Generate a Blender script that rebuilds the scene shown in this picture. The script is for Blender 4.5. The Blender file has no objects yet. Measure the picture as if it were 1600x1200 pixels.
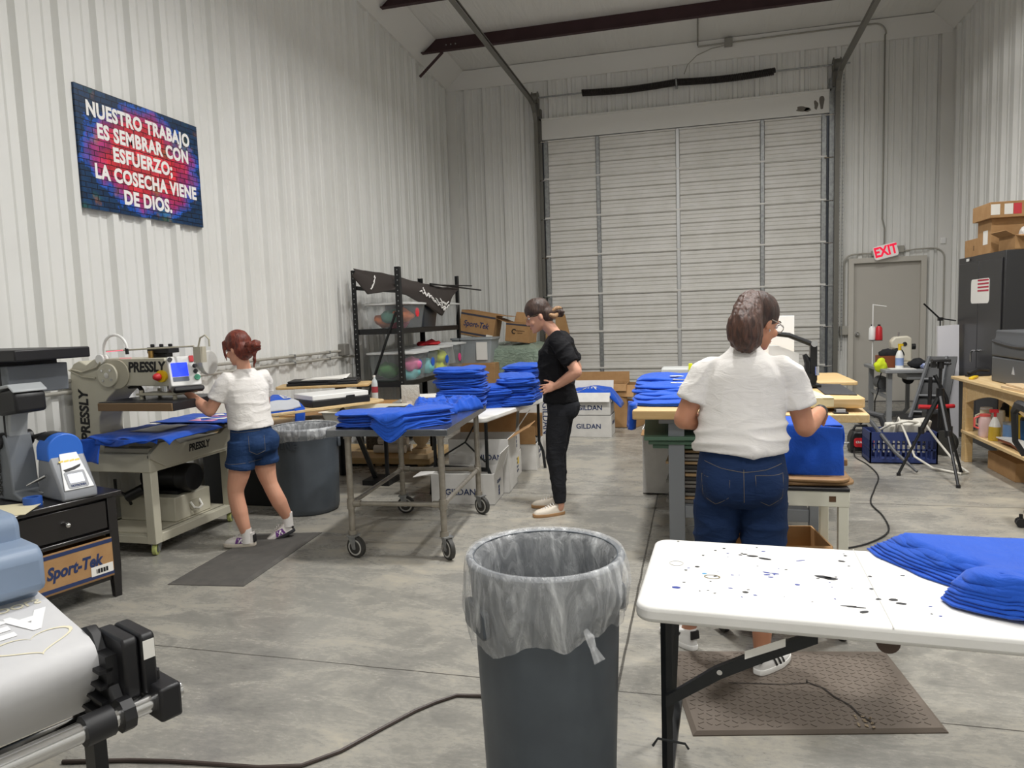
import bpy, bmesh, math, random
from math import sin, cos, pi, radians, sqrt, atan2
from mathutils import Vector, Matrix, noise
from mathutils.bvhtree import BVHTree
random.seed(7)
SC = bpy.context.scene
COL = SC.collection
# ------------------------------------------------------------------ camera
cd = bpy.data.cameras.new('camera'); cam = bpy.data.objects.new('camera', cd); COL.objects.link(cam)
cd.sensor_width = 36.0; cd.lens = 1112.0 / 1600.0 * 36.0; cd.clip_start = 0.05; cd.clip_end = 100
def cam_axes(yaw, pitch, roll):
    f = Vector((sin(yaw)*cos(pitch), cos(yaw)*cos(pitch), sin(pitch)))
    r0 = Vector((cos(yaw), -sin(yaw), 0)); u0 = r0.cross(f)
    return r0*cos(roll)+u0*sin(roll), -r0*sin(roll)+u0*cos(roll), f
r_, u_, f_ = cam_axes(-0.255015518, -0.0930814335, -0.0331791683)
cam.matrix_world = Matrix(((r_.x, u_.x, -f_.x, 0), (r_.y, u_.y, -f_.y, 0), (r_.z, u_.z, -f_.z, 1.60), (0, 0, 0, 1)))
SC.camera = cam
# ------------------------------------------------------------------ world, lights, exposure
w = bpy.data.worlds.new('world'); SC.world = w; w.use_nodes = True
w.node_tree.nodes['Background'].inputs[0].default_value = (0.8, 0.86, 0.95, 1)
w.node_tree.nodes['Background'].inputs[1].default_value = 0.05
SC.view_settings.view_transform = 'Standard'; SC.view_settings.look = 'None'
SC.view_settings.gamma = 1.0; SC.view_settings.use_curve_mapping = False
SC.view_settings.exposure = -0.10
LAMPS = [(-0.6, 4.8, 175), (1.9, 4.6, 160), (-1.0, 8.9, 75), (1.9, 8.9, 75), (-0.4, 0.2, 70), (1.9, 0.2, 70), (0.4, -2.4, 45)]
for lx, ly, pw in LAMPS:          # ceiling high bay lamps: round heads hanging just out of frame
    ld = bpy.data.lights.new('high_bay_lamp', 'AREA'); ld.shape = 'DISK'; ld.size = 0.42; ld.energy = pw
    ld.color = (1.0, 0.985, 0.958); ld.spread = radians(158)
    lo = bpy.data.objects.new('high_bay_lamp', ld); COL.objects.link(lo); lo.location = (lx, ly, 5.75)
# ------------------------------------------------------------------ helpers
def lin(h):
    if isinstance(h, tuple): return (*h[:3], 1)
    h = h.lstrip('#'); v = [int(h[i:i+2], 16)/255 for i in (0, 2, 4)]
    return tuple(c/12.92 if c <= .04045 else ((c+.055)/1.055)**2.4 for c in v) + (1,)
class NT:
    def __init__(s, name):
        s.m = bpy.data.materials.new(name); s.m.use_nodes = True; s.t = s.m.node_tree; s.b = s.t.nodes['Principled BSDF']
    def n(s, typ, **kw):
        k = s.t.nodes.new(typ)
        for a, v in kw.items():
            if a.startswith('i_'): k.inputs[int(a[2:])].default_value = v
            else: setattr(k, a, v)
        return k
    def l(s, a, b): s.t.links.new(a, b)
    def obj(s, scale=(1, 1, 1)):
        tc = s.n('ShaderNodeTexCoord'); mp = s.n('ShaderNodeMapping'); mp.inputs['Scale'].default_value = scale
        s.l(tc.outputs['Object'], mp.inputs[0]); return mp.outputs[0]
    def ramp(s, src, stops):
        r = s.n('ShaderNodeValToRGB'); e = r.color_ramp.elements
        while len(e) < len(stops): e.new(0.5)
        for i, (p, c) in enumerate(stops): e[i].position = p; e[i].color = lin(c)
        s.l(src, r.inputs[0]); return r.outputs[0]
    def noise(s, vec, sc, det=4, ro=.6, dist=0):
        k = s.n('ShaderNodeTexNoise'); k.inputs['Scale'].default_value = sc; k.inputs['Detail'].default_value = det
        k.inputs['Roughness'].default_value = ro; k.inputs['Distortion'].default_value = dist
        s.l(vec, k.inputs['Vector']); return k.outputs[0]
    def bump(s, h, st, dist=.01):
        k = s.n('ShaderNodeBump'); k.inputs['Strength'].default_value = st; k.inputs['Distance'].default_value = dist
        s.l(h, k.inputs['Height']); s.l(k.outputs[0], s.b.inputs['Normal'])
    def mix(s, fac, a, b):
        k = s.n('ShaderNodeMix', data_type='RGBA')
        for sock, v in ((k.inputs[0], fac), (k.inputs[6], a), (k.inputs[7], b)):
            if hasattr(v, 'links'): s.l(v, sock)
            elif isinstance(v, (str, tuple)): sock.default_value = lin(v)
            else: sock.default_value = v
        return k.outputs[2]
    def math(s, op, a, b=None, c=None):
        k = s.n('ShaderNodeMath', operation=op)
        for i, v in enumerate((a, b, c)):
            if v is None: continue
            if hasattr(v, 'links'): s.l(v, k.inputs[i])
            else: k.inputs[i].default_value = v
        return k.outputs[0]
_mats = {}
def mat(name, col, rough=.5, metal=0, var=None, vsc=6, bump=None, bsc=60, bd=.004, stretch=(1, 1, 1), spec=.5, coat=0, sheen=0, emit=0, sss=0):
    """var: second colour mixed in by noise; bump: strength."""
    if name in _mats: return _mats[name]
    t = NT(name); b = t.b
    b.inputs['Base Color'].default_value = lin(col); b.inputs['Roughness'].default_value = rough; b.inputs['Metallic'].default_value = metal
    b.inputs['Specular IOR Level'].default_value = spec
    if coat: b.inputs['Coat Weight'].default_value = coat; b.inputs['Coat Roughness'].default_value = .15
    if sheen: b.inputs['Sheen Weight'].default_value = sheen; b.inputs['Sheen Roughness'].default_value = .5
    if emit: b.inputs['Emission Color'].default_value = lin(col); b.inputs['Emission Strength'].default_value = emit
    if sss: b.inputs['Subsurface Weight'].default_value = sss; b.inputs['Subsurface Radius'].default_value = (.01, .004, .002)
    if var or bump:
        v = t.obj(stretch)
        if var: t.l(t.mix(t.ramp(t.noise(v, vsc), [(.35, '#000000'), (.65, '#ffffff')]), col, var), b.inputs['Base Color'])
        if bump: t.bump(t.noise(v, bsc), bump, bd)
    _mats[name] = t.m; return t.m
ORG = {}
def thing(name, label, cat, loc=(0, 0, 0), rz=0, group=None):
    o = bpy.data.objects.new(name, None); COL.objects.link(o); o.empty_display_size = .05
    o.location = loc; o.rotation_euler = (0, 0, rz); o['label'] = label; o['category'] = cat
    if group: o['group'] = group
    ORG[o.name] = Matrix.Translation(Vector(loc)) @ Matrix.Rotation(rz, 4, 'Z'); return o
def tag(o, label, cat, group=None, kind=None):
    o['label'] = label; o['category'] = cat
    if group: o['group'] = group
    if kind: o['kind'] = kind
    return o
def wmat(o):
    while o.name not in ORG and o.parent: o = o.parent
    return ORG.get(o.name, Matrix.Identity(4))
class B:
    """collects shapes into one bmesh"""
    def __init__(s): s.bm = bmesh.new(); s.mi = 0
    def _fin(s, fs):
        for f in fs: f.material_index = s.mi
    def faces(s, vs, fs):
        bv = [s.bm.verts.new(v) for v in vs]; out = []
        for f in fs:
            try: out.append(s.bm.faces.new([bv[i] for i in f]))
            except ValueError: pass
        s._fin(out); return s
    def box(s, x0, x1, y0, y1, z0, z1, m=None):
        vs = [Vector((x, y, z)) for z in (z0, z1) for y in (y0, y1) for x in (x0, x1)]
        if m: vs = [m @ v for v in vs]
        return s.faces(vs, [(0, 2, 3, 1), (4, 5, 7, 6), (0, 1, 5, 4), (2, 6, 7, 3), (0, 4, 6, 2), (1, 3, 7, 5)])
    def cbox(s, c, size, rz=0, rx=0, ry=0):
        m = Matrix.Translation(Vector(c)) @ Matrix.Rotation(rz, 4, 'Z') @ Matrix.Rotation(ry, 4, 'Y') @ Matrix.Rotation(rx, 4, 'X')
        a, b, c_ = (v/2 for v in size); return s.box(-a, a, -b, b, -c_, c_, m)
    def loft(s, rings, cap=True, closed=True):
        """rings: lists of equal length"""
        n = len(rings[0]); base = [s.bm.verts.new(v) for r in rings for v in r]; out = []
        for i in range(len(rings)-1):
            for j in range(n if closed else n-1):
                k = (j+1) % n
                try: out.append(s.bm.faces.new((base[i*n+j], base[i*n+k], base[(i+1)*n+k], base[(i+1)*n+j])))
                except ValueError: pass
        if cap and closed:
            out.append(s.bm.faces.new([base[j] for j in reversed(range(n))]))
            out.append(s.bm.faces.new([base[(len(rings)-1)*n+j] for j in range(n)]))
        s._fin(out); return s
    def tube(s, pts, r, seg=10, cap=True):
        pts = [Vector(p) for p in pts]; rr = r if isinstance(r, (list, tuple)) else [r]*len(pts)
        rings = []; up = None
        for i, p in enumerate(pts):
            d = (pts[min(i+1, len(pts)-1)] - pts[max(i-1, 0)])
            d = d.normalized() if d.length > 1e-9 else Vector((0, 0, 1))
            if up is None:
                up = Vector((0, 0, 1)) if abs(d.z) < .9 else Vector((0, 1, 0))
            a = d.cross(up); a = a.normalized() if a.length > 1e-6 else d.orthogonal().normalized(); up = a.cross(d)
            rings.append([p + (a*cos(t)+up*sin(t))*rr[i] for t in (2*pi*k/seg for k in range(seg))])
        return s.loft(rings, cap)
    def cyl(s, p0, p1, r, r2=None, seg=20): return s.tube([p0, p1], [r, r if r2 is None else r2], seg)
    def caps(s, p0, p1, r0, r1, seg=14, k=4):
        p0 = Vector(p0); p1 = Vector(p1); d = (p1-p0); L = d.length; d = d.normalized() if L > 1e-9 else Vector((0, 0, 1)); pts = []; rs = []
        for i in range(k): a = pi/2*(1-i/k); pts.append(p0-d*r0*sin(a)); rs.append(max(r0*cos(a), 1e-4))
        n = 5
        for i in range(n+1): pts.append(p0.lerp(p1, i/n)); rs.append(r0+(r1-r0)*i/n)
        for i in range(1, k+1): a = pi/2*i/k; pts.append(p1+d*r1*sin(a)); rs.append(max(r1*cos(a), 1e-4))
        return s.tube(pts, rs, seg)
    def lathe(s, prof, c=(0, 0, 0), seg=32, cap=True, m=None):
        c = Vector(c); rings = [[(m @ Vector((r*cos(t), r*sin(t), z)) if m else Vector((r*cos(t), r*sin(t), z)))+c for t in (2*pi*k/seg for k in range(seg))] for r, z in prof]
        return s.loft(rings, cap)
    def ell(s, c, rad, m=None, seg=16, rn=10):
        c = Vector(c); rings = []
        for i in range(rn+1):
            a = -pi/2+pi*i/rn; q = max(cos(a), .02)
            ring = [Vector((rad[0]*q*cos(t), rad[1]*q*sin(t), rad[2]*sin(a))) for t in (2*pi*k/seg for k in range(seg))]
            rings.append([(m @ v if m else v)+c for v in ring])
        return s.loft(rings)
    def prism(s, poly, axis, a, b):
        """poly of 2d points in the two other axes (ordered x,y,z), extruded along axis from a to b"""
        def V(p, t): return {'x': Vector((t, p[0], p[1])), 'y': Vector((p[0], t, p[1])), 'z': Vector((p[0], p[1], t))}[axis]
        return s.loft([[V(p, a) for p in poly], [V(p, b) for p in poly]])
    def grid(s, nu, nv, fn, thick=0):
        base = [[s.bm.verts.new(fn(i/nu, j/nv)) for j in range(nv+1)] for i in range(nu+1)]
        s._fin([s.bm.faces.new((base[i][j], base[i+1][j], base[i+1][j+1], base[i][j+1])) for i in range(nu) for j in range(nv)]); return s
    def xf(s, m): bmesh.ops.transform(s.bm, matrix=m, verts=s.bm.verts); return s
    def disp(s, fn):
        s.bm.normal_update()
        mv = [(v, fn(v.co, v.normal)) for v in s.bm.verts]
        for v, d in mv: v.co = v.co + d
        return s
    def obj(s, name, m, parent=None, bevel=0, smooth=True, ang=35, world=False, sub=0, solid=0, loc=None, segs=2):
        bmesh.ops.recalc_face_normals(s.bm, faces=s.bm.faces)
        if loc is not None: bmesh.ops.transform(s.bm, matrix=Matrix.Translation(-Vector(loc)), verts=s.bm.verts)
        if world and parent: bmesh.ops.transform(s.bm, matrix=wmat(parent).inverted(), verts=s.bm.verts)
        me = bpy.data.meshes.new(name); s.bm.to_mesh(me); s.bm.free()
        return mkobj(name, me, m, parent, bevel, smooth, ang, sub, solid, loc, segs)
def mkobj(name, me, m, parent=None, bevel=0, smooth=True, ang=35, sub=0, solid=0, loc=None, segs=2):
    for k in (m if isinstance(m, (list, tuple)) else [m]): me.materials.append(k)
    if smooth and len(me.polygons):
        me.polygons.foreach_set('use_smooth', [True]*len(me.polygons))
        if not sub: me.set_sharp_from_angle(angle=radians(ang))
    o = bpy.data.objects.new(name, me); COL.objects.link(o)
    if parent: o.parent = parent
    if loc is not None: o.location = loc; ORG[o.name] = Matrix.Translation(Vector(loc))
    elif not parent: ORG[o.name] = Matrix.Identity(4)
    if solid: k = o.modifiers.new('solidify', 'SOLIDIFY'); k.thickness = solid
    if bevel: k = o.modifiers.new('bevel', 'BEVEL'); k.width = bevel; k.segments = segs; k.limit_method = 'ANGLE'; k.angle_limit = radians(40); k.harden_normals = False
    if sub: k = o.modifiers.new('subdivision', 'SUBSURF'); k.levels = sub; k.render_levels = sub
    return o
def struct(o): o['kind'] = 'structure'; return o
def bake(b, voxel=.006, smooth=4, dec=0):
    """union the shapes of a builder into one continuous surface; gives back a mesh"""
    bmesh.ops.recalc_face_normals(b.bm, faces=b.bm.faces)
    bmesh.ops.triangulate(b.bm, faces=[f for f in b.bm.faces if len(f.verts) > 4])
    me = bpy.data.meshes.new('tmp'); b.bm.to_mesh(me); b.bm.free()
    o = bpy.data.objects.new('tmp', me); COL.objects.link(o)
    k = o.modifiers.new('r', 'REMESH'); k.mode = 'VOXEL'; k.voxel_size = voxel
    if smooth: q = o.modifiers.new('s', 'SMOOTH'); q.factor = .5; q.iterations = smooth
    dg = bpy.context.evaluated_depsgraph_get(); out = bpy.data.meshes.new_from_object(o.evaluated_get(dg))
    bpy.data.objects.remove(o); return out
def frombake(me):
    b = B(); b.bm.from_mesh(me); return b
_font = None
def text_bm(body, size, bold=0.0, extr=.0006, sx=1.0, shear=0.0, space=1.0, align='CENTER', line=1.0):
    cu = bpy.data.curves.new('t', 'FONT'); cu.body = body; cu.size = size; cu.offset = bold; cu.extrude = extr; cu.align_x = align; cu.align_y = 'CENTER'
    cu.shear = shear; cu.space_character = space; cu.space_line = line; cu.resolution_u = 3
    o = bpy.data.objects.new('t', cu); COL.objects.link(o)
    me = bpy.data.meshes.new_from_object(o.evaluated_get(bpy.context.evaluated_depsgraph_get()))
    bpy.data.objects.remove(o); b = B(); b.bm.from_mesh(me)
    if sx != 1: b.xf(Matrix.Diagonal((sx, 1, 1, 1)))
    return b
def frame(o, right, up):
    r = Vector(right).normalized(); u = Vector(up); u = (u - r*u.dot(r)).normalized(); n = r.cross(u); o = Vector(o)
    return Matrix(((r.x, u.x, n.x, o.x), (r.y, u.y, n.y, o.y), (r.z, u.z, n.z, o.z), (0, 0, 0, 1)))
def text(body, size, o, right, up, m, parent, name='lettering', **kw):
    world = kw.pop('world', False); b = text_bm(body, size, **kw); b.xf(frame(o, right, up))
    return b.obj(name, m, parent, smooth=False, world=world)
def rrect(w, h, r, n=5):
    pts = []
    for cx, cy, a0 in ((w/2-r, h/2-r, 0), (-w/2+r, h/2-r, pi/2), (-w/2+r, -h/2+r, pi), (w/2-r, -h/2+r, 3*pi/2)):
        for i in range(n+1): a = a0+pi/2*i/n; pts.append((cx+r*cos(a), cy+r*sin(a)))
    return pts
def shift(poly, dx, dy): return [(x+dx, y+dy) for x, y in poly]
def copy_tree(o, loc=None, rz=None, label=None, group=None, parent=None):
    c = o.copy(); COL.objects.link(c)
    if parent is not None: c.parent = parent
    if loc is not None: c.location = loc
    if rz is not None: c.rotation_euler = (0, 0, rz)
    if label: c['label'] = label
    if group: c['group'] = group
    for ch in o.children: copy_tree(ch, parent=c)
    return c
def project(b, bvh, d, off=.0012):
    """press a flat shape onto a surface along direction d"""
    d = Vector(d).normalized()
    for v in b.bm.verts:
        h = bvh.ray_cast(v.co - d*.6, d)
        if h[0] is not None: v.co = h[0] - d*off
    return b
def bvh_of(me): return BVHTree.FromPolygons([v.co.copy() for v in me.vertices], [tuple(p.vertices) for p in me.polygons])
def nz(p, s, seed=0): return noise.noise(Vector(p)*s + Vector((seed*7.3, seed*3.1, seed*1.7)))
def limb(b, pts, rs, seg=18):
    """tapered limb with round ends through several points"""
    P_ = [Vector(p) for p in pts]; out = []; rr = []; n = len(P_)
    for i in range(n-1):
        m = 5
        for k in range(m):
            u = k/m; p0 = P_[max(i-1, 0)]; p1 = P_[i]; p2 = P_[i+1]; p3 = P_[min(i+2, n-1)]
            q = .5*((2*p1)+(p2-p0)*u+(2*p0-5*p1+4*p2-p3)*u*u+(3*p1-p0-3*p2+p3)*u**3); out.append(q); rr.append(rs[i]+(rs[i+1]-rs[i])*u)
    out.append(P_[-1]); rr.append(rs[-1]); d0 = (out[0]-out[1]).normalized(); d1 = (out[-1]-out[-2]).normalized()
    out = [out[0]+d0*rr[0]*.8, out[0]+d0*rr[0]*.5]+out+[out[-1]+d1*rr[-1]*.5, out[-1]+d1*rr[-1]*.8]; rr = [rr[0]*.35, rr[0]*.8]+rr+[rr[-1]*.8, rr[-1]*.35]
    b.tube(out, rr, seg)
# ------------------------------------------------------------------ common materials
WHITE_STEEL = mat('white_painted_steel', '#e4e4e1', .4, var='#dfdfdb', vsc=1.2)
GALV = mat('galvanised_steel', '#a6a8a8', .42, .75, var='#8b8d8e', vsc=25)
MAROON = mat('maroon_primer', '#3b2226', .6, var='#33191d', vsc=3)
BLACK = mat('black_plastic', '#17171a', .45)
BLACKM = mat('black_steel', '#1b1c1e', .42, .2)
CHROME = mat('chrome', '#d6d6d6', .16, 1)
STEEL = mat('brushed_steel', '#a3a19b', .34, .9, var='#8f8d87', vsc=40, stretch=(1, 20, 1))
PIPE = mat('dull_steel_pipe', '#a29c92', .4, .65, var='#918b80', vsc=18)
CARD = mat('brown_cardboard', '#b08a5e', .8, var='#a67f54', vsc=9, bump=.1, bsc=90)
CARDIN = mat('cardboard_inside', '#9a7850', .85)
WCARD = mat('white_cardboard', '#d9d7d3', .7, var='#cfcdc9', vsc=8)
WHITE = mat('white_plastic', '#ececea', .4)
PAPER = mat('white_paper', '#e9e7e1', .8)
INK = mat('black_ink', '#141416', .6)
NAVY = mat('navy_ink', '#23345f', .6)
REDM = mat('red_plastic', '#c4262e', .4)
YEL = mat('yellow_plastic', '#e7c21f', .4)
BLUECLOTH = None
def cloth(name, c1, c2, bump=.35, rough=.85):
    t = NT(name); b = t.b; v = t.obj(); b.inputs['Roughness'].default_value = rough; b.inputs['Sheen Weight'].default_value = .15; b.inputs['Specular IOR Level'].default_value = .25
    t.l(t.mix(t.noise(v, 9, 3), c1, c2), b.inputs['Base Color'])
    h = t.math('ADD', t.math('MULTIPLY', t.noise(t.obj((1, .45, 1)), 9, 5, .55, .7), 1.0), t.math('MULTIPLY', t.noise(v, 420, 1), .05))
    t.bump(h, bump, .02); return t.m
BLUECLOTH = cloth('royal_blue_jersey', '#1f57c4', '#1a4bb0', bump=.75)
def wood(name, c1, c2, axis=0, rough=.5):
    t = NT(name); sc = [14, 14, 14]; sc[axis] = 1.2; v = t.obj(tuple(sc)); b = t.b; b.inputs['Roughness'].default_value = rough
    n = t.noise(v, 1.6, 5, .6, .6); t.l(t.ramp(n, [(.3, c1), (.5, c2), (.7, c1)]), b.inputs['Base Color']); t.bump(n, .06, .004); return t.m
PINE = wood('pine_board', '#d8bd90', '#c9a873', 0)
PINEY = wood('pine_board_lengthwise', '#dcc498', '#ceb07f', 1)
PLY = wood('plywood_edge', '#c49a62', '#a87a45', 0)
# ================================================================== the setting
XL, XR, YB, YF = -4.5, 3.97, 13.0, -3.6
def ceil_z(y): return 6.13+.037*(YB-y)
def concrete():
    t = NT('worn_concrete'); b = t.b; v = t.obj()
    big = t.noise(v, .55, 5, .62, .4); mid = t.noise(t.obj((1.0, 2.2, 1)), 2.6, 6, .68, .9); fine = t.noise(t.obj((1, 2.5, 1)), 26, 5, .75)
    mixv = t.math('ADD', t.math('MULTIPLY', big, .45), t.math('ADD', t.math('MULTIPLY', mid, .38), t.math('MULTIPLY', fine, .22)))
    c = t.ramp(mixv, [(.36, '#6b6a66'), (.47, '#83817b'), (.54, '#96938b'), (.62, '#aba597'), (.72, '#b8b1a1')])
    sp = t.noise(v, 140, 2, .5); c = t.mix(t.ramp(sp, [(.60, '#000000'), (.72, '#777777')]), c, '#5f5b54')
    s = t.n('ShaderNodeSeparateXYZ'); t.l(v, s.inputs[0])
    wob = t.math('MULTIPLY', t.math('SUBTRACT', t.noise(v, 3, 3), .5), .012)
    def line(sock, at, wd):
        d = t.math('ABSOLUTE', t.math('SUBTRACT', t.math('ADD', sock, wob), at)); return t.math('LESS_THAN', d, wd)
    ln = None
    for sock, at, wd in ((s.outputs[0], -.34, .006), (s.outputs[1], 2.907, .0035), (s.outputs[1], 6.2, .005), (s.outputs[1], 9.6, .004)):
        k = line(sock, at, wd); ln = k if ln is None else t.math('MAXIMUM', ln, k)
    c = t.mix(t.math('MULTIPLY', ln, .85), c, '#35322d'); t.l(c, b.inputs['Base Color'])
    t.l(t.ramp(mixv, [(.35, '#707070'), (.7, '#a8a8a8')]), b.inputs['Roughness']); b.inputs['Specular IOR Level'].default_value = .38
    t.bump(t.math('SUBTRACT', t.math('MULTIPLY', fine, .4), ln), .22, .004); return t.m
CONC = concrete()
b = B(); b.box(XL-.2, XR+.2, YF, YB+.2, -.1, 0); struct(b.obj('floor', CONC, smooth=False))
def corr(u0, u1, ph, P=.352, h=.045):
    pts = []
    k = math.floor((u0-ph)/P)-1
    while ph+k*P < u1+P:
        c = ph+k*P
        for du, dh in ((-.050, 0), (-.028, h), (.028, h), (.050, 0), (P/3-.02, 0), (P/3-.01, .011), (P/3+.01, .011), (P/3+.02, 0), (2*P/3-.02, 0), (2*P/3-.01, .011), (2*P/3+.01, .011), (2*P/3+.02, 0)):
            if u0 < c+du < u1: pts.append((c+du, dh))
        k += 1
    return [(u0, 0)]+pts+[(u1, 0)]
def wallsheet(b, prof, place, z0, z1):
    """place(u, d, z): d into the room"""
    z1f = z1 if callable(z1) else (lambda u: z1)
    fr = [(u, d) for u, d in prof]; bk = [(prof[-1][0], -.08), (prof[0][0], -.08)]
    ring0 = [place(u, d, z0) for u, d in fr+bk]; ring1 = [place(u, d, z1f(u)) for u, d in fr+bk]
    b.loft([ring0, ring1]); return b
b = B(); wallsheet(b, corr(YF, YB, 4.09), lambda u, d, z: Vector((XL+d, u, z)), 0, lambda u: ceil_z(u)+.05)
struct(b.obj('wall_left', WHITE_STEEL, smooth=False))
b = B(); wallsheet(b, corr(YF, YB, .11), lambda u, d, z: Vector((XR-d, u, z)), 0, lambda u: ceil_z(u)+.05)
struct(b.obj('wall_right', WHITE_STEEL, smooth=False))
b = B()
bp = lambda u, d, z: Vector((u, YB-d, z))
wallsheet(b, corr(XL, -2.72, -4.086), bp, 0, 6.2)
wallsheet(b, corr(-2.72, 2.18, -2.50), bp, 5.10, 6.2)
wallsheet(b, corr(2.18, 2.47, 2.631), bp, 0, 6.2)
wallsheet(b, corr(2.47, 3.60, 2.631), bp, 2.36, 6.2)
wallsheet(b, corr(3.60, XR, 2.631), bp, 0, 6.2)
struct(b.obj('wall_back', WHITE_STEEL, smooth=False))
b = B(); b.box(XL, XR, YF-.1, YF, 0, 7); struct(b.obj('wall_front', WHITE_STEEL, smooth=False))
# ceiling: white faced insulation
t = NT('white_insulation_facing'); v = t.obj((1, .35, 1)); t.b.inputs['Roughness'].default_value = .55
t.l(t.mix(t.noise(v, 2.2, 4), '#e9e8e4', '#dfdeda'), t.b.inputs['Base Color']); t.bump(t.noise(t.obj((1, .12, 1)), 5, 4, .6, 1.5), .5, .05); INSUL = t.m
b = B(); b.faces([(XL-.1, YF, ceil_z(YF)), (XR+.1, YF, ceil_z(YF)), (XR+.1, YB+.1, ceil_z(YB)), (XL-.1, YB+.1, ceil_z(YB)), (XL-.1, YF, ceil_z(YF)+.1), (XR+.1, YF, ceil_z(YF)+.1), (XR+.1, YB+.1, ceil_z(YB)+.1), (XL-.1, YB+.1, ceil_z(YB)+.1)],
        [(0, 3, 2, 1), (4, 5, 6, 7), (0, 1, 5, 4), (1, 2, 6, 5), (2, 3, 7, 6), (3, 0, 4, 7)])
struct(b.obj('ceiling', INSUL, smooth=False))
TRIMM = mat('painted_trim', '#e2e1dd', .45)
# eave trims
def eave(x0, x1, nm):
    b = B(); r = []
    for y in (YF, YB): z = ceil_z(y); r.append([Vector((x0, y, z-.28)), Vector((x0+(x1-x0)*.14, y, z-.28)), Vector((x1, y, z-.002)), Vector((x0, y, z-.002))])
    b.loft(r); struct(b.obj(nm, TRIMM, smooth=False))
eave(XL, XL+.40, 'trim_left'); eave(XR, XR-.34, 'trim_right')
b = B(); b.prism([(YB, 5.80), (YB-.06, 5.80), (YB-.09, 6.125), (YB, 6.125)], 'x', XL+.05, XR-.05); struct(b.obj('trim_back', TRIMM, smooth=False))
b = B(); b.box(XL+.0, XL+.22, YB-.05, YB, 0, 5.85); struct(b.obj('trim_corner', TRIMM, smooth=False))
b = B(); b.box(XR-.20, XR, YB-.05, YB, 0, 5.85); struct(b.obj('trim_corner', TRIMM, smooth=False))
# screws on the left wall
# purlins
def zbeam(y, x0, x1, zt, dep, nm, label):
    o = thing(nm, label, 'beam', (x0, y, zt)); b = B(); L = x1-x0
    b.prism([(0, 0), (.075, 0), (.075, -.012), (.008, -.012), (.008, -dep+.008), (.008, -dep), (-.075, -dep), (-.075, -dep+.012), (-.0, -dep+.012)], 'x', 0, L); b.obj('web', MAROON, o, smooth=False)
    for dx in (.42, .50, .58):
        for dz in (-.28*dep/.25, -.16*dep/.25):
            b = B(); b.cyl((dx, -.012, dz*.8), (dx, .004, dz*.8), .011, seg=8); b.obj('bolt', GALV, o)
    return o
zbeam(11.5, -4.34, 3.80, 6.185, .215, 'roof_purlin', 'dark red steel purlin above the dock door with a brace at its left end')
zbeam(9.85, -4.30, 3.80, 6.245, .21, 'roof_purlin', 'dark red steel purlin at the top edge of the photo, nearer than the braced one')
o = thing('angle_brace', 'short dark red angle brace from the left wall up to the purlin', 'brace', (-4.44, 11.6, 5.66)); b = B(); b.tube([(0, 0, 0), (.45, -.09, .315)], .028, 4); b.obj('angle_bar', MAROON, o, smooth=False)
# ------------------------------------------------------------------ dock door
DOORM = mat('door_panel_paint', '#e0deda', .42, var='#d6d4ce', vsc=3)
zs = [4.75, 4.07, 3.375, 2.69, 1.985, 1.305, .64, .0]
door = thing('door_1', 'large white ribbed sectional dock door with galvanised stiles', 'door', (-.27, YB-.06, 0)); struct(door)
def W(b, nm, m, par, **k): return b.obj(nm, m, par, world=True, **k)
for i in range(7):
    zt, zb = zs[i], zs[i+1]; H = zt-zb; b = B(); poly = []; y0 = YB-.045
    n = 9
    poly.append((y0+.03, zb)); poly.append((y0-.02, zb+.004)); poly.append((y0-.02, zb+.030))
    for k in range(n):
        za = zb+.034+(H-.068)*k/n; zc = zb+.034+(H-.068)*(k+1)/n; g = .020 if k in (2, 5) else .007
        poly += [(y0-.004, za+.004), (y0-.010, za+.012), (y0-.010, zc-g), (y0+(.022 if g > .01 else .002), zc-g*.5)]
    poly += [(y0-.022, zt-.030), (y0-.024, zt-.006), (y0+.03, zt-.006)]
    b.prism(poly, 'x', -2.64, 2.10); W(b, 'door_panel', DOORM, door, smooth=False)
for x, wd in ((-2.60, .09), (-1.665, .075), (-.285, .07), (1.10, .075), (2.06, .09)):
    for i in range(7):
        b = B(); b.prism([(x-wd/2, YB-.064), (x-wd/2+.012, YB-.082), (x+wd/2-.012, YB-.082), (x+wd/2, YB-.064), (x+wd/2, YB-.05), (x-wd/2, YB-.05)], 'z', zs[i+1]+.012, zs[i]-.012); W(b, 'stile', mat('bright_galvanised', '#c6c7c7', .4, .6) if abs(x+.285) < .01 else GALV, door, smooth=False)
b = B()
for z in zs[1:-1]:
    b.box(-2.64, 2.10, YB-.085, YB-.05, z-.016, z+.010)
W(b, 'section_rail', DOORM, door, smooth=False)
for x in (-2.66, 2.13):
    for z in zs[:-1]:
        b = B(); b.cyl((x-.07, YB-.10, z-.03), (x+.07, YB-.10, z-.03), .012, seg=8); W(b, 'roller_pin', CHROME, door)
b = B(); b.box(-2.70, 2.16, YB-.075, YB, 4.76, 5.125); b.box(-2.70, 2.16, YB-.10, YB, 5.10, 5.13); struct(b.obj('trim_1', TRIMM, smooth=False))
for x in (-2.71, 2.185):
    b = B(); b.box(x-.05, x+.05, YB-.10, YB, 0, 5.3); struct(b.obj('trim_2', GALV if x > 0 else mat('grey_track_metal', '#77756f', .5, .5), smooth=False))
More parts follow.
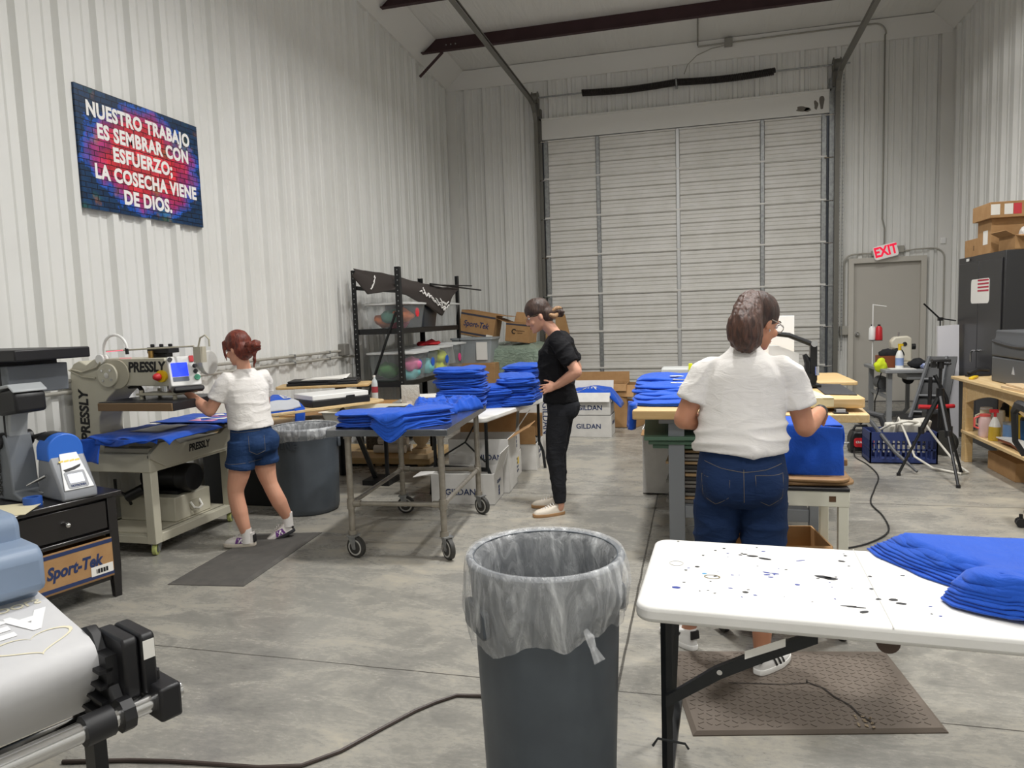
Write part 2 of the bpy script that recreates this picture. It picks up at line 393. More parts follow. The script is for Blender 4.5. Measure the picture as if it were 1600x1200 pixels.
# tracks, spring shaft
TRK = mat('grey_track_metal', '#77756f', .5, .5)
for sx, lab in ((-1, 'left'), (1, 'right')):
    x = -2.74 if sx < 0 else 2.24
    pts = [(x, YB-.17, .05), (x, YB-.17, 4.85), (x, YB-.19, 5.05), (x, YB-.27, 5.21), (x, YB-.42, 5.32), (x, YB-.65, 5.35), (x, 8.0, 5.35 if sx < 0 else 5.52)]
    o = thing('door_track', f'grey steel track up the {lab} side of the dock door and under the ceiling', 'door track', pts[0])
    b = B(); rings = []
    for i, p in enumerate(pts):
        p = Vector(p); d = (Vector(pts[min(i+1, len(pts)-1)])-Vector(pts[max(i-1, 0)])).normalized(); n = Vector((0, -d.z, d.y))
        rings.append([p+Vector((a, 0, 0))+n*c for a, c in ((-.035, -.03), (.035, -.03), (.035, -.015), (-.022, -.015), (-.022, .015), (.035, .015), (.035, .03), (-.035, .03))])
    b.loft(rings); W(b, 'rail', TRK, o, smooth=False)
    b = B(); b.box(x-.06*sx-.02, x-.06*sx+.02, 8.0, 12.2, 5.33 if sx < 0 else 5.40, 5.345 if sx < 0 else 5.415)
    b.bm.free()
o = thing('torsion_spring', 'black torsion spring and drums on a steel shaft above the dock door', 'door spring', (-.27, YB-.2, 5.47))
b = B(); b.cyl((-2.86, YB-.2, 5.47), (2.42, YB-.2, 5.47), .014, seg=10); W(b, 'shaft', GALV, o)
SPR = mat('dark_oiled_steel', '#2b2624', .5, .3)
def helix(x0, x1):
    b = B(); pts = []; n = int((x1-x0)/.028*8)
    for i in range(n+1): a = 2*pi*i/8; t = i/n; pts.append((x0+(x1-x0)*t, YB-.2+.050*cos(a), 5.47+.050*sin(a)-.03*sin(pi*t)))
    b.tube(pts, .0145, 5); return b
W(helix(-1.90, -.30), 'spring_coil', SPR, o); W(helix(-.28, 1.28), 'spring_coil', SPR, o)
b = B(); b.cyl((-.30, YB-.2, 5.47), (-.28, YB-.2, 5.47), .07); b.box(-.31, -.27, YB-.2, YB-.056, 5.40, 5.54); W(b, 'centre_bracket', GALV, o)
for x in (-2.74, 2.22):
    b = B(); m = Matrix.Rotation(pi/2, 4, 'Y'); b.lathe([(.10, -.06), (.11, -.05), (.085, -.04), (.085, .04), (.11, .05), (.10, .06)], (x, YB-.2, 5.47), m=m); b.box(x-.05, x+.05, YB-.16, YB-.056, 5.15, 5.55); W(b, 'cable_drum', TRK, o, ang=50)
# ------------------------------------------------------------------ man door
DGREY = mat('grey_door_paint', '#b9b5ad', .45); FRM = mat('door_frame_paint', '#c2beb5', .45)
d2 = thing('door_2', 'grey steel exit door in a grey frame under the exit sign', 'door', (3.03, YB-.05, 0)); struct(d2)
b = B(); b.box(2.53, 3.53, YB-.02, YB+.03, .01, 2.30); W(b, 'door_leaf', DGREY, d2, smooth=False)
b = B(); b.prism([(2.45, 0), (2.53, 0), (2.53, 2.30), (3.53, 2.30), (3.53, 0), (3.61, 0), (3.61, 2.38), (2.45, 2.38)], 'y', YB-.09, YB+.03); W(b, 'door_frame', FRM, d2, smooth=False)
b = B(); b.cyl((2.60, YB-.02, 1.13), (2.60, YB-.05, 1.13), .035); b.caps((2.60, YB-.05, 1.13), (2.60, YB-.085, 1.13), .016, .028); W(b, 'door_knob', CHROME, d2)
o = thing('hoist_chain', 'hanging hand chain loop at the right side of the dock door', 'chain', (2.31, YB-.13, 5.3))
for dx in (0, .05):
    b = B()
    for k in range(150): z = 5.35-.030*k; b.cbox((2.29+dx, YB-.12, z), (.018, .008, .026) if k % 2 else (.008, .018, .026))
    W(b, 'chain_strand', GALV, o, smooth=False)
STN = mat('grease_stain', '#6f6a62', .6)
b = B()
for i, (x, z, a, c) in enumerate(((2.02, 4.93, .035, .13), (1.93, 4.90, .03, .08), (1.72, 4.86, .10, .04), (1.80, 4.84, .05, .03))): b.prism([(x+a*cos(t)*(1+.3*sin(3*t+i)), z+c*sin(t)*(1+.2*cos(2*t+i))) for t in (2*pi*k/18 for k in range(18))], 'y', YB-.0765, YB-.0752)
struct(b.obj('trim_stain', STN, smooth=False))
# wall conduits and boxes at the back
EMT = mat('conduit_metal', '#9b9992', .4, .6); EMTP = mat('painted_conduit', '#a5a299', .5)
def conduit(name, label, pts, r=.013, m=EMT, cat='conduit', straps=()):
    o = thing(name, label, cat, pts[0]); b = B(); b.tube(pts, r, 8); W(b, 'pipe', m, o)
    for p, sz in straps: b = B(); b.cbox(p, sz); W(b, 'junction_box', m, o, bevel=.008)
    return o
def arc(c, r, a0, a1, n=6, pl='xz'):
    out = []
    for i in range(n+1):
        a = radians(a0+(a1-a0)*i/n); out.append((c[0]+r*cos(a), c[1], c[2]+r*sin(a)) if pl == 'xz' else (c[0], c[1]+r*cos(a), c[2]+r*sin(a)))
    return out
yc = YB-.065
conduit('conduit', 'grey conduit rising beside the exit door and bending toward the exit sign', [(2.385, yc, 1.22)]+arc((2.52, yc, 2.31), .135, 180, 90)+[(2.66, yc, 2.455), (2.82, yc, 2.45)], .014, EMTP, straps=[((2.385, yc, 1.20), (.13, .07, .15)), ((2.84, yc, 2.45), (.09, .06, .09))])
conduit('conduit', 'grey conduit running right from the exit sign and down beside the cabinet', [(3.20, yc, 2.46), (3.45, yc, 2.485), (3.66, yc, 2.49)]+arc((3.71, yc, 2.33), .155, 90, 0)+[(3.868, yc, 1.2)], .012, EMTP, straps=[((3.22, yc, 2.50), (.11, .06, .11))])
conduit('conduit', 'tall grey conduit climbing from the exit sign to the ceiling and across to the left', [(2.985, yc, 2.6), (2.985, yc, 2.85), (2.95, yc, 3.0), (2.95, yc, 5.88)]+arc((2.78, yc-.06, 5.88), .17, 0, 90)+[(1.6, yc-.06, 6.045), (.07, yc-.06, 6.03), (.065, yc-.07, 6.06), (.065, 11.6, 6.12)], .013, EMT, straps=[((.56, yc-.06, 6.04), (.13, .08, .13))])
conduit('flexible_cable', 'thin grey cable looping from the ceiling box down above the door spring', [(.50, yc-.06, 6.0), (.28, yc-.1, 5.96), (.05, yc-.1, 5.88), (-.10, yc-.1, 5.75), (-.16, yc-.1, 5.60)], .008, EMTP, cat='cable')
conduit('conduit', 'thin vertical conduit hanging at the purlin near the top middle', [(-1.9, 9.8, 6.3), (-1.9, 9.8, 5.95)], .012, EMTP)
b = B(); b.cbox((3.845, yc+.02, 2.60), (.08, .05, .10)); tag(b.obj('wall_sensor', WHITE, bevel=.008, loc=(3.845, yc+.02, 2.60)), 'small white sensor box on the back wall right of the exit sign', 'sensor')
# exit sign
ex = thing('exit_sign', 'white and red lit exit sign tilted above the grey door', 'sign', (2.985, YB-.15, 2.47))
tl = radians(13); rt = Vector((cos(tl), -.0, sin(tl))); upv = Vector((-sin(tl), 0, cos(tl)))
fm = frame((2.985, YB-.17, 2.47), rt, upv)
b = B(); b.prism(rrect(.36, .22, .04), 'z', -.05, .0); b.xf(fm); W(b, 'housing', mat('sign_white', '#efe9e6', .4, emit=.15), ex, bevel=.006)
b = text_bm('EXIT', .215, bold=.008, sx=.78); b.xf(frame(Vector((2.985, YB-.17, 2.47))+fm.to_3x3() @ Vector((0, .003, .002)), rt, upv)); W(b, 'lettering', mat('exit_red', '#e5173f', .4, emit=.7), ex, smooth=False)
b = B(); b.cyl((2.985, YB-.12, 2.56), (2.985, YB-.02, 2.60), .02); W(b, 'mount', EMTP, ex)
# ------------------------------------------------------------------ left wall conduits
xc = XL+.075
for zz, lab, r in ((1.245, 'upper', .016), (1.165, 'lower', .014)):
    o = conduit('conduit', f'{lab} of the two grey conduits running along the left wall', [(xc, 2.2, zz-.0), (xc, 8.30 if zz > 1.2 else 8.7, zz)], r, EMTP)
    for y in (3.2, 4.3, 5.4, 6.3, 7.2, 8.0): b = B(); b.box(xc-.05, xc+r+.003, y-.012, y+.012, zz-r-.004, zz+r+.004); W(b, 'strap', GALV, o, smooth=False)
b = B(); b.cbox((XL+.09, 8.36, 1.26), (.10, .13, .15)); tag(b.obj('outlet_box', mat('box_grey', '#7f7d78', .5), bevel=.01, loc=(XL+.09, 8.36, 1.26)), 'grey electrical box at the end of the left wall conduit beside the black rack', 'outlet box')
b = B(); b.box(XL+.036, XL+.06, 8.62, 8.70, 1.05, 1.3); tag(b.obj('switch_plate', WHITE, bevel=.004, loc=(XL+.05, 8.66, 1.17)), 'small white plate on the left wall just behind the outlet box', 'switch plate')
# ------------------------------------------------------------------ poster
po = thing('wall_poster', 'colourful painted brick poster with white Spanish lettering on the left wall', 'poster', (XL+.06, 5.15, 2.985))
t = NT('painted_brick_print'); v = t.obj(); s = t.n('ShaderNodeSeparateXYZ'); t.l(v, s.inputs[0]); cb = t.n('ShaderNodeCombineXYZ'); t.l(s.outputs[1], cb.inputs[0]); t.l(s.outputs[2], cb.inputs[1])
br = t.n('ShaderNodeTexBrick'); br.inputs['Scale'].default_value = 1; br.inputs['Brick Width'].default_value = .105; br.inputs['Row Height'].default_value = .042; br.inputs['Mortar Size'].default_value = .0038; br.inputs['Mortar Smooth'].default_value = .3
br.inputs['Color1'].default_value = (1, 1, 1, 1); br.inputs['Color2'].default_value = (.55, .55, .55, 1); br.inputs['Mortar'].default_value = (.04, .04, .06, 1); t.l(cb.outputs[0], br.inputs[0])
wv = t.n('ShaderNodeVectorMath', operation='ADD'); t.l(cb.outputs[0], wv.inputs[0]); nn = t.n('ShaderNodeTexNoise'); nn.inputs['Scale'].default_value = 9; t.l(cb.outputs[0], nn.inputs['Vector'])
sc_ = t.n('ShaderNodeVectorMath', operation='SCALE'); sc_.inputs[3].default_value = .012; t.l(nn.outputs[1], sc_.inputs[0]); t.l(sc_.outputs[0], wv.inputs[1]); t.l(wv.outputs[0], br.inputs[0])
ey = t.math('DIVIDE', s.outputs[1], .66); ez = t.math('DIVIDE', s.outputs[2], .45)
rad = t.math('SQRT', t.math('ADD', t.math('POWER', ey, 2), t.math('POWER', ez, 2)))
rad = t.math('ADD', rad, t.math('MULTIPLY', t.math('SUBTRACT', t.noise(v, 4.5, 4), .5), .9))
hue = t.ramp(rad, [(.1, '#ff4a58'), (.55, '#f03848'), (.78, '#b03a8a'), (.95, '#1d68d4'), (1.15, '#1252b4'), (1.4, '#16406a')])
hue = t.mix(t.ramp(t.noise(v, 3.2, 3), [(.58, '#000000'), (.72, '#bbbbbb')]), hue, '#3f8a5a'); hue = t.mix(t.ramp(t.noise(t.obj((1, 1.3, 1.1)), 5.1, 3), [(.6, '#000000'), (.75, '#cccccc')]), hue, '#c07a3a')
mu = t.n('ShaderNodeMix', data_type='RGBA', blend_type='MULTIPLY'); mu.inputs[0].default_value = 1; t.l(hue, mu.inputs[6]); t.l(br.outputs[0], mu.inputs[7])
dk = t.mix(t.ramp(t.noise(v, 22, 5, .7), [(.36, '#bbbbbb'), (.52, '#000000')]), mu.outputs[2], '#0d1226'); t.l(dk, t.b.inputs['Base Color']); t.b.inputs['Roughness'].default_value = .35
b = B(); b.box(XL+.04, XL+.06, 4.478, 5.822, 2.53, 3.442); W(b, 'panel', t.m, po, smooth=False)
WTXT = mat('white_print', '#f3f1ee', .5)
for ln, dy, dz, sz in (('NUESTRO TRABAJO', -.01, .295, .150), ('ES SEMBRAR CON', .02, .145, .150), ('ESFUERZO;', -.02, -.005, .150), ('LA COSECHA VIENE', .03, -.165, .150), ('DE DIOS.', .0, -.325, .150)):
    n = len(ln); b = text_bm(ln, sz, bold=.0065, sx=.80 if n > 10 else .84, space=1.08); b.xf(frame((XL+.0612, 5.15+dy, 2.985+dz), (0, 1, 0), (0, 0, 1))); W(b, 'lettering', WTXT, po, smooth=False)
# screws on left wall panels
SCR = mat('screw_head', '#77746d', .5, .4)
for z in (1.10, 2.42, 3.95):
    b = B(); k = 0
    for i in range(40):
        y = 2.2+.352*i+.14
        if y < 12.6: b.cyl((XL-.002, y, z+.01*((i*7) % 3)), (XL+.009, y, z+.01*((i*7) % 3)), .012, seg=8)
    struct(b.obj('trim_screws', SCR))
# ================================================================== left side
GREYBLUE = mat('printer_grey_blue', '#7f90a8', .4)
BEIGE = mat('press_beige_paint', '#c3bfae', .42, var='#bcb8a6', vsc=2)
BEIGED = mat('press_beige_darker', '#b2ad9b', .45)
# ---- roll film printer
pr = thing('film_printer', 'grey blue roll printer feeding a printed white film at the lower left corner', 'printer', (-2.23, 1.91, 0), atan2(-.3907, .9205))
b = B(); b.prism(shift(rrect(.34, .24, .05), -.225, .855), 'y', -1.5, -.015); b.obj('upper_cover', GREYBLUE, pr, bevel=.02)
b = B(); b.prism([(-.36, .60), (.02, .60), (.02, .705), (.10, .74), (.10, .86), (.07, .888), (-.36, .888)], 'y', -1.5, -.002); b.obj('lower_cover', GREYBLUE, pr, bevel=.02)
b = B(); b.box(-.3, -.02, -1.5, -.02, .30, .62); b.obj('chassis', BLACK, pr, bevel=.01)
b = B(); b.box(-.25, -.19, -.2, -.14, .0, .32); b.obj('leg', BLACKM, pr); b = B(); b.box(-.25, -.19, -1.4, -1.34, .0, .32); b.obj('leg', BLACKM, pr)
prof = [(-.03, .705), (.08, .692), (.2, .672), (.32, .655), (.40, .640), (.435, .622), (.452, .595), (.455, .565), (.445, .53), (.42, .49), (.36, .42), (.31, .37)]
b = B(); b.loft([[Vector((x, -1.4, z)), Vector((x, 0, z)), Vector((x-.002, 0, z-.004)), Vector((x-.002, -1.4, z-.004))] for x, z in prof])
film = b.obj('film', mat('clear_matte_film', '#c8c8ca', .35, var='#d2d2d3', vsc=3), pr, ang=60)
def filmz(x):
    for (x0, z0), (x1, z1) in zip(prof, prof[1:]):
        if x0 <= x <= x1: return z0+(z1-z0)*(x-x0)/(x1-x0)
    return .62
def onfilm(b, nm, m):
    for v in b.bm.verts: v.co = Vector((v.co.x, v.co.y, filmz(v.co.x)+.002+max(v.co.z, 0)))
    b.obj(nm, m, film, smooth=False)
# mirrored prints: letters run from the right film edge to the left
FP = mat('film_print_white', '#f2f2f2', .4); FG = mat('film_print_cream', '#e6dfc4', .4)
def mtext(s, size, x, y, bold, sx=1): 
    b = text_bm(s, size, bold=bold, extr=.0004, sx=sx)
    b.xf(Matrix(((0, .97, 0, x), (1, 0, 0, y), (0, 0, 1, .0), (0, 0, 0, 1)))); return b
onfilm(mtext('EA', .17, .185, -.135, .008), 'mirrored_print', FP); onfilm(mtext('TOOLS', .05, .07, -.10, .001), 'mirrored_print', FG)
b = B(); hp = []
for i in range(40):
    a = 2*pi*i/40; hx = 16*sin(a)**3; hz = 13*cos(a)-5*cos(2*a)-2*cos(3*a)-cos(4*a); hp.append((.33-hz*.0045-.0, -.13+hx*.0072))
pv = [Vector((x, y, 0)) for x, y in hp]; c0 = Vector((.335, -.13, 0))
for i in range(40):
    p, q = pv[i], pv[(i+1) % 40]; b.faces([p, q, c0+(q-c0)*.9, c0+(p-c0)*.9], [(0, 1, 2, 3)])
onfilm(b, 'heart_outline_print', FG)
b = mtext('I', .14, .34, -.36, .012); onfilm(b, 'mirrored_print', FP)
# take up unit
tk = thing('take_up_unit', 'black film take-up unit with two polished steel bars in front of the printer', 'take-up unit', (-2.23, 1.91, 0), atan2(-.3907, .9205))
b = B(); b.cyl((.56, -1.4, .43), (.56, .19, .43), .030, seg=24); b.obj('bar', CHROME, tk)
b = B(); b.cyl((.27, -1.4, .31), (.27, .08, .31), .030, seg=24); b.obj('bar', CHROME, tk)
b = B(); b.prism(shift(rrect(.19, .20, .02), .45, .548), 'y', .035, .082); b.prism(shift(rrect(.19, .20, .02), .46, .55), 'y', .085, .13); b.obj('motor_housing', BLACK, tk, bevel=.008)
b = B(); b.prism([(.30, .64), (.36, .66), (.40, .645), (.545, .44), (.50, .40), (.44, .44), (.33, .62)], 'y', .0, .04); b.obj('side_arm', BLACK, tk, bevel=.008)
b = B(); b.box(.25, .50, .0, .05, .36, .60); [b.box(.24, .50, -.02, .02, z, z+.012) for z in (.40, .45, .5, .55)]; b.obj('ribbed_plate', BLACK, tk)
b = B(); b.box(.46, .62, .10, .17, .375, .485); b.obj('bar_clamp', BLACK, tk, bevel=.01)
b = B(); b.cyl((.56, -.10, .43), (.56, -.02, .43), .046, seg=12); b.cyl((.56, .0, .43), (.56, .035, .43), .052, seg=10); b.obj('lock_collar', BLACK, tk)
b = B(); b.cyl((.53, .13, .485), (.53, .13, .515), .015); b.obj('clamp_screw', BLACK, tk)
b = B(); b.box(.555, .5565, .09, .125, .57, .63); b.obj('sticker', PAPER, tk, smooth=False)
b = B(); b.box(.2, .26, .0, .05, .30, .44); b.box(.22, .30, .02, .06, 0, .3); b.obj('bracket_leg', BLACKM, tk)
# ---- nightstand with box
EBON = mat('ebony_lacquer', '#161314', .28, coat=.3)
ns = thing('nightstand', 'black lacquered nightstand with one drawer and an open shelf', 'nightstand', (-3.48, 3.18, 0), radians(-15.1))
b = B(); b.box(-.46, .03, -.36, .33, .612, .645); b.obj('top', EBON, ns, bevel=.008)
for x in (-.42, 0):
    for y in (-.29, .27):
        b = B(); b.loft([[Vector((x+dx*k, y+dy*k, z)) for dx, dy in ((-.03, -.03), (.02, -.03), (.02, .025), (-.03, .025))] for z, k in ((0, .75), (.2, 1), (.615, 1))]); b.obj('leg', EBON, ns, bevel=.003)
b = B(); b.box(-.40, -.02, -.30, .28, .40, .61); b.obj('drawer_case', EBON, ns)
b = B(); b.box(-.02, .012, -.255, .24, .43, .60); b.obj('drawer', EBON, ns, bevel=.006); dr = bpy.data.objects[ns.children[-1].name]
b = B(); b.cyl((.012, 0, .515), (.028, 0, .515), .008); b.caps((.03, 0, .515), (.036, 0, .515), .015, .016); b.obj('knob', CHROME, dr)
b = B(); b.box(-.02, .02, -.27, .26, .395, .42); b.obj('rail', EBON, ns, bevel=.006)
b = B(); b.box(-.44, .0, -.29, .27, .11, .14); b.obj('shelf', EBON, ns, bevel=.004)
def open_box(nm, label, loc, rz, L, D, Hh, m=CARD, flaps=(), group=None, cat='box', top=False, flapm=None):
    """open carton: local x = length, y = depth (front at -y); flaps: (side, length, angle)"""
    o = thing(nm, label, cat, loc, rz, group); t_ = .008
    b = B()
    if top: b.box(-L/2, L/2, -D/2, D/2, 0, Hh); b.obj('carton', m, o, bevel=.003)
    else:
        b.box(-L/2, L/2, -D/2, D/2, 0, t_); b.box(-L/2, L/2, -D/2, -D/2+t_, 0, Hh); b.box(-L/2, L/2, D/2-t_, D/2, 0, Hh); b.box(-L/2, -L/2+t_, -D/2+t_, D/2-t_, 0, Hh); b.box(L/2-t_, L/2, -D/2+t_, D/2-t_, 0, Hh); b.obj('carton', m, o, smooth=False)
    for side, ln, an in flaps:
        a = radians(an); b = B()
        if side in 'fb':
            sg = -1 if side == 'f' else 1; mm = Matrix.Translation((0, sg*D/2, Hh)) @ Matrix.Rotation(-sg*a, 4, 'X'); b.box(-L/2+.004, L/2-.004, 0 if sg > 0 else -.006, .006 if sg > 0 else 0, 0, ln, mm)
        else:
            sg = -1 if side == 'l' else 1; mm = Matrix.Translation((sg*L/2, 0, Hh)) @ Matrix.Rotation(sg*a, 4, 'Y'); b.box(0 if sg > 0 else -.006, .006 if sg > 0 else 0, -D/2+.004, D/2-.004, 0, ln, mm)
        b.obj('flap', flapm or m, o, smooth=False)
    return o
def face_text(o, s, size, L, D, z, x=0, m=NAVY, side='f', **kw):
    if side == 'f': fr = ((x, -D/2-.001, z), (1, 0, 0))
    elif side == 'r': fr = ((L/2+.001, x, z), (0, 1, 0))
    return text(s, size, fr[0], fr[1], (0, 0, 1), m, o, **kw)
bx = open_box('cardboard_box', 'open brown box with navy lettering on the shelf of the black nightstand', (-3.64, 3.20, .1405), radians(90-15.1), .54, .36, .235, flaps=(('l', .12, 65), ('b', .1, 60)))
face_text(bx, 'Sport-Tek', .095, .54, .36, .118, x=.045, bold=.0035, shear=.25, sx=.78)
for z in (.012, .205): b = B(); b.box(-.27, .27, -.1815, -.1795, z, z+.022); b.obj('navy_stripe', NAVY, bx, smooth=False)
b = B(); b.box(.135, .265, -.1825, -.1795, .03, .085); q = b.obj('shipping_label', PAPER, bx, smooth=False)
b = B(); [b.box(.165+.008*i, .165+.008*i+.004*(1+i % 2), -.184, -.183, .042, .068) for i in range(9)]; b.obj('barcode', INK, q, smooth=False)
# tape, papers on the nightstand
b = B(); b.lathe([(.030, 0), (.046, 0), (.047, .025), (.046, .048), (.030, .048), (.030, 0)], seg=28, cap=False); tag(b.obj('tape_roll', mat('blue_tape', '#2a56a8', .55), loc=None), 'roll of blue masking tape on the black nightstand', 'tape roll'); tp = bpy.data.objects['tape_roll']; tp.location = (-3.585, 3.09, .646)
pp = thing('paper_sheets', 'loose cream paper sheets on the front corner of the black nightstand', 'paper', (-3.60, 2.91, .646), .3)
for i in range(3): b = B(); b.cbox((.015*i, .02*i, .002+.004*i), (.22, .28, .003), rz=.12*i); b.obj('sheet', mat('cream_paper', '#d8cfae', .8) if i != 1 else PAPER, pp, smooth=False)
# ---- cap press (blue dome)
CPB = mat('cap_press_blue', '#2f6fd6', .4); CPG = mat('cap_press_grey', '#8d9096', .42)
cp = thing('cap_press', 'small grey cap heat press with a blue domed head and a touch screen', 'cap press', (-3.565, 3.30, .646), radians(-20)); cp.scale = (.92, .84, .92)
b = B(); b.prism([(-.17, 0), (.16, 0), (.16, .05), (.0, .30), (-.10, .31), (-.14, .22), (-.17, .05)], 'y', -.11, .12); b.obj('body', CPG, cp, bevel=.015)
CPF = mat('cap_press_face', '#e6e7e8', .4)
nrm = Vector((.25, 0, .16)).normalized(); upd = Vector((-.16, 0, .25)).normalized(); fc = Vector((.082, .005, .178))
fm = frame(fc, (0, 1, 0), upd)
b = B(); b.prism([(-.095, -.135), (.095, -.135), (.06, .14), (-.045, .14)], 'z', -.002, .006); b.xf(fm); b.obj('front_panel', CPF, cp, bevel=.003)
b = B(); b.prism(shift(rrect(.13, .115, .012), 0, -.07), 'z', .006, .009); b.xf(fm); b.obj('bezel', CPG, cp)
b = B(); b.prism(shift(rrect(.095, .062, .004), 0, -.062), 'z', .009, .0105); b.xf(fm); b.obj('screen', mat('lit_screen', '#dfe4f2', .3, emit=.35), cp)
b = text_bm('HOTRONIX', .018, bold=.001); b.xf(frame(fm @ Vector((0, -.112, .0098)), (0, 1, 0), upd)); b.obj('lettering', NAVY, cp, smooth=False)
b = B(); b.prism([(-.06, .004), (.0, .014), (.06, .03), (.05, .012), (.01, -.004), (-.05, -.012)], 'z', .006, .0075); b.xf(fm); b.obj('wing_mark', INK, cp)
b = B(); [b.prism([(-.07+.035*i, .055), (-.04+.035*i, .058), (-.04+.035*i, .07), (-.07+.035*i, .066)], 'z', .006, .0075) for i in range(4)]; b.xf(fm); b.obj('warning_label', YEL, cp, smooth=False)
b = B(); a_ = [radians(180*i/14) for i in range(15)]; b.prism([(.115*cos(a), .30+.105*sin(a)) for a in a_]+[(-.115, .24), (.115, .24)], 'x', -.06, .10); b.xf(Matrix.Translation((-.075, 0, .0))); b.obj('dome', CPB, cp, bevel=.008)
b = B(); b.prism([(.118*cos(a), .30+.108*sin(a)) for a in a_[3:12]]+[(.09*cos(a), .30+.08*sin(a)) for a in reversed(a_[3:12])], 'x', -.17, -.055); b.obj('rubber_pad', BLACK, cp)
for x, y in ((.13, -.08), (.13, .09), (-.13, -.08), (-.13, .09)): b = B(); b.cyl((x, y, -.001), (x, y, .012), .018); b.obj('foot', BLACK, cp)
# ---- swing heat press (left edge)
HPG = mat('heat_press_grey', '#6f747a', .42); HPL = mat('heat_press_light', '#a9adb0', .42)
hp_ = thing('heat_press', 'grey swing-away heat press standing behind the nightstand at the left edge', 'heat press', (-3.86, 3.24, .646), radians(-14)); hp_.scale = (.80, .80, .86)
b = B(); b.prism([(-.16, 0), (.20, 0), (.20, .03), (.12, .06), (.10, .30), (.07, .44), (-.05, .44), (-.10, .20), (-.16, .03)], 'y', -.09, .09); b.obj('column', HPG, hp_, bevel=.012)
b = B(); b.cyl((-.0, -.11, .40), (-.0, .12, .40), .055); b.cyl((.0, .12, .40), (.0, .125, .40), .05); b.obj('pivot', BLACK, hp_, bevel=.005)
b = B(); b.prism([(-.06, .42), (.07, .42), (.10, .56), (.18, .66), (.17, .72), (.0, .73), (-.04, .66)], 'y', -.06, .07); b.obj('arm', HPL, hp_, bevel=.012)
b = B(); b.prism([(.05, .57), (.30, .60), (.30, .72), (.24, .755), (.08, .735), (.04, .66)], 'y', -.11, .10); b.obj('head_cover', BLACK, hp_, bevel=.02)
b = B(); b.prism([(.03, .69), (.08, .745), (.24, .765), (.30, .73), (.30, .745), (.23, .785), (.07, .765), (.01, .70)], 'y', -.12, .11); b.obj('head_shell', HPL, hp_, bevel=.008)
b = B(); b.box(-.02, .02, -.125, -.12, .66, .71); b.obj('caution_sticker', YEL, hp_)
b = B(); b.tube([(.06, .11, .40), (.12, .16, .42), (.15, .17, .36), (.12, .15, .28)], .016, 8); b.obj('air_hose', BLACK, hp_); b = B(); b.tube([(-.05, -.12, .38), (-.1, -.16, .3), (-.05, -.15, .2)], .016, 8); b.obj('air_hose', BLACK, hp_)
text('HOTRONIX', .062, (-.03, -.0955, .185), (-.04, 0, -1), (1, 0, -.04), INK, hp_, bold=.002, sx=.95)
b = B(); b.cyl((.18, -.02, .10), (.35, .02, .17), .012); b.cyl((.17, .06, .03), (.30, .10, .04), .016); b.obj('support_rod', CHROME, hp_)
# ---- second press with flat black platen high up
bp_ = thing('flat_platen_press', 'black flat platen raised on a grey box above the swing heat press', 'heat press', (-3.98, 3.40, 0), radians(-4))
b = B(); b.box(-.45, .33, -.24, .24, 1.445, 1.51); b.obj('platen', BLACK, bp_, bevel=.008)
b = B(); b.box(-.2, .12, -.2, .18, 1.415, 1.447); b.obj('bracket', BLACKM, bp_)
b = B(); b.box(-.28, .18, -.18, .2, 1.25, 1.417); b.obj('control_box', HPG, bp_, bevel=.006)
b = B(); b.box(-.2, -.06, -.06, .08, 0, 1.255); b.obj('post', HPG, bp_)
b = B(); b.box(-.35, .05, -.25, .25, 0, .05); b.obj('base', BLACKM, bp_)
b = B(); b.tube([(.13, -.19, 1.42), (.16, -.21, 1.25), (.17, -.22, 1.05), (.19, -.22, .85)], .005, 6); b.obj('cable', INK, bp_)
b = B(); b.box(.03, .06, -.181, -.179, 1.38, 1.40); b.obj('sticker', PAPER, bp_)
# ---- PRESSLY twin heat press
ps = thing('twin_heat_press', 'large beige heat press on a wheeled stand with control panel and red stop button', 'heat press', (-4.0, 4.5, 0))
def pw(b, nm, m, par=None, **k): return b.obj(nm, m, par or ps, world=True, **k)
for x in (-3.74, -4.34):
    for y in (4.14, 4.98): b = B(); b.box(x-.035, x+.035, y-.035, y+.035, .085, .62); pw(b, 'leg', BEIGE, bevel=.004)
b = B(); b.box(-3.775, -3.705, 4.175, 4.945, .085, .15); pw(b, 'bottom_rail', BEIGE, bevel=.004)
b = B(); b.box(-4.375, -4.305, 4.175, 4.945, .085, .15); pw(b, 'bottom_rail', BEIGE, bevel=.004)
for y in (4.14, 4.98): b = B(); b.box(-4.305, -3.775, y-.03, y+.03, .085, .14); pw(b, 'bottom_rail', BEIGE, bevel=.004)
b = B(); b.box(-4.42, -3.70, 4.10, 5.02, .60, .735); pw(b, 'bed', BEIGE, bevel=.008)
b = B(); b.prism([(4.10, .735), (4.10, .70), (4.24, .62), (4.92, .62), (5.02, .70), (5.02, .80), (4.94, .80), (4.86, .76), (4.40, .76), (4.34, .80), (4.20, .80)], 'x', -3.72, -3.685); pw(b, 'front_fascia', BEIGE, bevel=.004)
b = B(); b.box(-4.42, -4.3, 4.12, 5.0, .735, .80); b.box(-4.1, -3.72, 4.12, 4.20, .735, .77); pw(b, 'slide_rail', BEIGED, bevel=.004)
b = text_bm('PRESSLY', .075, bold=.003, sx=.85, shear=.12); b.xf(frame((-3.684, 4.60, .705), (0, 1, -.0), (0, 0, 1))); pw(b, 'lettering', INK, smooth=False)
col = [(-4.42, .60), (-4.42, 1.28), (-4.41, 1.33), (-4.38, 1.37), (-4.33, 1.39), (-4.27, 1.36), (-4.20, 1.40), (-3.60, 1.40), (-3.52, 1.20), (-3.90, 1.205), (-3.97, 1.20), (-4.03, 1.175), (-4.10, 1.12), (-4.16, 1.05), (-4.19, .98), (-4.20, .88), (-4.12, .60)]
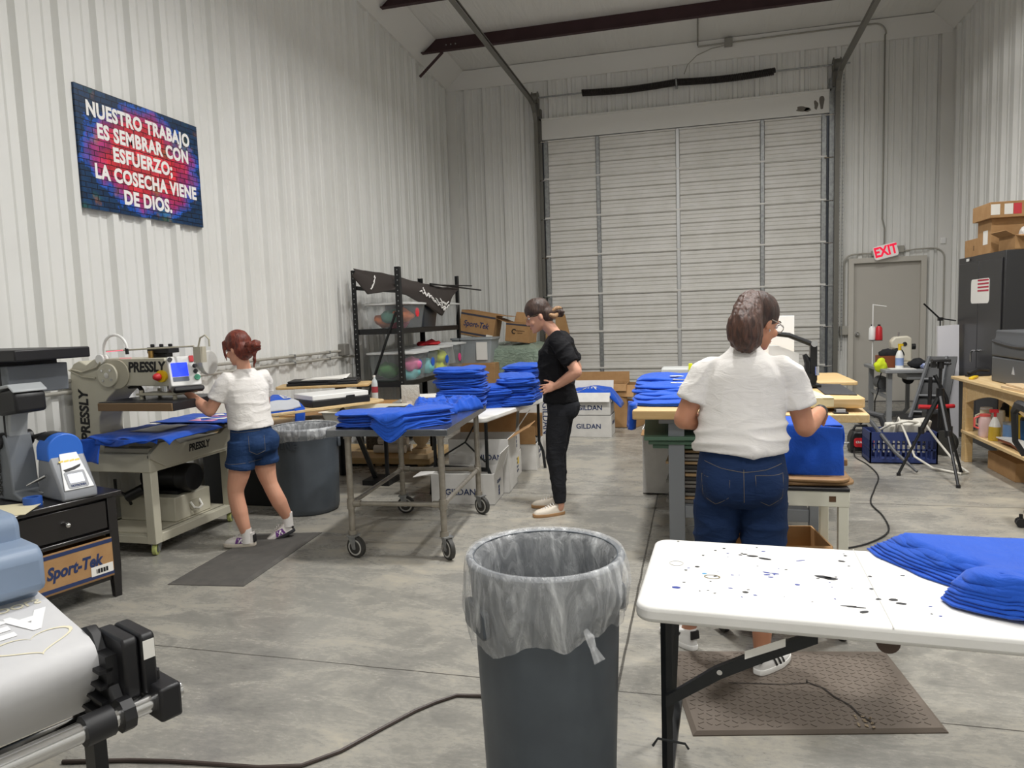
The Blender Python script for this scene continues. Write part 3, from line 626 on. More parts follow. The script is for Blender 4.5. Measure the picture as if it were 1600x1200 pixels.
b = B(); b.prism(col, 'y', 4.20, 4.42); pw(b, 'column_and_arm', BEIGE, bevel=.006)
b = B(); b.cyl((-4.00, 4.20, 1.29), (-4.00, 4.188, 1.29), .105, seg=36); pw(b, 'hinge_ring', BEIGED, bevel=.003)
b = B(); b.cyl((-4.066, 4.19, 1.285), (-4.066, 4.17, 1.285), .085, seg=36); pw(b, 'hinge_disc', BEIGE, bevel=.004)
b = B(); [b.cyl((-4.066+.05*cos(a), 4.171, 1.285+.05*sin(a)), (-4.066+.05*cos(a), 4.163, 1.285+.05*sin(a)), .009, seg=8) for a in (.8, 2.4, 4, 5.6)]; b.cyl((-4.066, 4.171, 1.285), (-4.066, 4.165, 1.285), .02, seg=12); pw(b, 'hinge_bolts', CHROME)
b = text_bm('PRESSLY', .098, bold=.004, sx=.86, shear=.1); b.xf(frame((-3.752, 4.198, 1.335), (1, 0, .0), (0, 0, 1))); pw(b, 'lettering', INK, smooth=False)
b = text_bm('PRESSLY', .11, bold=.004, sx=.92, shear=.1); b.xf(frame((-4.315, 4.198, .99), (.02, 0, 1), (-1, 0, .02))); pw(b, 'lettering', INK, smooth=False)
b = B(); b.cyl((-3.62, 4.20, 1.272), (-3.62, 4.178, 1.272), .042, seg=24); k_ = pw(b, 'stop_ring', YEL)
b = B(); b.cyl((-3.628, 4.18, 1.272), (-3.628, 4.165, 1.272), .016); b.caps((-3.63, 4.16, 1.27), (-3.632, 4.15, 1.27), .028, .024); pw(b, 'stop_button', REDM)
# control panel at the nose
cpf = frame((-3.475, 4.31, 1.305), (.35, -.0, -.0) if 0 else (.25, .93, 0), (-.42, .1, .9))
cpf = frame((-3.475, 4.245, 1.305), Vector((.62, .78, 0)), Vector((-.30, .20, .93)))
b = B(); b.prism(rrect(.20, .22, .012), 'z', -.09, .0); b.xf(cpf); pw(b, 'control_panel', mat('panel_white', '#e4e4e2', .4), bevel=.006)
b = B(); b.prism(shift(rrect(.105, .10, .004), -.03, .01), 'z', 0, .004); b.xf(cpf); pw(b, 'screen', mat('blue_lit_screen', '#1f3cff', .3, emit=1.2))
b = B(); b.prism(shift(rrect(.105, .03, .004), -.03, -.06), 'z', 0, .003); b.xf(cpf); pw(b, 'keypad', mat('slate', '#5d6675', .5))
b = B(); b.prism(shift(rrect(.03, .045, .004), .055, .085), 'z', 0, .008); b.xf(cpf); pw(b, 'power_switch', REDM)
for kx, ky in ((.07, .03), (.07, -.01), (-.085, .085)): b = B(); b.cyl((kx, ky, 0), (kx, ky, .015), .015); b.xf(cpf); pw(b, 'knob', BLACK)
b = B(); b.cyl((.075, -.055, 0), (.075, -.055, .014), .02); b.xf(cpf); pw(b, 'start_button', mat('green_button', '#2c8a6a', .4))
b = B(); b.prism(shift(rrect(.2, .035, .015), .01, -.135), 'z', -.03, .02); b.xf(cpf); pw(b, 'handle', BLACK, bevel=.008)
b = B(); m_ = Matrix.Rotation(pi/2, 4, 'Y'); b.lathe([(.0, -.02), (.085, -.02), (.088, .0), (.085, .02), (0, .02)], (-3.40, 4.40, 1.35), m=m_); pw(b, 'side_disc', mat('disc_white', '#cfcfca', .4), bevel=.003)
# top fittings
b = B(); b.box(-3.78, -3.60, 4.25, 4.36, 1.43, 1.475); b.box(-3.75, -3.64, 4.27, 4.34, 1.40, 1.43); [b.cyl((x, 4.29, 1.475), (x, 4.29, 1.495), .014, seg=10) for x in (-3.765, -3.69, -3.615)]; pw(b, 'valve_block', BLACK, bevel=.004)
b = B(); b.cyl((-3.735, 4.235, 1.40), (-3.735, 4.235, 1.45), .018); pw(b, 'brass_fitting', mat('brass', '#a8874e', .35, .8))
b = B(); b.cyl((-4.12, 4.24, 1.455), (-3.38, 4.24, 1.475), .006, seg=8); pw(b, 'laser_rail', BEIGED)
b = B(); b.cyl((-4.13, 4.18, 1.40), (-4.13, 4.24, 1.40), .036, seg=20); pw(b, 'lamp_joint', WHITE, bevel=.004)
b = B(); b.tube([(-4.12, 4.22, 1.41)]+[(-4.02-.10*cos(a), 4.22, 1.47+.10*sin(a)) for a in (radians(180*i/10) for i in range(11))], .010, 8); pw(b, 'white_hose', WHITE)
b = B(); b.cyl((-3.925, 4.22, 1.475), (-3.922, 4.22, 1.43), .012, seg=10); pw(b, 'laser_pointer', BLACK)
PINKL = mat('laser_spot', '#ff6d86', .5, emit=.8)
b = B(); b.cyl((-4.08, 4.20, 1.452), (-3.94, 4.20, 1.46), .0035, seg=6); b.box(-3.97, -3.87, 4.198, 4.2, 1.403, 1.406); pw(b, 'laser_line', PINKL)
b = B(); b.box(-3.39, -3.33, 4.24, 4.30, 1.36, 1.47); b.tube([(-3.36, 4.26, 1.47), (-3.34, 4.26, 1.53), (-3.30, 4.26, 1.55), (-3.27, 4.26, 1.52), (-3.27, 4.26, 1.47)], .006, 8); pw(b, 'laser_bracket', BEIGED)
b = B(); b.tube([(-4.40, 4.195, 1.33), (-4.30, 4.19, 1.31), (-4.16, 4.185, 1.345), (-4.12, 4.18, 1.38)], .007, 8); b.tube([(-4.42, 4.195, 1.325), (-4.3, 4.19, 1.275), (-4.18, 4.185, 1.265)], .006, 8); pw(b, 'signal_cable', BEIGED)
# heat plate
b = B(); b.box(-4.04, -3.43, 4.04, 4.60, 1.045, 1.10); pw(b, 'heat_plate', mat('heat_plate_brown', '#7d6447', .5), bevel=.004)
b = B(); b.box(-3.432, -3.425, 4.05, 4.60, 1.045, 1.10); b.box(-4.04, -3.43, 4.05, 4.60, 1.098, 1.106); pw(b, 'plate_cover', mat('plate_black', '#232326', .4), bevel=.002)
b = B(); b.box(-3.86, -3.52, 4.20, 4.42, 1.135, 1.15); [b.cyl((x, y, 1.10), (x, y, 1.17), .014, seg=10) for x in (-3.83, -3.55) for y in (4.22, 4.40)]; pw(b, 'pressure_frame', BEIGED, bevel=.003)
b = B(); b.cyl((-3.69, 4.31, 1.14), (-3.69, 4.31, 1.22), .04); pw(b, 'piston', CHROME)
b = B(); b.tube([(-4.00, 4.3, 1.19), (-3.90, 4.28, 1.195), (-3.87, 4.27, 1.17), (-3.86, 4.27, 1.10)], .016, 8); pw(b, 'heater_cable', BLACK)
# lower platens
for y0, y1, nm in ((4.05, 4.52, 'lower_platen'), (4.60, 5.05, 'lower_platen')):
    b = B(); b.box(-4.06, -3.45, y0, y1, .845, .87); pw(b, nm, mat('platen_rubber', '#5b5852', .7), bevel=.006)
    b = B(); b.box(-3.95, -3.72, y0+.14, y1-.12, .77, .845); pw(b, 'platen_carriage', BEIGED, bevel=.004)
# motor and cabinet on the lower deck
b = B(); b.box(-4.34, -3.76, 4.16, 4.96, .13, .15); pw(b, 'deck', BEIGED)
b = B(); b.box(-4.30, -3.80, 4.43, 4.83, .15, .335); k_ = pw(b, 'drawer_cabinet', BEIGE, bevel=.008)
b = B(); b.prism(shift(rrect(.11, .07, .02), 4.64, .24), 'x', -3.80, -3.79); pw(b, 'handle_plate', BEIGED); b = B(); b.tube([(-3.795, 4.59, .265), (-3.765, 4.595, .22), (-3.76, 4.64, .205), (-3.765, 4.685, .22), (-3.795, 4.69, .265)], .009, 8); pw(b, 'drawer_handle', mat('handle_white', '#dedcd4', .4))
MOT = mat('motor_black', '#141416', .35)
b = B(); m_ = Matrix.Rotation(pi/2, 4, 'Y'); b.lathe([(.07, -.22), (.10, -.2), (.10, .1), (.108, .11), (.108, .20), (.10, .215), (.0, .22)], (-3.98, 4.62, .455), m=m_, seg=28); b.box(-4.15, -3.90, 4.56, 4.70, .54, .585); b.box(-4.2, -3.85, 4.53, 4.72, .335, .36); pw(b, 'pump_motor', MOT)
b = B(); b.tube([(-3.95, 4.6, .58), (-3.93, 4.58, .62), (-3.9, 4.6, .62), (-3.85, 4.64, .59)], .008, 6); pw(b, 'pump_hose', MOT); b = B(); b.tube([(-4.2, 4.3, .5), (-4.18, 4.28, .42), (-4.1, 4.3, .38), (-4.12, 4.35, .3)], .012, 6); pw(b, 'pump_hose', MOT); b = B(); b.cyl((-4.12, 4.32, .36), (-4.0, 4.36, .42), .04, seg=12); pw(b, 'pump_filter', MOT)
WHL = mat('caster_yellow_green', '#a9b06a', .5)
def caster(par, x, y, r, wd, m, fork, ang=0, ztop=.1, world=True):
    a = Vector((-sin(ang), cos(ang), 0)); c = Vector((x, y, r)); ax = Vector((cos(ang), sin(ang), 0)); b = B()
    mm = Matrix(((a.x, 0, ax.x, 0), (a.y, 0, ax.y, 0), (0, 1, 0, 0), (0, 0, 0, 1))) if 0 else None
    b.tube([c-ax*wd/2, c-ax*wd*.42, c+ax*wd*.42, c+ax*wd/2], [r*.9, r, r, r*.9], 24); w_ = b.obj('caster_wheel', m, par, world=world)
    b = B(); b.tube([c-ax*(wd/2+.001), c+ax*(wd/2+.001)], r*.55, 20); b.tube([c-ax*(wd/2+.012), c+ax*(wd/2+.012)], r*.18, 10); b.obj('hub', fork, w_, world=world)
    b = B()
    for s in (-1, 1):
        o = c+ax*s*(wd/2+.008); o2 = Vector((x, y, ztop)) + a*.02+ax*s*(wd/2+.008)
        b.loft([[o+a*u+Vector((0, 0, -.012))+ax*t for u, t in ((-.012, -.003), (.012, -.003), (.012, .003), (-.012, .003))], [o2+a*u+ax*t for u, t in ((-.03, -.003), (.03, -.003), (.03, .003), (-.03, .003))]])
    b.cbox((x+a.x*.02, y+a.y*.02, ztop), (.07, .07, .008), rz=ang); b.obj('caster_fork', fork, w_, world=world); return w_
for x, y in ((-3.74, 4.14), (-3.74, 4.98), (-4.34, 4.14), (-4.34, 4.98)): caster(ps, x, y, .04, .03, WHL, GALV, .3, .085)
# shirt on the press
def drape(nx, ny, fn, nm, m, parent=None, solid=.004, **k):
    b = B(); b.grid(nx, ny, fn); return b.obj(nm, m, parent, solid=solid, ang=80, **k)
sh = thing('tshirt', 'blue t-shirt spread under the raised plate of the beige heat press', 't-shirt', (-3.75, 4.28, .872))
def f1(u, v):
    x = -4.16+.74*u; y = 3.98+.56*v; z = .879+.006*nz((x, y, 0), 7)
    ov = max(0, -4.07-x)/.09; z -= .035*ov*ov
    e = max(0, 4.05-y)/.07; z -= .05*e*e*(.6+.4*sin(x*22)) 
    ex = max(0, x+3.47)/.05; z -= .02*ex
    return Vector((x, y, z+.004*nz((x, y, 1), 16)))
b = B(); b.grid(40, 30, f1); pw2 = b.obj('body_panel', BLUECLOTH, sh, world=True, solid=.004, ang=80)
def f2(u, v):
    x = -4.165+.17*u+.02*v; z = .85-.16*v; y = 3.985-.03*v-.012*sin(u*5+v*3); return Vector((x, y, z+.012*sin(u*3)))
b = B(); b.grid(14, 12, f2); b.obj('sleeve', BLUECLOTH, sh, world=True, solid=.006, ang=80)
b = B(); b.grid(20, 6, lambda u, v: Vector((-4.02+.50*u, 3.985+.02*sin(u*9)-.012*v, .86-.035*v-.02*v*sin(u*6)))); b.obj('hem', BLUECLOTH, sh, world=True, solid=.005, ang=80)
b = B(); b.grid(6, 6, lambda u, v: f1(.36+.32*u, .30+.6*v)+Vector((0, 0, .006))); b.obj('transfer_sheet', mat('film_transfer', '#6e6f78', .35), sh, world=True, smooth=True, solid=.001)
sh2 = thing('tshirt', 'blue t-shirt with pink and white print on the second platen of the beige press', 't-shirt', (-3.75, 4.82, .872))
def f3(u, v):
    x = -4.10+.66*u; y = 4.58+.50*v; ex = max(0, x+3.47)/.13; return Vector((x, y, .886+.008*nz((x, y, 3), 9)-.05*ex*ex))
b = B(); b.grid(36, 24, f3); b.obj('body_panel', BLUECLOTH, sh2, world=True, solid=.006, ang=80)
PINKP = mat('pink_print', '#e79ac2', .6)
for i, (u0, u1, v0, v1, m) in enumerate(((.45, .78, .12, .3, PINKP), (.4, .8, .36, .5, WTXT), (.45, .78, .58, .7, PINKP), (.42, .75, .76, .9, WTXT))):
    b = B(); b.grid(12, 3, lambda u, v: f3(u0+(u1-u0)*u, v0+(v1-v0)*v*(.6+.4*sin(u*9)))+Vector((0, 0, .0045))); b.obj('print_stroke', m, sh2, world=True, solid=.0008)
# ================================================================== middle of the room
BING = mat('bin_grey_plastic', '#4d545b', .45, var='#464c53', vsc=5)
def trash_can(label, loc, Hh, Rt, Rb, mark=None, ang=0):
    o = thing('trash_can', label, 'trash can', loc, ang); seg = 64
    def ring(r, z, rib=0): return [Vector(((r+(rib if (k % 8) in (0, 1, 2) else 0))*cos(2*pi*k/seg), (r+(rib if (k % 8) in (0, 1, 2) else 0))*sin(2*pi*k/seg), z)) for k in range(seg)]
    b = B(); R = lambda z: Rb+(Rt*.955-Rb)*z/Hh
    b.loft([ring(Rb*.93, 0), ring(Rb, .02)]+[ring(R(z), z, .004) for z in (.05, Hh*.3, Hh*.6, Hh*.80)]+[ring(R(Hh*.82)+.004, Hh*.82), ring(R(Hh*.9)+.006, Hh*.9), ring(Rt*.985, Hh-.035), ring(Rt, Hh-.025), ring(Rt+.003, Hh-.010), ring(Rt-.006, Hh), ring(Rt-.022, Hh-.004), ring(R(Hh*.8)-.012, Hh*.8), ring(R(.1)-.012, .05), ring(.02, .04)])
    b.obj('bin', BING, o, ang=40)
    for s in (0, pi):   # moulded handles
        b = B(); b.prism(rrect(.16, .09, .02), 'y', -.012, .012); b.xf(Matrix.Rotation(s+radians(100), 4, 'Z') @ Matrix.Translation((0, -(R(Hh*.8)+.008), Hh*.80))); b.obj('handle', BING, o, bevel=.006)
    return o
FILM = NT('clear_plastic_film'); fb = FILM.b; fb.inputs['Base Color'].default_value = lin('#e6e8ea'); fb.inputs['Roughness'].default_value = .22; fb.inputs['Specular IOR Level'].default_value = .8
v_ = FILM.obj((1, 1, .35)); FILM.bump(FILM.noise(v_, 16, 4, .6, 1.4), .8, .02)
tr_ = FILM.n('ShaderNodeBsdfTransparent'); mx_ = FILM.n('ShaderNodeMixShader'); FILM.l(FILM.math('ADD', FILM.math('MULTIPLY', FILM.math('POWER', FILM.noise(FILM.obj((1, 1, .28)), 17, 4, .6, 1.2), 3.0), 1.5), .13), mx_.inputs[0])
FILM.l(tr_.outputs[0], mx_.inputs[1]); FILM.l(fb.outputs[0], mx_.inputs[2]); FILM.l(mx_.outputs[0], FILM.t.nodes['Material Output'].inputs[0]); FILM = FILM.m
def liner(par, Hh, Rt, Rb, drop, seed, low=None):
    """thin bag folded over the rim: in the can, over the rim and down outside"""
    seg = 120; R = lambda z: Rb+(Rt*.955-Rb)*z/Hh; rings = []
    def rr(z, r, amp):
        out = []
        for k in range(seg):
            a = 2*pi*k/seg; q = r+amp*(nz((cos(a)*3, sin(a)*3, z*2), 2.2, seed)+.5*nz((cos(a)*3, sin(a)*3, 0), 6, seed)); zz = z
            out.append(Vector((q*cos(a), q*sin(a), zz)))
        return out
    for z in (.10, .3, .5, Hh-.1, Hh-.03): rings.append(rr(z*Hh/.85 if z < .6 else z, R(min(z, Hh*.8))-.026, .008))
    rings.append(rr(Hh+.002, Rt-.014, .001)); rings.append(rr(Hh+.005, Rt, .001)); rings.append(rr(Hh-.012, Rt+.007, .002))
    n = 7
    for i in range(1, n+1):
        t_ = i/n; ring = []
        for k in range(seg):
            a = 2*pi*k/seg; dz = drop*(1+.22*sin(a-.6)+.16*nz((cos(a)*2, sin(a)*2, 0), 1.5, seed))
            r = Rt+.008+.012*sin(pi*t_)+.010*nz((cos(a)*4, sin(a)*4, t_), 2.5, seed)+.006*nz((cos(a)*4, sin(a)*4, t_*.4), 7, seed)-.012*t_
            r = max(r, Rt*.97); ring.append(Vector((r*cos(a), r*sin(a), Hh-.012-dz*t_)))
        rings.append(ring)
    b = B(); b.loft(rings, cap=False); return b.obj('bin_liner', FILM, par, ang=180)
tc = trash_can('large grey trash can lined with a clear plastic bag in the front middle', (-.47, 2.15, 0), .86, .248, .205, ang=.5)
liner(tc, .86, .248, .205, .235, 3)
b = B(); b.tube([(.155, -.20, .70), (.17, -.215, .685), (.18, -.225, .66), (.20, -.24, .63)], [.008, .014, .010, .018], 8); b.xf(Matrix.Rotation(-.5, 4, 'Z')); b.obj('bag_knot', FILM, tc)
tc2 = trash_can('grey trash can with embossed lettering behind the red haired woman', (-3.27, 5.42, 0), .735, .29, .255, ang=.3)
liner(tc2, .735, .29, .255, .10, 5)
bq = text_bm('ULINE', .075, bold=.003); bq.xf(frame((0, 0, 0), (1, 0, 0), (0, 0, 1))); 
for v in bq.bm.verts: a_ = -1.63+v.co.x/.285; v.co = Vector(((.297-v.co.y*.5)*cos(a_), (.297-v.co.y*.5)*sin(a_), .60+v.co.z))
bq.xf(Matrix.Rotation(-.3, 4, 'Z')); bq.obj('lettering', mat('dark_emboss', '#33383e', .6), tc2, smooth=False)
# ---- floor mats
MATG = mat('rubber_mat_grey', '#56534f', .85, var='#4c4a47', vsc=14, bump=.3, bsc=300, bd=.002)
def mat_slab(nm, label, pts, h, bev, m, tread=0):
    c = Vector((sum(p[0] for p in pts)/4, sum(p[1] for p in pts)/4, 0)); b = B()
    top = [Vector((p[0], p[1], 0)).lerp(c, .0) for p in pts]
    def ins(d): return [Vector((p[0], p[1], 0))+(c-Vector((p[0], p[1], 0))).normalized()*d for p in pts]
    b.loft([ins(0), [v+Vector((0, 0, .004)) for v in ins(0)], [v+Vector((0, 0, h)) for v in ins(bev)]])
    if tread:
        P4 = [Vector((p[0], p[1])) for p in pts]
        def inside(q): return all((P4[(k+1) % 4]-P4[k]).cross(q-P4[k])*sg > .03*(P4[(k+1) % 4]-P4[k]).length for k in range(4))
        sg = 1 if (P4[1]-P4[0]).cross(P4[2]-P4[1]) > 0 else -1
        for i in range(-24, 24):
            for k in range(-24, 24):
                q = Vector((c.x+tread*i, c.y+tread*k))
                if inside(q): b.cbox((q.x, q.y, h+.0005), (tread*.72, tread*.2, .003), rz=radians(38 if (i+k) % 2 else -38))
    return tag(b.obj(nm, m, smooth=False, loc=(c.x, c.y, 0)), label, 'floor mat')
mat_slab('floor_mat', 'grey anti-fatigue mat under the red haired woman', [(-3.227, 3.644), (-2.72, 3.70), (-2.80, 4.80), (-3.30, 4.69)], .016, .07, MATG)
t = NT('diamond_plate_rubber'); v = t.obj(); b_ = t.b; b_.inputs['Roughness'].default_value = .75
t.l(t.mix(t.noise(v, 5, 5), '#6e6359', '#5d544b'), b_.inputs['Base Color'])
rot = t.n('ShaderNodeMapping'); rot.inputs['Rotation'].default_value = (0, 0, radians(45)); rot.inputs['Scale'].default_value = (26, 26, 26); t.l(v, rot.inputs[0])
ck = t.n('ShaderNodeTexBrick'); ck.inputs['Scale'].default_value = 1; ck.inputs['Mortar Size'].default_value = .36; ck.inputs['Brick Width'].default_value = 1.3; ck.inputs['Row Height'].default_value = 1.0; ck.inputs['Mortar Smooth'].default_value = .4; t.l(rot.outputs[0], ck.inputs[0])
t.bump(t.noise(v, 260, 2), .2, .002); DMAT = t.m
m2 = mat_slab('floor_mat', 'cracked brown diamond plate mat under the woman in the white shirt', [(-.155, 3.29), (.835, 3.47), (.90, 2.84), (-.025, 2.635)], .016, .02, DMAT, tread=.032)
CRK = mat('crack_dark', '#2a2521', .9)
b = B(); 
def ribbon(b, pts, w_, z):
    for (x0, y0), (x1, y1) in zip(pts, pts[1:]):
        d = Vector((x1-x0, y1-y0, 0)).normalized(); n = Vector((-d.y, d.x, 0))*w_/2; p = Vector((x0, y0, z)); q = Vector((x1, y1, z)); b.faces([p-n, q-n*.8, q+n*.8, p+n], [(0, 1, 2, 3)])
cc = m2.location
b = B(); ribbon(b, [(.12-cc.x, 3.03-cc.y), (.22-cc.x, 3.045-cc.y), (.34-cc.x, 3.06-cc.y), (.44-cc.x, 3.09-cc.y), (.445-cc.x, 3.12-cc.y)], .006, .0195); b.obj('crack', CRK, m2, smooth=False)
b = B(); ribbon(b, [(.44-cc.x, 3.10-cc.y), (.50-cc.x, 3.06-cc.y), (.53-cc.x, 3.0-cc.y), (.58-cc.x, 2.94-cc.y), (.60-cc.x, 2.88-cc.y), (.645-cc.x, 2.82-cc.y)], .009, .0195); b.obj('crack', CRK, m2, smooth=False)
b = B(); [b.cbox((.63-cc.x+.03*sin(i*2.1), 2.77-cc.y+.035*cos(i*1.7), .0195), (.012, .007, .001), rz=i) for i in range(14)]; b.xf(Matrix.Translation((-.02, .06, 0))); b.obj('bare_patch', mat('rubber_crumb', '#8d7d66', .9), m2, smooth=False)
# ---- extension cord on the floor
b = B(); b.tube([(-.58, 2.62, .008), (-.75, 2.72, .008), (-.90, 2.744, .008), (-1.0, 2.73, .008), (-1.07, 2.66, .008), (-1.13, 2.58, .008), (-1.22, 2.42, .008), (-1.30, 2.27, .008), (-1.40, 2.16, .008), (-1.55, 2.12, .008), (-1.76, 2.10, .008), (-1.90, 2.085, .008), (-2.05, 2.06, .008), (-2.3, 2.0, .008)], .0075, 8)
tag(b.obj('extension_cord', mat('brown_cord', '#3d322d', .5), loc=(-1.3, 2.3, 0)), 'dark brown extension cord curving on the floor left of the front trash can', 'cord')
# ---- stainless table
st = thing('steel_work_table', 'stainless steel rolling table with pipe legs and four casters', 'table', (-2.41, 4.25, 0), radians(5))
SSTOP = mat('stainless_top', '#8b8e93', .22, .9, var='#7c8087', vsc=8)
b = B(); b.box(0, .84, 0, 1.27, .845, .89); b.obj('table_top', SSTOP, st, bevel=.004)
lp = [(.12, .08), (.77, .08), (.77, 1.18), (.12, 1.18)]
for x, y in lp:
    b = B(); b.cyl((x, y, .17), (x, y, .845), .0215, seg=20); lg = b.obj('leg', PIPE, st)
    for z0_, z1_, r_c in ((.335, .405, .028), (.15, .185, .030), (.82, .846, .03)): b = B(); b.cyl((x, y, z0_), (x, y, z1_), r_c, seg=20); b.obj('collar', PIPE, lg)
for (x0, y0), (x1, y1) in zip(lp, lp[1:]+lp[:1]):
    b = B(); b.cyl((x0, y0, .37), (x1, y1, .37), .0165, seg=16); rl = b.obj('rail', PIPE, st)
    p, q = Vector((x0, y0, .37)), Vector((x1, y1, .37)); d = (q-p).normalized(); b = B(); b.cyl(p+d*.02, p+d*.07, .024); b.obj('collar', PIPE, rl); b = B(); b.cyl(q-d*.07, q-d*.02, .024); b.obj('collar', PIPE, rl)
RUB = mat('caster_rubber', '#33322f', .6)
for (x, y), an in zip(lp, (1.25, .75, 1.0, 1.6)):
    wh = caster(st, x+.03, y-.02, .072, .034, RUB, GALV, an, .15, world=False)
    a = Vector((cos(an), sin(an), 0)); c = Vector((x+.03, y-.02, .072)); b = B(); b.tube([c-a*.0185, c+a*.0185], .055, 24); b.obj('wheel_disc', mat('caster_light_ring', '#b9b7b1', .5), wh); b = B(); b.tube([c-a*.020, c+a*.020], .044, 24); b.obj('wheel_hub', RUB, wh)
# ---- folded shirts
def shirt_bm(seed, L, Wd, H, layers=3, rag=.026, dome=.012):
    b = B(); n = 44; t_ = H/layers; rnd = random.Random(seed)
    for l in range(layers):
        z0 = l*t_; dx, dy = rnd.uniform(-rag, rag), rnd.uniform(-rag, rag); sL, sW = L*(1-rnd.uniform(0, .05)), Wd*(1-rnd.uniform(0, .06))
        def per(sc, z, zn):
            out = []
            for k in range(n):
                a = 2*pi*k/n; ca, sa = cos(a), sin(a); e = .38; x = abs(ca)**e*(1 if ca > 0 else -1); y = abs(sa)**e*(1 if sa > 0 else -1)
                px, py = x*sL/2*sc, y*sW/2*sc; wv = rag*.8*nz((px, py, z0), 6, seed+l)
                out.append(Vector((px*(1+wv)+dx+wv*.6, py*(1+wv)+dy+wv*.5, z+.010*nz((px, py, 0), 5, seed)+(zn*nz((px, py, l), 6, seed)+zn*.6*nz((px, py, l), 15, seed)))))
            return out
        g = t_*1.12
        b.loft([per(.5, z0+.0005, 0), per(.965, z0, .002), per(.995, z0+g*.22, .006), per(1, z0+g*.5, .009), per(.99, z0+g*.8, .011), per(.955, z0+g, .014), per(.8, z0+g+dome*.4, .018), per(.5, z0+g+dome, .020), per(.2, z0+g+dome*1.1, .012), per(.01, z0+g+dome*1.1, .008)])
    return b
_sv = {}
def shirt(label, group, loc, rz, size=(.36, .28, .035), seed=0, tilt=(0, 0), m=None):
    key = (seed % 5, size)
    if key not in _sv:
        bb = shirt_bm(seed % 5+11, *size); me = bpy.data.meshes.new('folded_tshirt'); bmesh.ops.recalc_face_normals(bb.bm, faces=bb.bm.faces); bb.bm.to_mesh(me); bb.bm.free()
        me.polygons.foreach_set('use_smooth', [True]*len(me.polygons)); me.materials.append(m or BLUECLOTH); _sv[key] = me
    o = bpy.data.objects.new('folded_tshirt', _sv[key]); COL.objects.link(o); o.location = loc; o.rotation_euler = (tilt[0], tilt[1], rz); ORG[o.name] = Matrix.Identity(4)
    return tag(o, label, 't-shirt', group)
rs = random.Random(4)
def pile(label, group, x, y, z, n, rz, size=(.36, .28, .035), jit=.02, lean=(0, 0), tilt=(0, 0)):
    for i in range(n):
        shirt(label, group, (x+rs.uniform(-jit, jit)+lean[0]*i, y+rs.uniform(-jit, jit)+lean[1]*i, z+size[2]*.93*i), rz+rs.uniform(-.08, .08), size, i+int(x*100), (tilt[0]+rs.uniform(-.02, .02), tilt[1]+rs.uniform(-.02, .02)))
a5 = radians(5)
pile('folded blue t-shirt in the flat stack on the front left corner of the steel table', 'shirts in the left stack on the steel table', -2.17, 4.50, .891, 5, a5+.05, (.46, .30, .020), .012)
iT = wmat(st).inverted()
for i in range(6):   # a stack whose near ends hang over the table edge
    rz = a5+.82+.05*sin(i*2.3); Mx = Matrix.Translation((-1.875+.008*sin(i*3), 4.475+.008*cos(i*2), .893+.0165*i)) @ Matrix.Rotation(rz, 4, 'Z'); bb = shirt_bm(31+i, .56, .27, .020, 2, .02, .008)
    def hang(p, n):
        q = iT @ (Mx @ p); t_ = -.004-q.y
        if t_ <= 0: return Vector((0, 0, 0))
        d = Mx.to_3x3().inverted() @ (wmat(st).to_3x3() @ Vector((0, t_*.75, 0))); return d+Vector((0, 0, -t_*.85))
    bb.disp(hang); o = bb.obj('folded_tshirt', BLUECLOTH, ang=180); o.matrix_world = Mx; tag(o, 'folded blue t-shirt in the stack hanging over the front edge of the steel table', 't-shirt', 'shirts in the front stack on the steel table')
# rumpled row of shirts behind
def rumple(label, group, loc, rz, L, Wd, H, seed, fold=3):
    o = thing('rumpled_tshirt', label, 't-shirt', loc, rz, group); b = B()
    def fn(u, v):
        x = (u-.5)*L; y = (v-.5)*Wd; e = min(u, 1-u, v, 1-v)*2; env = min(1, e*3.2)**.5
        rid = .5+.5*nz((x, y, 0), 5, seed)+.26*(1-abs(nz((x*1.6, y*.7, 2), 7, seed))*2.2)+.26*(1-abs(nz((x*1.3, y*.8, 7), 17, seed))*2.4)+.08*nz((x, y, 4), 26, seed)
        return Vector((x*(1+.2*nz((x, y, 5), 4, seed)), y*(1+.25*nz((x, y, 6), 4, seed)), H*env*(.35+.7*rid)))
    b.grid(70, 56, fn); 
    fl = B(); bm2 = b.bm; bm2.normal_update()
    vb = bmesh.ops.extrude_edge_only(bm2, edges=[e for e in bm2.edges if e.is_boundary]); 
    for v in [g for g in vb['geom'] if isinstance(g, bmesh.types.BMVert)]: v.co.z = 0; v.co.x *= .97; v.co.y *= .97
    b.obj('cloth', BLUECLOTH, o, ang=180); return o
rumple('crumpled blue t-shirt lying at the middle of the steel table beside the stacks', 'crumpled shirts on the steel table', (-1.98, 5.02, .892), .9, .34, .32, .085, 3)
rumple('crumpled blue t-shirt nearest the far right corner of the steel table', 'crumpled shirts on the steel table', (-1.83, 5.34, .892), .8, .30, .34, .10, 8)
rumple('crumpled blue t-shirt at the back centre of the steel table', 'crumpled shirts on the steel table', (-2.05, 5.32, .892), .4, .30, .26, .09, 14)
b = B(); b.cbox((0, 0, .002), (.36, .26, .003), rz=.1); b.cbox((.03, .02, .005), (.34, .25, .002), rz=-.05); q = b.obj('backing_paper', mat('cream_sheet', '#ded2b4', .8), smooth=False); q.location = (-2.12, 4.86, .891); tag(q, 'cream paper sheet on the steel table behind the flat shirt stack', 'paper')
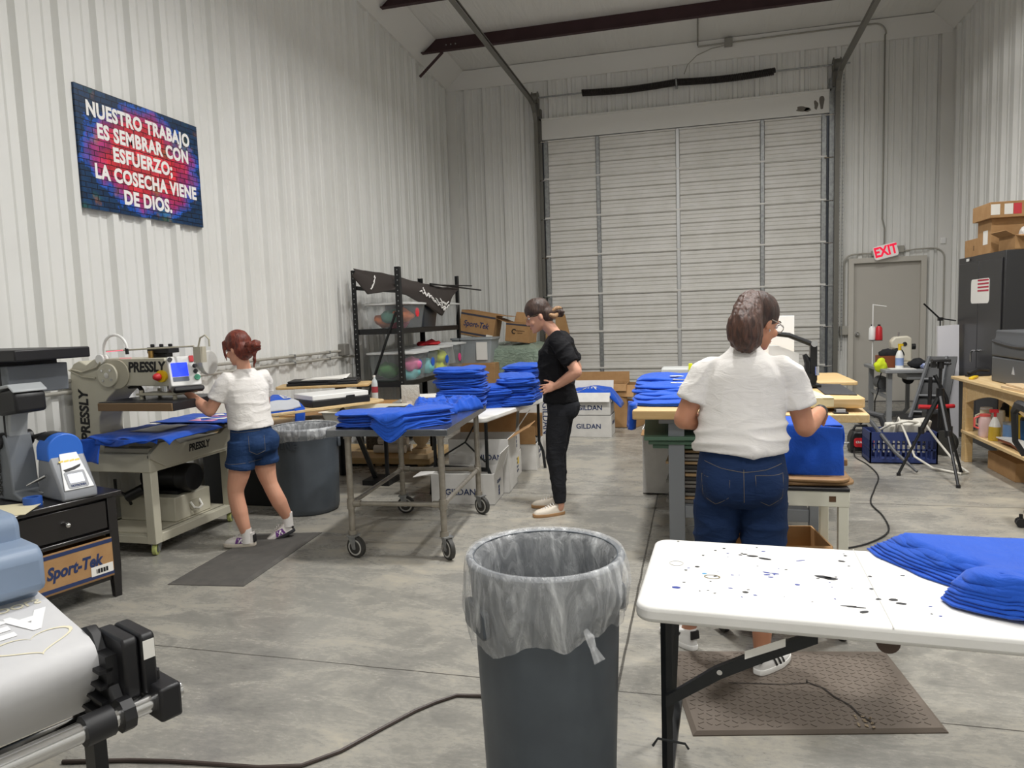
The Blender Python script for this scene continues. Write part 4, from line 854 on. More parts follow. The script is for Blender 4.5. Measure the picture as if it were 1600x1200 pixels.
# ---- white folding table behind
PTOP = mat('blow_moulded_white', '#e9e8e5', .45, var='#e2e1dd', vsc=4)
LEGB = mat('table_leg_black', '#202224', .4, .3)
wt = thing('folding_table', 'white folding table loaded with blue shirt piles behind the steel table', 'table', (-1.74, 5.74, 0), radians(-8))
def ftop(par, L, D, z, th=.045, r=.06):
    b = B(); b.prism(rrect(L, D, r, 8), 'z', z-th, z); return b.obj('table_top', PTOP, par, bevel=.012, segs=3)
b = B(); b.prism(shift(rrect(.74, 1.80, .06, 8), -.37, .90), 'z', .712, .76); b.obj('table_top', PTOP, wt, bevel=.012)
for y in (.22, 1.55):
    b = B(); b.tube([(-.62, y, .715), (-.62, y, .28), (-.66, y, .18), (-.68, y, .0)], .016, 10); b.obj('leg', LEGB, wt); b = B(); b.tube([(-.10, y, .715), (-.10, y, .28), (-.06, y, .18), (-.04, y, .0)], .016, 10); b.obj('leg', LEGB, wt)
    b = B(); b.cbox((-.36, y, .26), (.52, .03, .035)); b.obj('cross_bar', LEGB, wt)
    b = B(); b.tube([(-.36, y+(.45 if y < 1 else -.45), .70), (-.36, y+.1*(1 if y < 1 else -1), .48), (-.60, y, .33)], .008, 8); b.tube([(-.36, y+.1*(1 if y < 1 else -1), .48), (-.12, y, .33)], .008, 8); b.obj('brace', LEGB, wt)
pile('folded blue t-shirt in the tall left pile on the white folding table', 'shirts in the tall left pile', -2.10, 6.22, .762, 9, .15, (.46, .38, .046), .024, lean=(.002, .002))
pile('folded blue t-shirt in the short pile in front of the right pile', 'shirts in the short front pile', -1.90, 6.48, .762, 6, .5, (.36, .28, .036), .02)
pile('folded blue t-shirt in the right pile on the white folding table', 'shirts in the right pile', -1.68, 6.62, .762, 8, .35, (.34, .36, .038), .022)
pile('folded blue t-shirt in the far right pile beside the woman in black', 'shirts in the far right pile', -1.72, 7.05, .762, 9, -.1, (.36, .36, .042), .02)
b = B(); b.cbox((0, 0, .003), (.30, .22, .004), rz=.5); b.cbox((.05, .12, .05), (.26, .18, .004), rz=.6, rx=.5); q = b.obj('papers', PAPER, smooth=False); q.location = (-2.1, 6.75, 1.06); q.location = (-2.05, 7.0, .763); tag(q, 'white papers between the blue shirt piles on the white table', 'paper')
# ---- boxes under and beside that table
gl = open_box('white_carton', 'open white carton with black lettering in front under the white table', (-1.98, 5.93, 0), radians(4), .56, .40, .27, WCARD, flaps=(('f', .17, -165), ('l', .17, 100), ('r', .19, 18)), flapm=WCARD, group=None)
gl['label'] = 'open white carton with a raised right flap on the floor under the white table'
face_text(gl, 'GILDAN', .075, .56, .40, .11, x=-.02, bold=.001, m=NAVY); face_text(gl, 'GILDAN', .04, .56, .40, .17, x=0, side='r', bold=.001)
for i in range(3): face_text(gl, '|||||||', .03, .56, .40, .12-.03*i, x=0, side='r')
gu = open_box('white_carton', 'white carton stacked behind the raised flap, its inside showing brown', (-1.96, 6.36, .0), radians(4), .56, .42, .50, WCARD, flaps=(('b', .22, 25), ('r', .22, 60)), flapm=CARD)
face_text(gu, 'GILDAN', .07, .56, .42, .33, x=.10, bold=.001)
gm = open_box('white_carton', 'white carton with printed codes at the right edge under the white table', (-1.92, 6.83, 0), radians(4), .34, .42, .25, WCARD, top=True)
for i in range(4): face_text(gm, '||||| ABC', .03, .34, .42, .19-.04*i, x=-.06+.02*i, side='r'); 
b = B(); b.box(.171, .172, -.02, .06, .13, .2); b.obj('yellow_label', YEL, gm, smooth=False)
gn = open_box('white_carton', 'upper white carton with an open flap on the printed carton', (-1.92, 6.83, .251), radians(7), .34, .40, .24, WCARD, flaps=(('r', .2, 35), ('b', .2, 30)), flapm=WCARD)
for i in range(3): face_text(gn, '||||||', .035, .34, .40, .16-.04*i, x=-.05, side='r')
gp = open_box('white_carton', 'smaller open white carton farthest right beyond the printed carton', (-1.80, 7.38, 0), radians(4), .32, .50, .28, WCARD, flaps=(('b', .26, 8), ('f', .2, 10)), flapm=CARD)
face_text(gp, 'GILDAN', .05, .32, .50, .17, side='r'); face_text(gp, 'SOFT', .05, .32, .50, .11, side='r')
gq = open_box('white_carton', 'tall white carton with vertical lettering just left of the woman in black', (-1.90, 8.05, 0), radians(4), .60, .45, .78, WCARD, top=True)
text('GILDAN', .10, (.22, -.2265, .45), (0, 0, -1), (1, 0, 0), NAVY, gq, bold=.001)
# ---- low wooden shelf with finial
lw = thing('wooden_skid', 'low pine board skid under the clutter left of the white table', 'skid', (-3.45, 7.25, 0), radians(2))
b = B(); b.box(-.75, .62, -.10, .75, .03, .10); b.obj('board', PINE, lw, bevel=.004)
for x in (-.6, 0, .5): b = B(); b.box(x-.04, x+.04, -.05, .7, 0, .03); b.obj('runner', PINE, lw)
fi = thing('wooden_finial', 'pale turned wooden finial with a ball top on the pine skid', 'finial', (-2.93, 7.22, .101))
PALE = mat('pale_turned_wood', '#d8bd96', .5)
b = B(); b.cbox((0, 0, .03), (.22, .22, .06)); b.cbox((0, 0, .085), (.17, .17, .05)); b.obj('base_block', PALE, fi, bevel=.004)
b = B(); b.lathe([(.06, .11), (.07, .12), (.05, .135), (.05, .15), (.075, .175), (.095, .22), (.095, .25), (.075, .295), (.04, .315), (.005, .32)], seg=28); b.obj('ball', PALE, fi, ang=70)
for i, (x, y, z, L, r, lab) in enumerate(((-3.40, 7.42, .15, .38, .045, 'white paper roll lying lowest on the pine skid behind the finial'), (-3.36, 7.55, .15, .34, .045, 'white paper roll lying farthest back on the pine skid'), (-3.38, 7.48, .235, .36, .042, 'white paper roll lying on top of the two other rolls'))):
    o = thing('paper_roll', lab, 'paper roll', (x, y, z-r)); b = B(); m_ = Matrix.Rotation(pi/2, 4, 'Y') @ Matrix.Rotation(0, 4, 'X'); b.lathe([(.015, -L/2), (r, -L/2), (r, L/2), (.015, L/2)], (0, 0, r), m=m_, seg=22); b.obj('roll', PAPER, o)
cu = thing('patterned_cup', 'white waste basket with a red zigzag pattern by the trash can', 'basket', (-3.98, 7.4, .101)); 
t = NT('zigzag_pattern'); v = t.obj((1, 1, 1)); wv_ = t.n('ShaderNodeTexWave'); wv_.bands_direction = 'Z'; wv_.inputs['Scale'].default_value = 14; wv_.inputs['Distortion'].default_value = 3; wv_.inputs['Detail Scale'].default_value = 3; t.l(v, wv_.inputs[0]); t.l(t.ramp(wv_.outputs[1], [(.45, '#e8e4de'), (.6, '#b5605a')]), t.b.inputs['Base Color'])
b = B(); b.lathe([(.085, 0), (.115, .30), (.11, .30), (.08, .01)], seg=28); b.obj('basket', t.m, cu)
bk = thing('wire_basket', 'grey woven basket on the pine skid behind the steel table leg', 'basket', (-3.60, 7.75, .101)); b = B(); b.prism(rrect(.42, .26, .04), 'z', 0, .24); b.obj('basket', mat('grey_weave', '#6c6a66', .8, var='#454440', vsc=60), bk, bevel=.01)
# ---- clutter: press arms and trays along the left wall
dk = thing('black_cabinet', 'low black cabinet with a pale top behind the red haired woman', 'cabinet', (-4.02, 5.75, 0)); b = B(); b.box(-.32, .38, -.3, .35, .0, .66); b.obj('body', BLACKM, dk, bevel=.006); b = B(); b.box(-.36, .42, -.34, .38, .66, .70); b.obj('top', PINE, dk, bevel=.006)
pb = thing('printing_press', 'manual print press with pine platens on black arms beside the left wall', 'print press', (-3.55, 6.65, 0))
def pl_(L, Wd, c, rz, z, th=.028): b = B(); b.prism(rrect(L, Wd, .05), 'z', 0, th); b.xf(Matrix.Translation((c[0], c[1], z)) @ Matrix.Rotation(rz, 4, 'Z')); return b
pl_(1.25, .42, (-3.50, 6.10), radians(62), .80).obj('platen', PINEY, pb, world=True, bevel=.006)
pl_(.95, .40, (-3.80, 6.75), radians(20), .94).obj('platen', PINE, pb, world=True, bevel=.006)
b = B(); b.tube([(-3.30, 6.15, .78), (-3.22, 6.3, .5), (-3.12, 6.45, .03)], .03, 4); b.obj('stand_leg', BLACKM, pb, world=True); b = B(); b.box(-3.2, -2.92, 6.3, 6.6, 0, .05); b.obj('base', BLACKM, pb, world=True)
b = B(); b.cyl((-3.62, 6.75, .0), (-3.62, 6.75, .95), .06); b.obj('centre_post', BLACKM, pb, world=True)
b = B(); b.tube([(-3.62, 6.75, .76), (-3.4, 6.2, .775)], .03, 6); b.obj('arm', BLACKM, pb, world=True)
def tray(nm, label, c, rz, L, D, H, m1, m2, cat='tray'):
    o = thing(nm, label, cat, c, rz); b = B(); b.box(-L/2, L/2, -D/2, D/2, 0, H*.55); b.obj('lower_case', m1, o, bevel=.005); b = B(); b.box(-L/2+.01, L/2-.01, -D/2+.01, D/2-.01, H*.55, H); b.obj('lid', m2, o, bevel=.008); b = B(); b.cbox((L*.15, -D/2, H*.62), (.09, .012, .03)); b.obj('latch', BLACK, o, bevel=.003); return o
tray('tool_case', 'white and black flat case lying on the pine platen', (-3.44, 6.22, .829), radians(58), .62, .40, .11, BLACK, WHITE, 'case')
tray('black_tray', 'flat black tray with printed sheets on the rear pine platen', (-3.80, 6.75, .969), radians(20), .72, .36, .05, BLACK, BLACK)
pp = thing('printed_sheets', 'white printed sheets lying on the flat black tray', 'paper', (-3.80, 6.72, 1.02), .3)
for i in range(3):
    b = B(); b.grid(10, 6, lambda u, v: Vector(((u-.5)*.4+.03*i, (v-.5)*.26+.02*i, .003+.004*i+.03*(u*u)*(v)*(1 if i == 2 else .3)))); b.obj('sheet', PAPER, pp, solid=.0015)
ts = thing('printed_tshirt', 'blue t-shirt with grey and white print slumped over the end of the pine platen', 't-shirt', (-3.72, 5.72, .83), radians(62))
def fs(u, v):
    x = (u-.5)*.40; y = (v-.5)*.40; e = min(u, 1-u, v, 1-v)*2; return Vector((x-.02, y, .005+.11*min(1, e*2)**.6*(.8+.5*nz((x, y, 0), 6, 2))-.05*max(0, abs(y)-.15)/.05*.4))
b = B(); b.grid(30, 24, fs); b.obj('body_panel', BLUECLOTH, ts, solid=.006, ang=180)
b = B(); b.grid(20, 8, lambda u, v: fs(.08+.80*u, .03+.19*v)+Vector((0, -.004, .005))); b.obj('grey_print', mat('grey_print', '#b9bcc2', .7), ts, solid=.001)
b = text_bm('EI', .11, bold=.004); b.xf(frame((.05, -.065, .3), (1, 0, 0), (0, 1, 0)))
for v in b.bm.verts: q = fs(min(max((v.co.x+.02)/.40+.5, 0), 1), min(max(v.co.y/.40+.5, 0), 1)); v.co = q+Vector((0, 0, .006))
b.obj('white_print', WTXT, ts, smooth=False)
b = B(); b.grid(6, 6, lambda u, v: Vector((.05+.10*u, -.215-.01*sin(v*4), .02-.14*v))); b.obj('sleeve', BLUECLOTH, ts, solid=.006)
wb = thing('white_bin', 'small white ribbed plastic bin below the printed blue shirt', 'bin', (-3.52, 5.98, .0)); b = B(); n = 40; b.loft([[Vector(((r+(.006 if k % 4 < 2 else 0))*cos(2*pi*k/n), (r+(.006 if k % 4 < 2 else 0))*sin(2*pi*k/n), z)) for k in range(n)] for r, z in ((.13, 0), (.16, .70), (.175, .70), (.175, .72), (.15, .72), (.12, .02))]); b.obj('bin', WHITE, wb)
wx = thing('worktable', 'plain wooden worktable with trays between the trash can and the black rack', 'table', (-3.35, 6.9, 0)); b = B(); b.box(-.72, .85, -.62, .75, .66, .69); b.obj('table_top', PLY, wx); 
for x in (-.66, .40):
    for y in (-.55, .68): b = B(); b.box(x-.015, x+.015, y-.015, y+.015, 0, .66); b.obj('leg', BLACKM, wx)
def basin(label, c, rz, L, D, H, m):
    o = thing('shallow_basin', label, 'basin', c, rz); b = B(); R4 = lambda l, d, z: [Vector((x, y, z)) for x, y in rrect(l, d, .03)]; b.loft([R4(L*.9, D*.9, 0), R4(L, D, H-.006), R4(L+.04, D+.04, H-.004), R4(L+.04, D+.04, H), R4(L-.01, D-.01, H-.001), R4(L*.9-.01, D*.9-.01, .006)]); b.obj('basin', m, o, ang=50); return o
basin('shallow white plastic basin on the worktable left of the steel table', (-3.05, 6.15, .691), .03, .62, .62, .10, mat('cream_plastic', '#dbd8cb', .5))
bg = thing('plastic_pouch', 'clear stand-up pouch with a white label on the worktable', 'pouch', (-2.92, 6.95, .691), .1)
b = B(); b.loft([[Vector((x*wd, y*dp, z)) for x, y in ((-1, -1), (1, -1), (1, 1), (-1, 1))] for z, wd, dp in ((0, .085, .05), (.10, .088, .045), (.2, .095, .02), (.24, .10, .004))]); b.obj('pouch', mat('cloudy_film', '#bdbbb4', .25, bump=.6, bsc=30, bd=.02), bg, bevel=.004)
b = B(); b.box(-.03, .03, -.053, -.050, .02, .07); b.obj('label', PAPER, bg)
bt = thing('water_bottle', 'clear water bottle with a red and blue label beside the rack post', 'bottle', (-3.60, 7.52, .691)); b = B(); b.lathe([(.035, 0), (.037, .02), (.036, .2), (.03, .235), (.014, .26), (.014, .285), (.001, .286)], seg=20); b.obj('bottle', mat('clear_bottle', '#c9d2d4', .1), bt); b = B(); b.lathe([(.0375, .10), (.0375, .17)], seg=20, cap=False); b.obj('label', mat('bottle_label', '#a03a45', .5), bt); b = B(); b.cyl((0, 0, .28), (0, 0, .30), .016); b.obj('cap', WHITE, bt)
pw_ = thing('white_sheet_stack', 'stack of white sheets and trays on the worktable under the rack', 'paper', (-2.98, 7.45, .691), .15)
for i in range(4): b = B(); b.cbox((.05*i, .03*(i % 2), .01+.018*i), (.62-.06*i, .36, .012), rz=.06*i); b.obj('sheet', PAPER if i % 2 else mat('grey_tray', '#8f8d88', .5), pw_, bevel=.002)
# ================================================================== rack and back left corner
rk = thing('storage_rack', 'black steel storage rack with clear bins against the left wall', 'shelf', (-3.98, 9.6, 0))
def wk(b, nm, m, par=None, **k): return b.obj(nm, m, par or rk, world=True, **k)
HOLE = mat('rack_hole', '#8d8f8f', .6)
for x, y, ty in ((-4.27, 8.48, 2.27), (-3.66, 8.48, 2.29), (-4.27, 10.77, 2.27), (-3.66, 10.77, 2.28)):
    b = B(); sx = 1 if x < -4 else -1; sy = 1 if y < 9 else -1
    b.prism([(x-.03*sx, y-.03*sy), (x+.035*sx, y-.03*sy), (x+.035*sx, y-.022*sy), (x-.022*sx, y-.022*sy), (x-.022*sx, y+.035*sy), (x-.03*sx, y+.035*sy)], 'z', 0, ty); p_ = wk(b, 'post', BLACKM, smooth=False)
    b = B(); [b.cbox((x-.001*sx, y-.0305*sy, z), (.012, .002, .014)) for z in [ty-.04-.065*i for i in range(26)]]
    wk(b, 'slots', HOLE, p_, smooth=False)
for z, dz in ((1.44, .07), (.755, .07), (2.02, .05), (.12, .06)):
    b = B()
    for x in (-4.27, -3.66):
        if z < 2 or x < -4: b.box(x-.018, x+.018, 8.51, 10.74, z, z+dz)
    for y in (8.48, 10.77):
        if z < 2: b.box(-4.24, -3.69, y-.015, y+.015, z, z+dz)
    if z < 2: b.box(-4.25, -3.68, 8.49, 10.76, z+dz-.012, z+dz)
    wk(b, 'shelf', BLACKM, smooth=False)
b = B(); b.tube([(-4.23, 8.455, .45), (-3.70, 8.455, 1.72)], .018, 6); wk(b, 'diagonal_brace', BLACKM)
TUB = NT('clear_tub'); tb = TUB.b; tb.inputs['Base Color'].default_value = lin('#c3cacd'); tb.inputs['Roughness'].default_value = .25
tt = TUB.n('ShaderNodeBsdfTransparent'); tm = TUB.n('ShaderNodeMixShader'); tm.inputs[0].default_value = .13; TUB.l(tt.outputs[0], tm.inputs[1]); TUB.l(tb.outputs[0], tm.inputs[2]); TUB.l(tm.outputs[0], TUB.t.nodes['Material Output'].inputs[0]); TUB = TUB.m
def tub(label, c, L, D, H, items=(), dots=(), group='clear bins on the black rack', lid=True, body=None):
    """front (short side, towards the room) faces +x; L along x, D along y"""
    o = thing('storage_bin', label, 'storage bin', c, 0, group); b = B()
    R4 = lambda l, d, z: [Vector((x, y, z)) for x, y in rrect(l, d, .03, 3)]
    b.loft([R4(L*.86, D*.86, .0), R4(L, D, H-.02), R4(L-.008, D-.008, H-.02), R4(L*.86-.008, D*.86-.008, .006)]); b.obj('tub', body or TUB, o, ang=50)
    if lid: b = B(); b.loft([R4(L+.03, D+.03, H-.025), R4(L+.035, D+.035, H-.005), R4(L*.9, D*.9, H+.004)]); b.obj('lid', mat('cloudy_lid', '#dfe1e0', .4), o, ang=50)
    for y, z, m in dots: b = B(); b.cyl((L*.465, y, z), (L*.478, y, z), .06 if m != 'w' else .03, seg=18); b.obj('sticker_dot', m, o)
    return o
def wad(label, c, r, m, seed, group='clothes inside the clear bins'):
    b = B(); b.ell((0, 0, 0), r, seg=24, rn=14); b.disp(lambda p, n: n*(.035*nz(p, 9, seed)+.02*nz(p, 22, seed))); o = b.obj('folded_garment', m, ang=180); o.location = c; return tag(o, label, 'garment', group)
ORNG = mat('orange_cloth', '#e07a3a', .8); TEAL = mat('teal_cloth', '#4f8a78', .8); PNKC = mat('pink_cloth', '#e57aa8', .8); LIME = mat('lime_cloth', '#d8e24a', .8); GRNC = mat('green_cloth', '#5e9a56', .8); CYAN = mat('aqua_cloth', '#7ac6c8', .8)
DOTB = mat('blue_dot', '#1f5fd0', .5); DOTR = mat('red_dot', '#e02a3a', .5); DOTP = mat('pink_dot', '#ea3a86', .5)
zt_ = 1.512
tub('clear storage bin with orange clothes and a red dot on the upper shelf', (-3.86, 8.80, zt_), .66, .52, .33, dots=((.0, .20, DOTR),))
DARKT = mat('dark_tub', '#2c3138', .35)
tub('dark storage bin on the upper shelf under the banner', (-3.89, 9.45, zt_), .60, .56, .33, body=DARKT, lid=False)
tub('pale storage bin at the far end of the upper shelf', (-3.88, 10.28, zt_), .62, .60, .34)
for i, (dx, dy, dz, m, nm) in enumerate(((-.15, .0, .10, ORNG, 'orange'), (.12, -.05, .17, ORNG, 'orange'), (-.02, -.08, .15, TEAL, 'teal'), (.0, .08, .06, mat('crimson_cloth', '#a83a52', .8), 'crimson'))):
    wad(f'{nm} garment folded {"high on the right" if dx > .1 else "low"} in the near bin on the upper rack shelf', (-3.86+dx, 8.80+dy, zt_+dz), (.14, .15, .09), m, i)
zl = .828
tub('clear storage bin with green clothes and a blue dot on the lower shelf nearest us', (-3.86, 8.82, zl), .66, .50, .37, dots=((.0, .2, DOTB),))
tub('clear storage bin with aqua clothes and a blue dot second on the lower shelf', (-3.86, 9.32, zl), .64, .42, .38, dots=((.0, .2, DOTB),))
tub('clear storage bin with lime clothes and a blue dot third on the lower shelf', (-3.84, 9.80, zl), .66, .46, .40, dots=((.02, .2, DOTB),))
tub('clear storage bin with a pink dot at the far end of the lower shelf', (-3.82, 10.34, zl), .66, .50, .42, dots=((.0, .2, DOTP),))
for i, (x, y, dz, m, lab) in enumerate(((-4.0, 8.80, .12, GRNC, 'green garment in the nearest bin on the lower rack shelf'), (-3.66, 8.80, .20, PNKC, 'pink garment at the front of the nearest lower bin'), (-3.70, 8.82, .09, CYAN, 'aqua garment at the bottom of the nearest lower bin'), (-3.68, 9.32, .14, CYAN, 'aqua garment in the second bin on the lower rack shelf'), (-3.66, 9.80, .24, LIME, 'lime yellow garment high in the third lower bin'), (-3.68, 9.80, .10, LIME, 'lime yellow garment at the bottom of the third lower bin'))):
    wad(lab, (x, y, zl+dz), (.13, .16, .10), m, i+10)
wad('red garment lying on top of the third bin lid on the lower shelf', (-3.86, 9.95, zl+.43), (.16, .22, .035), mat('red_cloth', '#c0242e', .8), 31)
gb = thing('grey_tote', 'grey plastic tote with torn labels just beyond the rack', 'storage bin', (-3.45, 11.0, .9)); b = B(); R4 = lambda l, d, z: [Vector((x, y, z)) for x, y in rrect(l, d, .03, 3)]
b.loft([R4(.58, .42, 0), R4(.66, .48, .37), R4(.70, .52, .37), R4(.70, .52, .40), R4(.60, .44, .40), R4(.56, .40, .02)]); b.obj('tub', mat('grey_tote', '#9aa0a3', .4), gb, ang=50); b = B(); b.box(.08, .26, -.243, -.238, .05, .33); b.obj('torn_label', PAPER, gb)
cs = thing('low_carton', 'brown carton under the grey tote beside the wrapped pallet', 'box', (-3.45, 11.0, 0)); b = B(); b.box(-.38, .38, -.28, .28, 0, .898); b.obj('carton', CARD, cs, bevel=.003)
# banner draped over the rack
T_ = [(0, (-4.28, 8.50, 2.30)), (.3, (-3.80, 8.62, 2.20)), (.5, (-3.62, 9.0, 2.12)), (.75, (-3.60, 9.8, 2.08)), (1, (-3.60, 10.72, 2.09))]
B_ = [(0, (-4.27, 8.42, 2.20)), (.22, (-4.05, 8.38, 1.95)), (.40, (-3.70, 8.40, 2.00)), (.60, (-3.55, 9.15, 1.80)), (.74, (-3.53, 9.68, 1.65)), (.86, (-3.56, 10.05, 1.79)), (1, (-3.60, 10.4, 2.04))]
def lerp_pts(P_, u):
    for (a, p), (c, q) in zip(P_, P_[1:]):
        if u <= c: k = (u-a)/(c-a); k = k*k*(3-2*k)*.5+k*.5; return Vector(p).lerp(Vector(q), k)
    return Vector(P_[-1][1])
def fb_(u, v): p = lerp_pts(T_, u).lerp(lerp_pts(B_, u), v); return p+Vector((.05*sin(pi*v)+.02*nz(p, 5), -.02*sin(pi*v), .012*nz(p, 7)))
bn = thing('cloth_banner', 'dark brown cloth banner with white script slumped over the rack top', 'banner', (-3.8, 9.3, 2.0)); b = B(); b.grid(48, 12, fb_); bo = b.obj('banner_cloth', mat('dark_banner', '#38312e', .75), bn, world=True, solid=.006, ang=180)
for i, (u0, u1, v0, v1) in enumerate(((.16, .19, .2, .8), (.52, .60, .5, .6), (.58, .66, .5, .65), (.62, .72, .62, .75), (.66, .78, .55, .8), (.70, .82, .5, .72), (.72, .84, .75, .9), (.55, .57, .25, .55))):
    b = B(); pts = [fb_(u0+(u1-u0)*k/10, v0+(v1-v0)*k/10+.05*sin(k*1.9+i))+Vector((.012, -.006, 0)) for k in range(11)]; b.tube(pts, [.004+.007*abs(sin(k*1.1)) for k in range(11)], 6); b.obj('script_stroke', WTXT, bn, world=True)
pi_ = thing('black_poles', 'two thin black poles sticking out past the right end of the rack', 'poles', (-3.55, 10.9, 2.09)); b = B(); b.cyl((-3.58, 9.4, 2.105), (-3.50, 11.55, 2.075), .012, seg=8); wk(b, 'pole', BLACKM, pi_); b = B(); b.cyl((-3.57, 9.4, 2.09), (-3.50, 11.05, 2.13), .010, seg=8); wk(b, 'pole', BLACKM, pi_)
# wrapped pallet and boxes on it
t = NT('green_stretch_wrap'); v = t.obj(); t.l(t.mix(t.noise(v, 5, 4, .6, 1), '#b7c9b6', '#75897a'), t.b.inputs['Base Color']); t.b.inputs['Roughness'].default_value = .22; t.bump(t.noise(t.obj((1, 1, 2.2)), 9, 5, .65, 2), 1, .06); WRAP = t.m
pal = thing('wrapped_pallet', 'pallet load wrapped in shiny green stretch film in the back left corner', 'pallet', (-2.98, 11.75, 0)); b = B()
b.grid(2, 2, lambda u, v: Vector((0, 0, 0))) if 0 else None
b.loft([[Vector((x*k, y*k, z)) for x, y in rrect(1.18, 1.5, .1, 6)] for z, k in ((.12, 1), (.5, 1.02), (.9, 1.0), (1.08, .95), (1.14, .8), (1.17, .4), (1.18, .02))]); bmesh.ops.subdivide_edges(b.bm, edges=b.bm.edges[:], cuts=2, use_grid_fill=True)
b.disp(lambda p, n: n*(.05*nz(p, 4)+.03*nz(p, 9))); b.obj('wrapped_load', WRAP, pal, ang=180)
b = B(); [b.box(-.58, .58, y-.06, y+.06, .0, .12) for y in (-.65, 0, .65)]; b.obj('pallet_base', PINE, pal)
o = open_box('cardboard_box', 'tilted brown box with bold navy lettering on the wrapped pallet', (-3.36, 11.45, 1.26), 0, .60, .42, .41, CARD, flaps=(('r', .24, 85), ('b', .2, 90)))
o.rotation_euler = (0, radians(11), 0); face_text(o, 'Sport-Tek', .13, .60, .42, .20, x=-.02, bold=.003, shear=.2, sx=.80, m=NAVY)
for z in (.03, .34): b = B(); b.box(-.3, .3, -.2125, -.2095, z, z+.03); b.obj('dark_stripe', mat('stripe_dark', '#3b3d4c', .7), o, smooth=False)
b = B(); b.box(.18, .29, -.2135, -.21, .005, .07); b.obj('label', PAPER, o)
o.location = (-3.53, 11.45, 1.30)
o = open_box('cardboard_box', 'smaller brown box with a round logo on the wrapped pallet', (-2.80, 11.40, 1.20), radians(-10), .42, .34, .31, CARD, flaps=(('b', .18, 25), ('l', .18, 75)))
o.rotation_euler = (0, radians(6), radians(-8)); b = B(); b.box(-.21, .21, -.1725, -.1695, .27, .295); b.obj('dark_stripe', mat('stripe_dark', '#3b3d4c', .7), o, smooth=False)
b = B(); b.tube([(-.06+.035*cos(a), -.172, .17+.035*sin(a)) for a in (radians(30+x) for x in range(0, 300, 25))], .008, 6); b.obj('round_logo', INK, o); face_text(o, 'alternative', .035, .42, .34, .185, x=.05, m=INK); face_text(o, 'apparel', .03, .42, .34, .15, x=.04, m=INK)
tcb = thing('tall_cardboard', 'tall folded brown cardboard leaning by the dock door behind the woman in black', 'cardboard', (-2.42, 12.5, 0)); b = B(); b.prism([(-.18, 0), (.24, 0), (.24, 1.30), (.17, 1.62), (.02, 1.74), (.0, 1.45), (-.18, 1.45)], 'y', -.03, .03); b.obj('sheet', CARD, tcb); b = B(); b.box(.22, .26, -.05, -.031, 1.05, 1.2); b.obj('red_tape', REDM, tcb)
# white cartons with printed shirt near the dock door
o = open_box('white_carton', 'lower white carton of the pair in front of the dock door', (-1.40, 9.42, 0), 0, .64, .42, .285, WCARD, top=True); face_text(o, 'GILDAN', .09, .64, .42, .14, x=.02, bold=.002); face_text(o, 'GILDAN', .06, .64, .42, .17, side='r', bold=.002)
o = open_box('white_carton', 'upper white carton of the pair, its front flap folded down under a blue shirt', (-1.40, 9.42, .286), 0, .62, .42, .30, WCARD, flaps=(('f', .13, 150), ('r', .12, 170), ('b', .13, 20)), flapm=WCARD); face_text(o, 'GILDAN', .09, .62, .42, .10, x=.04, bold=.002); face_text(o, '|||||', .06, .62, .42, .17, side='r', bold=.002)
ts = thing('printed_tshirt', 'blue t-shirt with white print lying on the open white carton by the dock door', 't-shirt', (-1.38, 9.42, .55))
def ft(u, v):
    x = (u-.5)*.78+.04; y = (v-.5)*.44; e = min(u, 1-u, v, 1-v)*2; return Vector((x, y, -.02+.13*min(1, e*2.2)**.6*(.75+.6*nz((x, y, 0), 5, 4))-.14*max(0, x-.28)/.15))
b = B(); b.grid(36, 20, ft); b.obj('body_panel', BLUECLOTH, ts, solid=.006, ang=180)
b = text_bm('WSTN', .10, bold=.006)
for vv in b.bm.verts: q = ft(min(max((vv.co.x)/.78+.40, 0), 1), min(max((vv.co.y*.9)/.44+.25, 0), 1)); vv.co = q+Vector((0, 0, .006))
b.obj('white_print', WTXT, ts, smooth=False)
open_box('cardboard_box', 'brown cardboard box with upright flaps behind the pair of white cartons', (-1.35, 10.25, 0), 0, .80, .5, .62, CARD, flaps=(('b', .14, 5), ('f', .1, 160)))
o = open_box('cardboard_box', 'tipped open brown box with a white label right of the white cartons', (-.92, 10.30, 0), radians(-20), .36, .40, .60, CARD, flaps=(('f', .2, 140), ('r', .16, 30)))
b = B(); b.box(.04, .14, -.2045, -.2, .40, .55); b.obj('label', PAPER, o)
# ================================================================== workbench in the middle right
WBG = mat('bench_grey_steel', '#7f8388', .45, .2)
wb = thing('workbench', 'grey steel workbench with thick wooden tops and shelves of flat screens', 'workbench', (.25, 5.3, 0))
def ww(b, nm, m, par=None, **k): return b.obj(nm, m, par or wb, world=True, **k)
b = B(); b.box(-.40, .30, 4.55, 6.2, .925, .985); ww(b, 'wooden_top', PINE, bevel=.008)
b = B(); b.box(-.24, .78, 4.62, 6.3, .89, .922); ww(b, 'steel_frame_top', WBG, bevel=.004)
for x in (-.13, .72):
    for y in (4.66, 6.2): b = B(); b.box(x-.05, x+.05, y-.03, y+.03, 0, .89); ww(b, 'leg', WBG, bevel=.004)
b = B(); b.box(-.08, .67, 4.64, 4.70, .27, .35); ww(b, 'cross_rail', WBG, bevel=.004)
b = B(); b.box(-.08, .67, 4.66, 6.2, .33, .345); ww(b, 'bottom_shelf', WBG)
SCRN = [mat('screen_dark', '#2c2a28', .6), mat('screen_grey', '#6e6a64', .6), mat('screen_tan', '#9a7f5c', .7)]
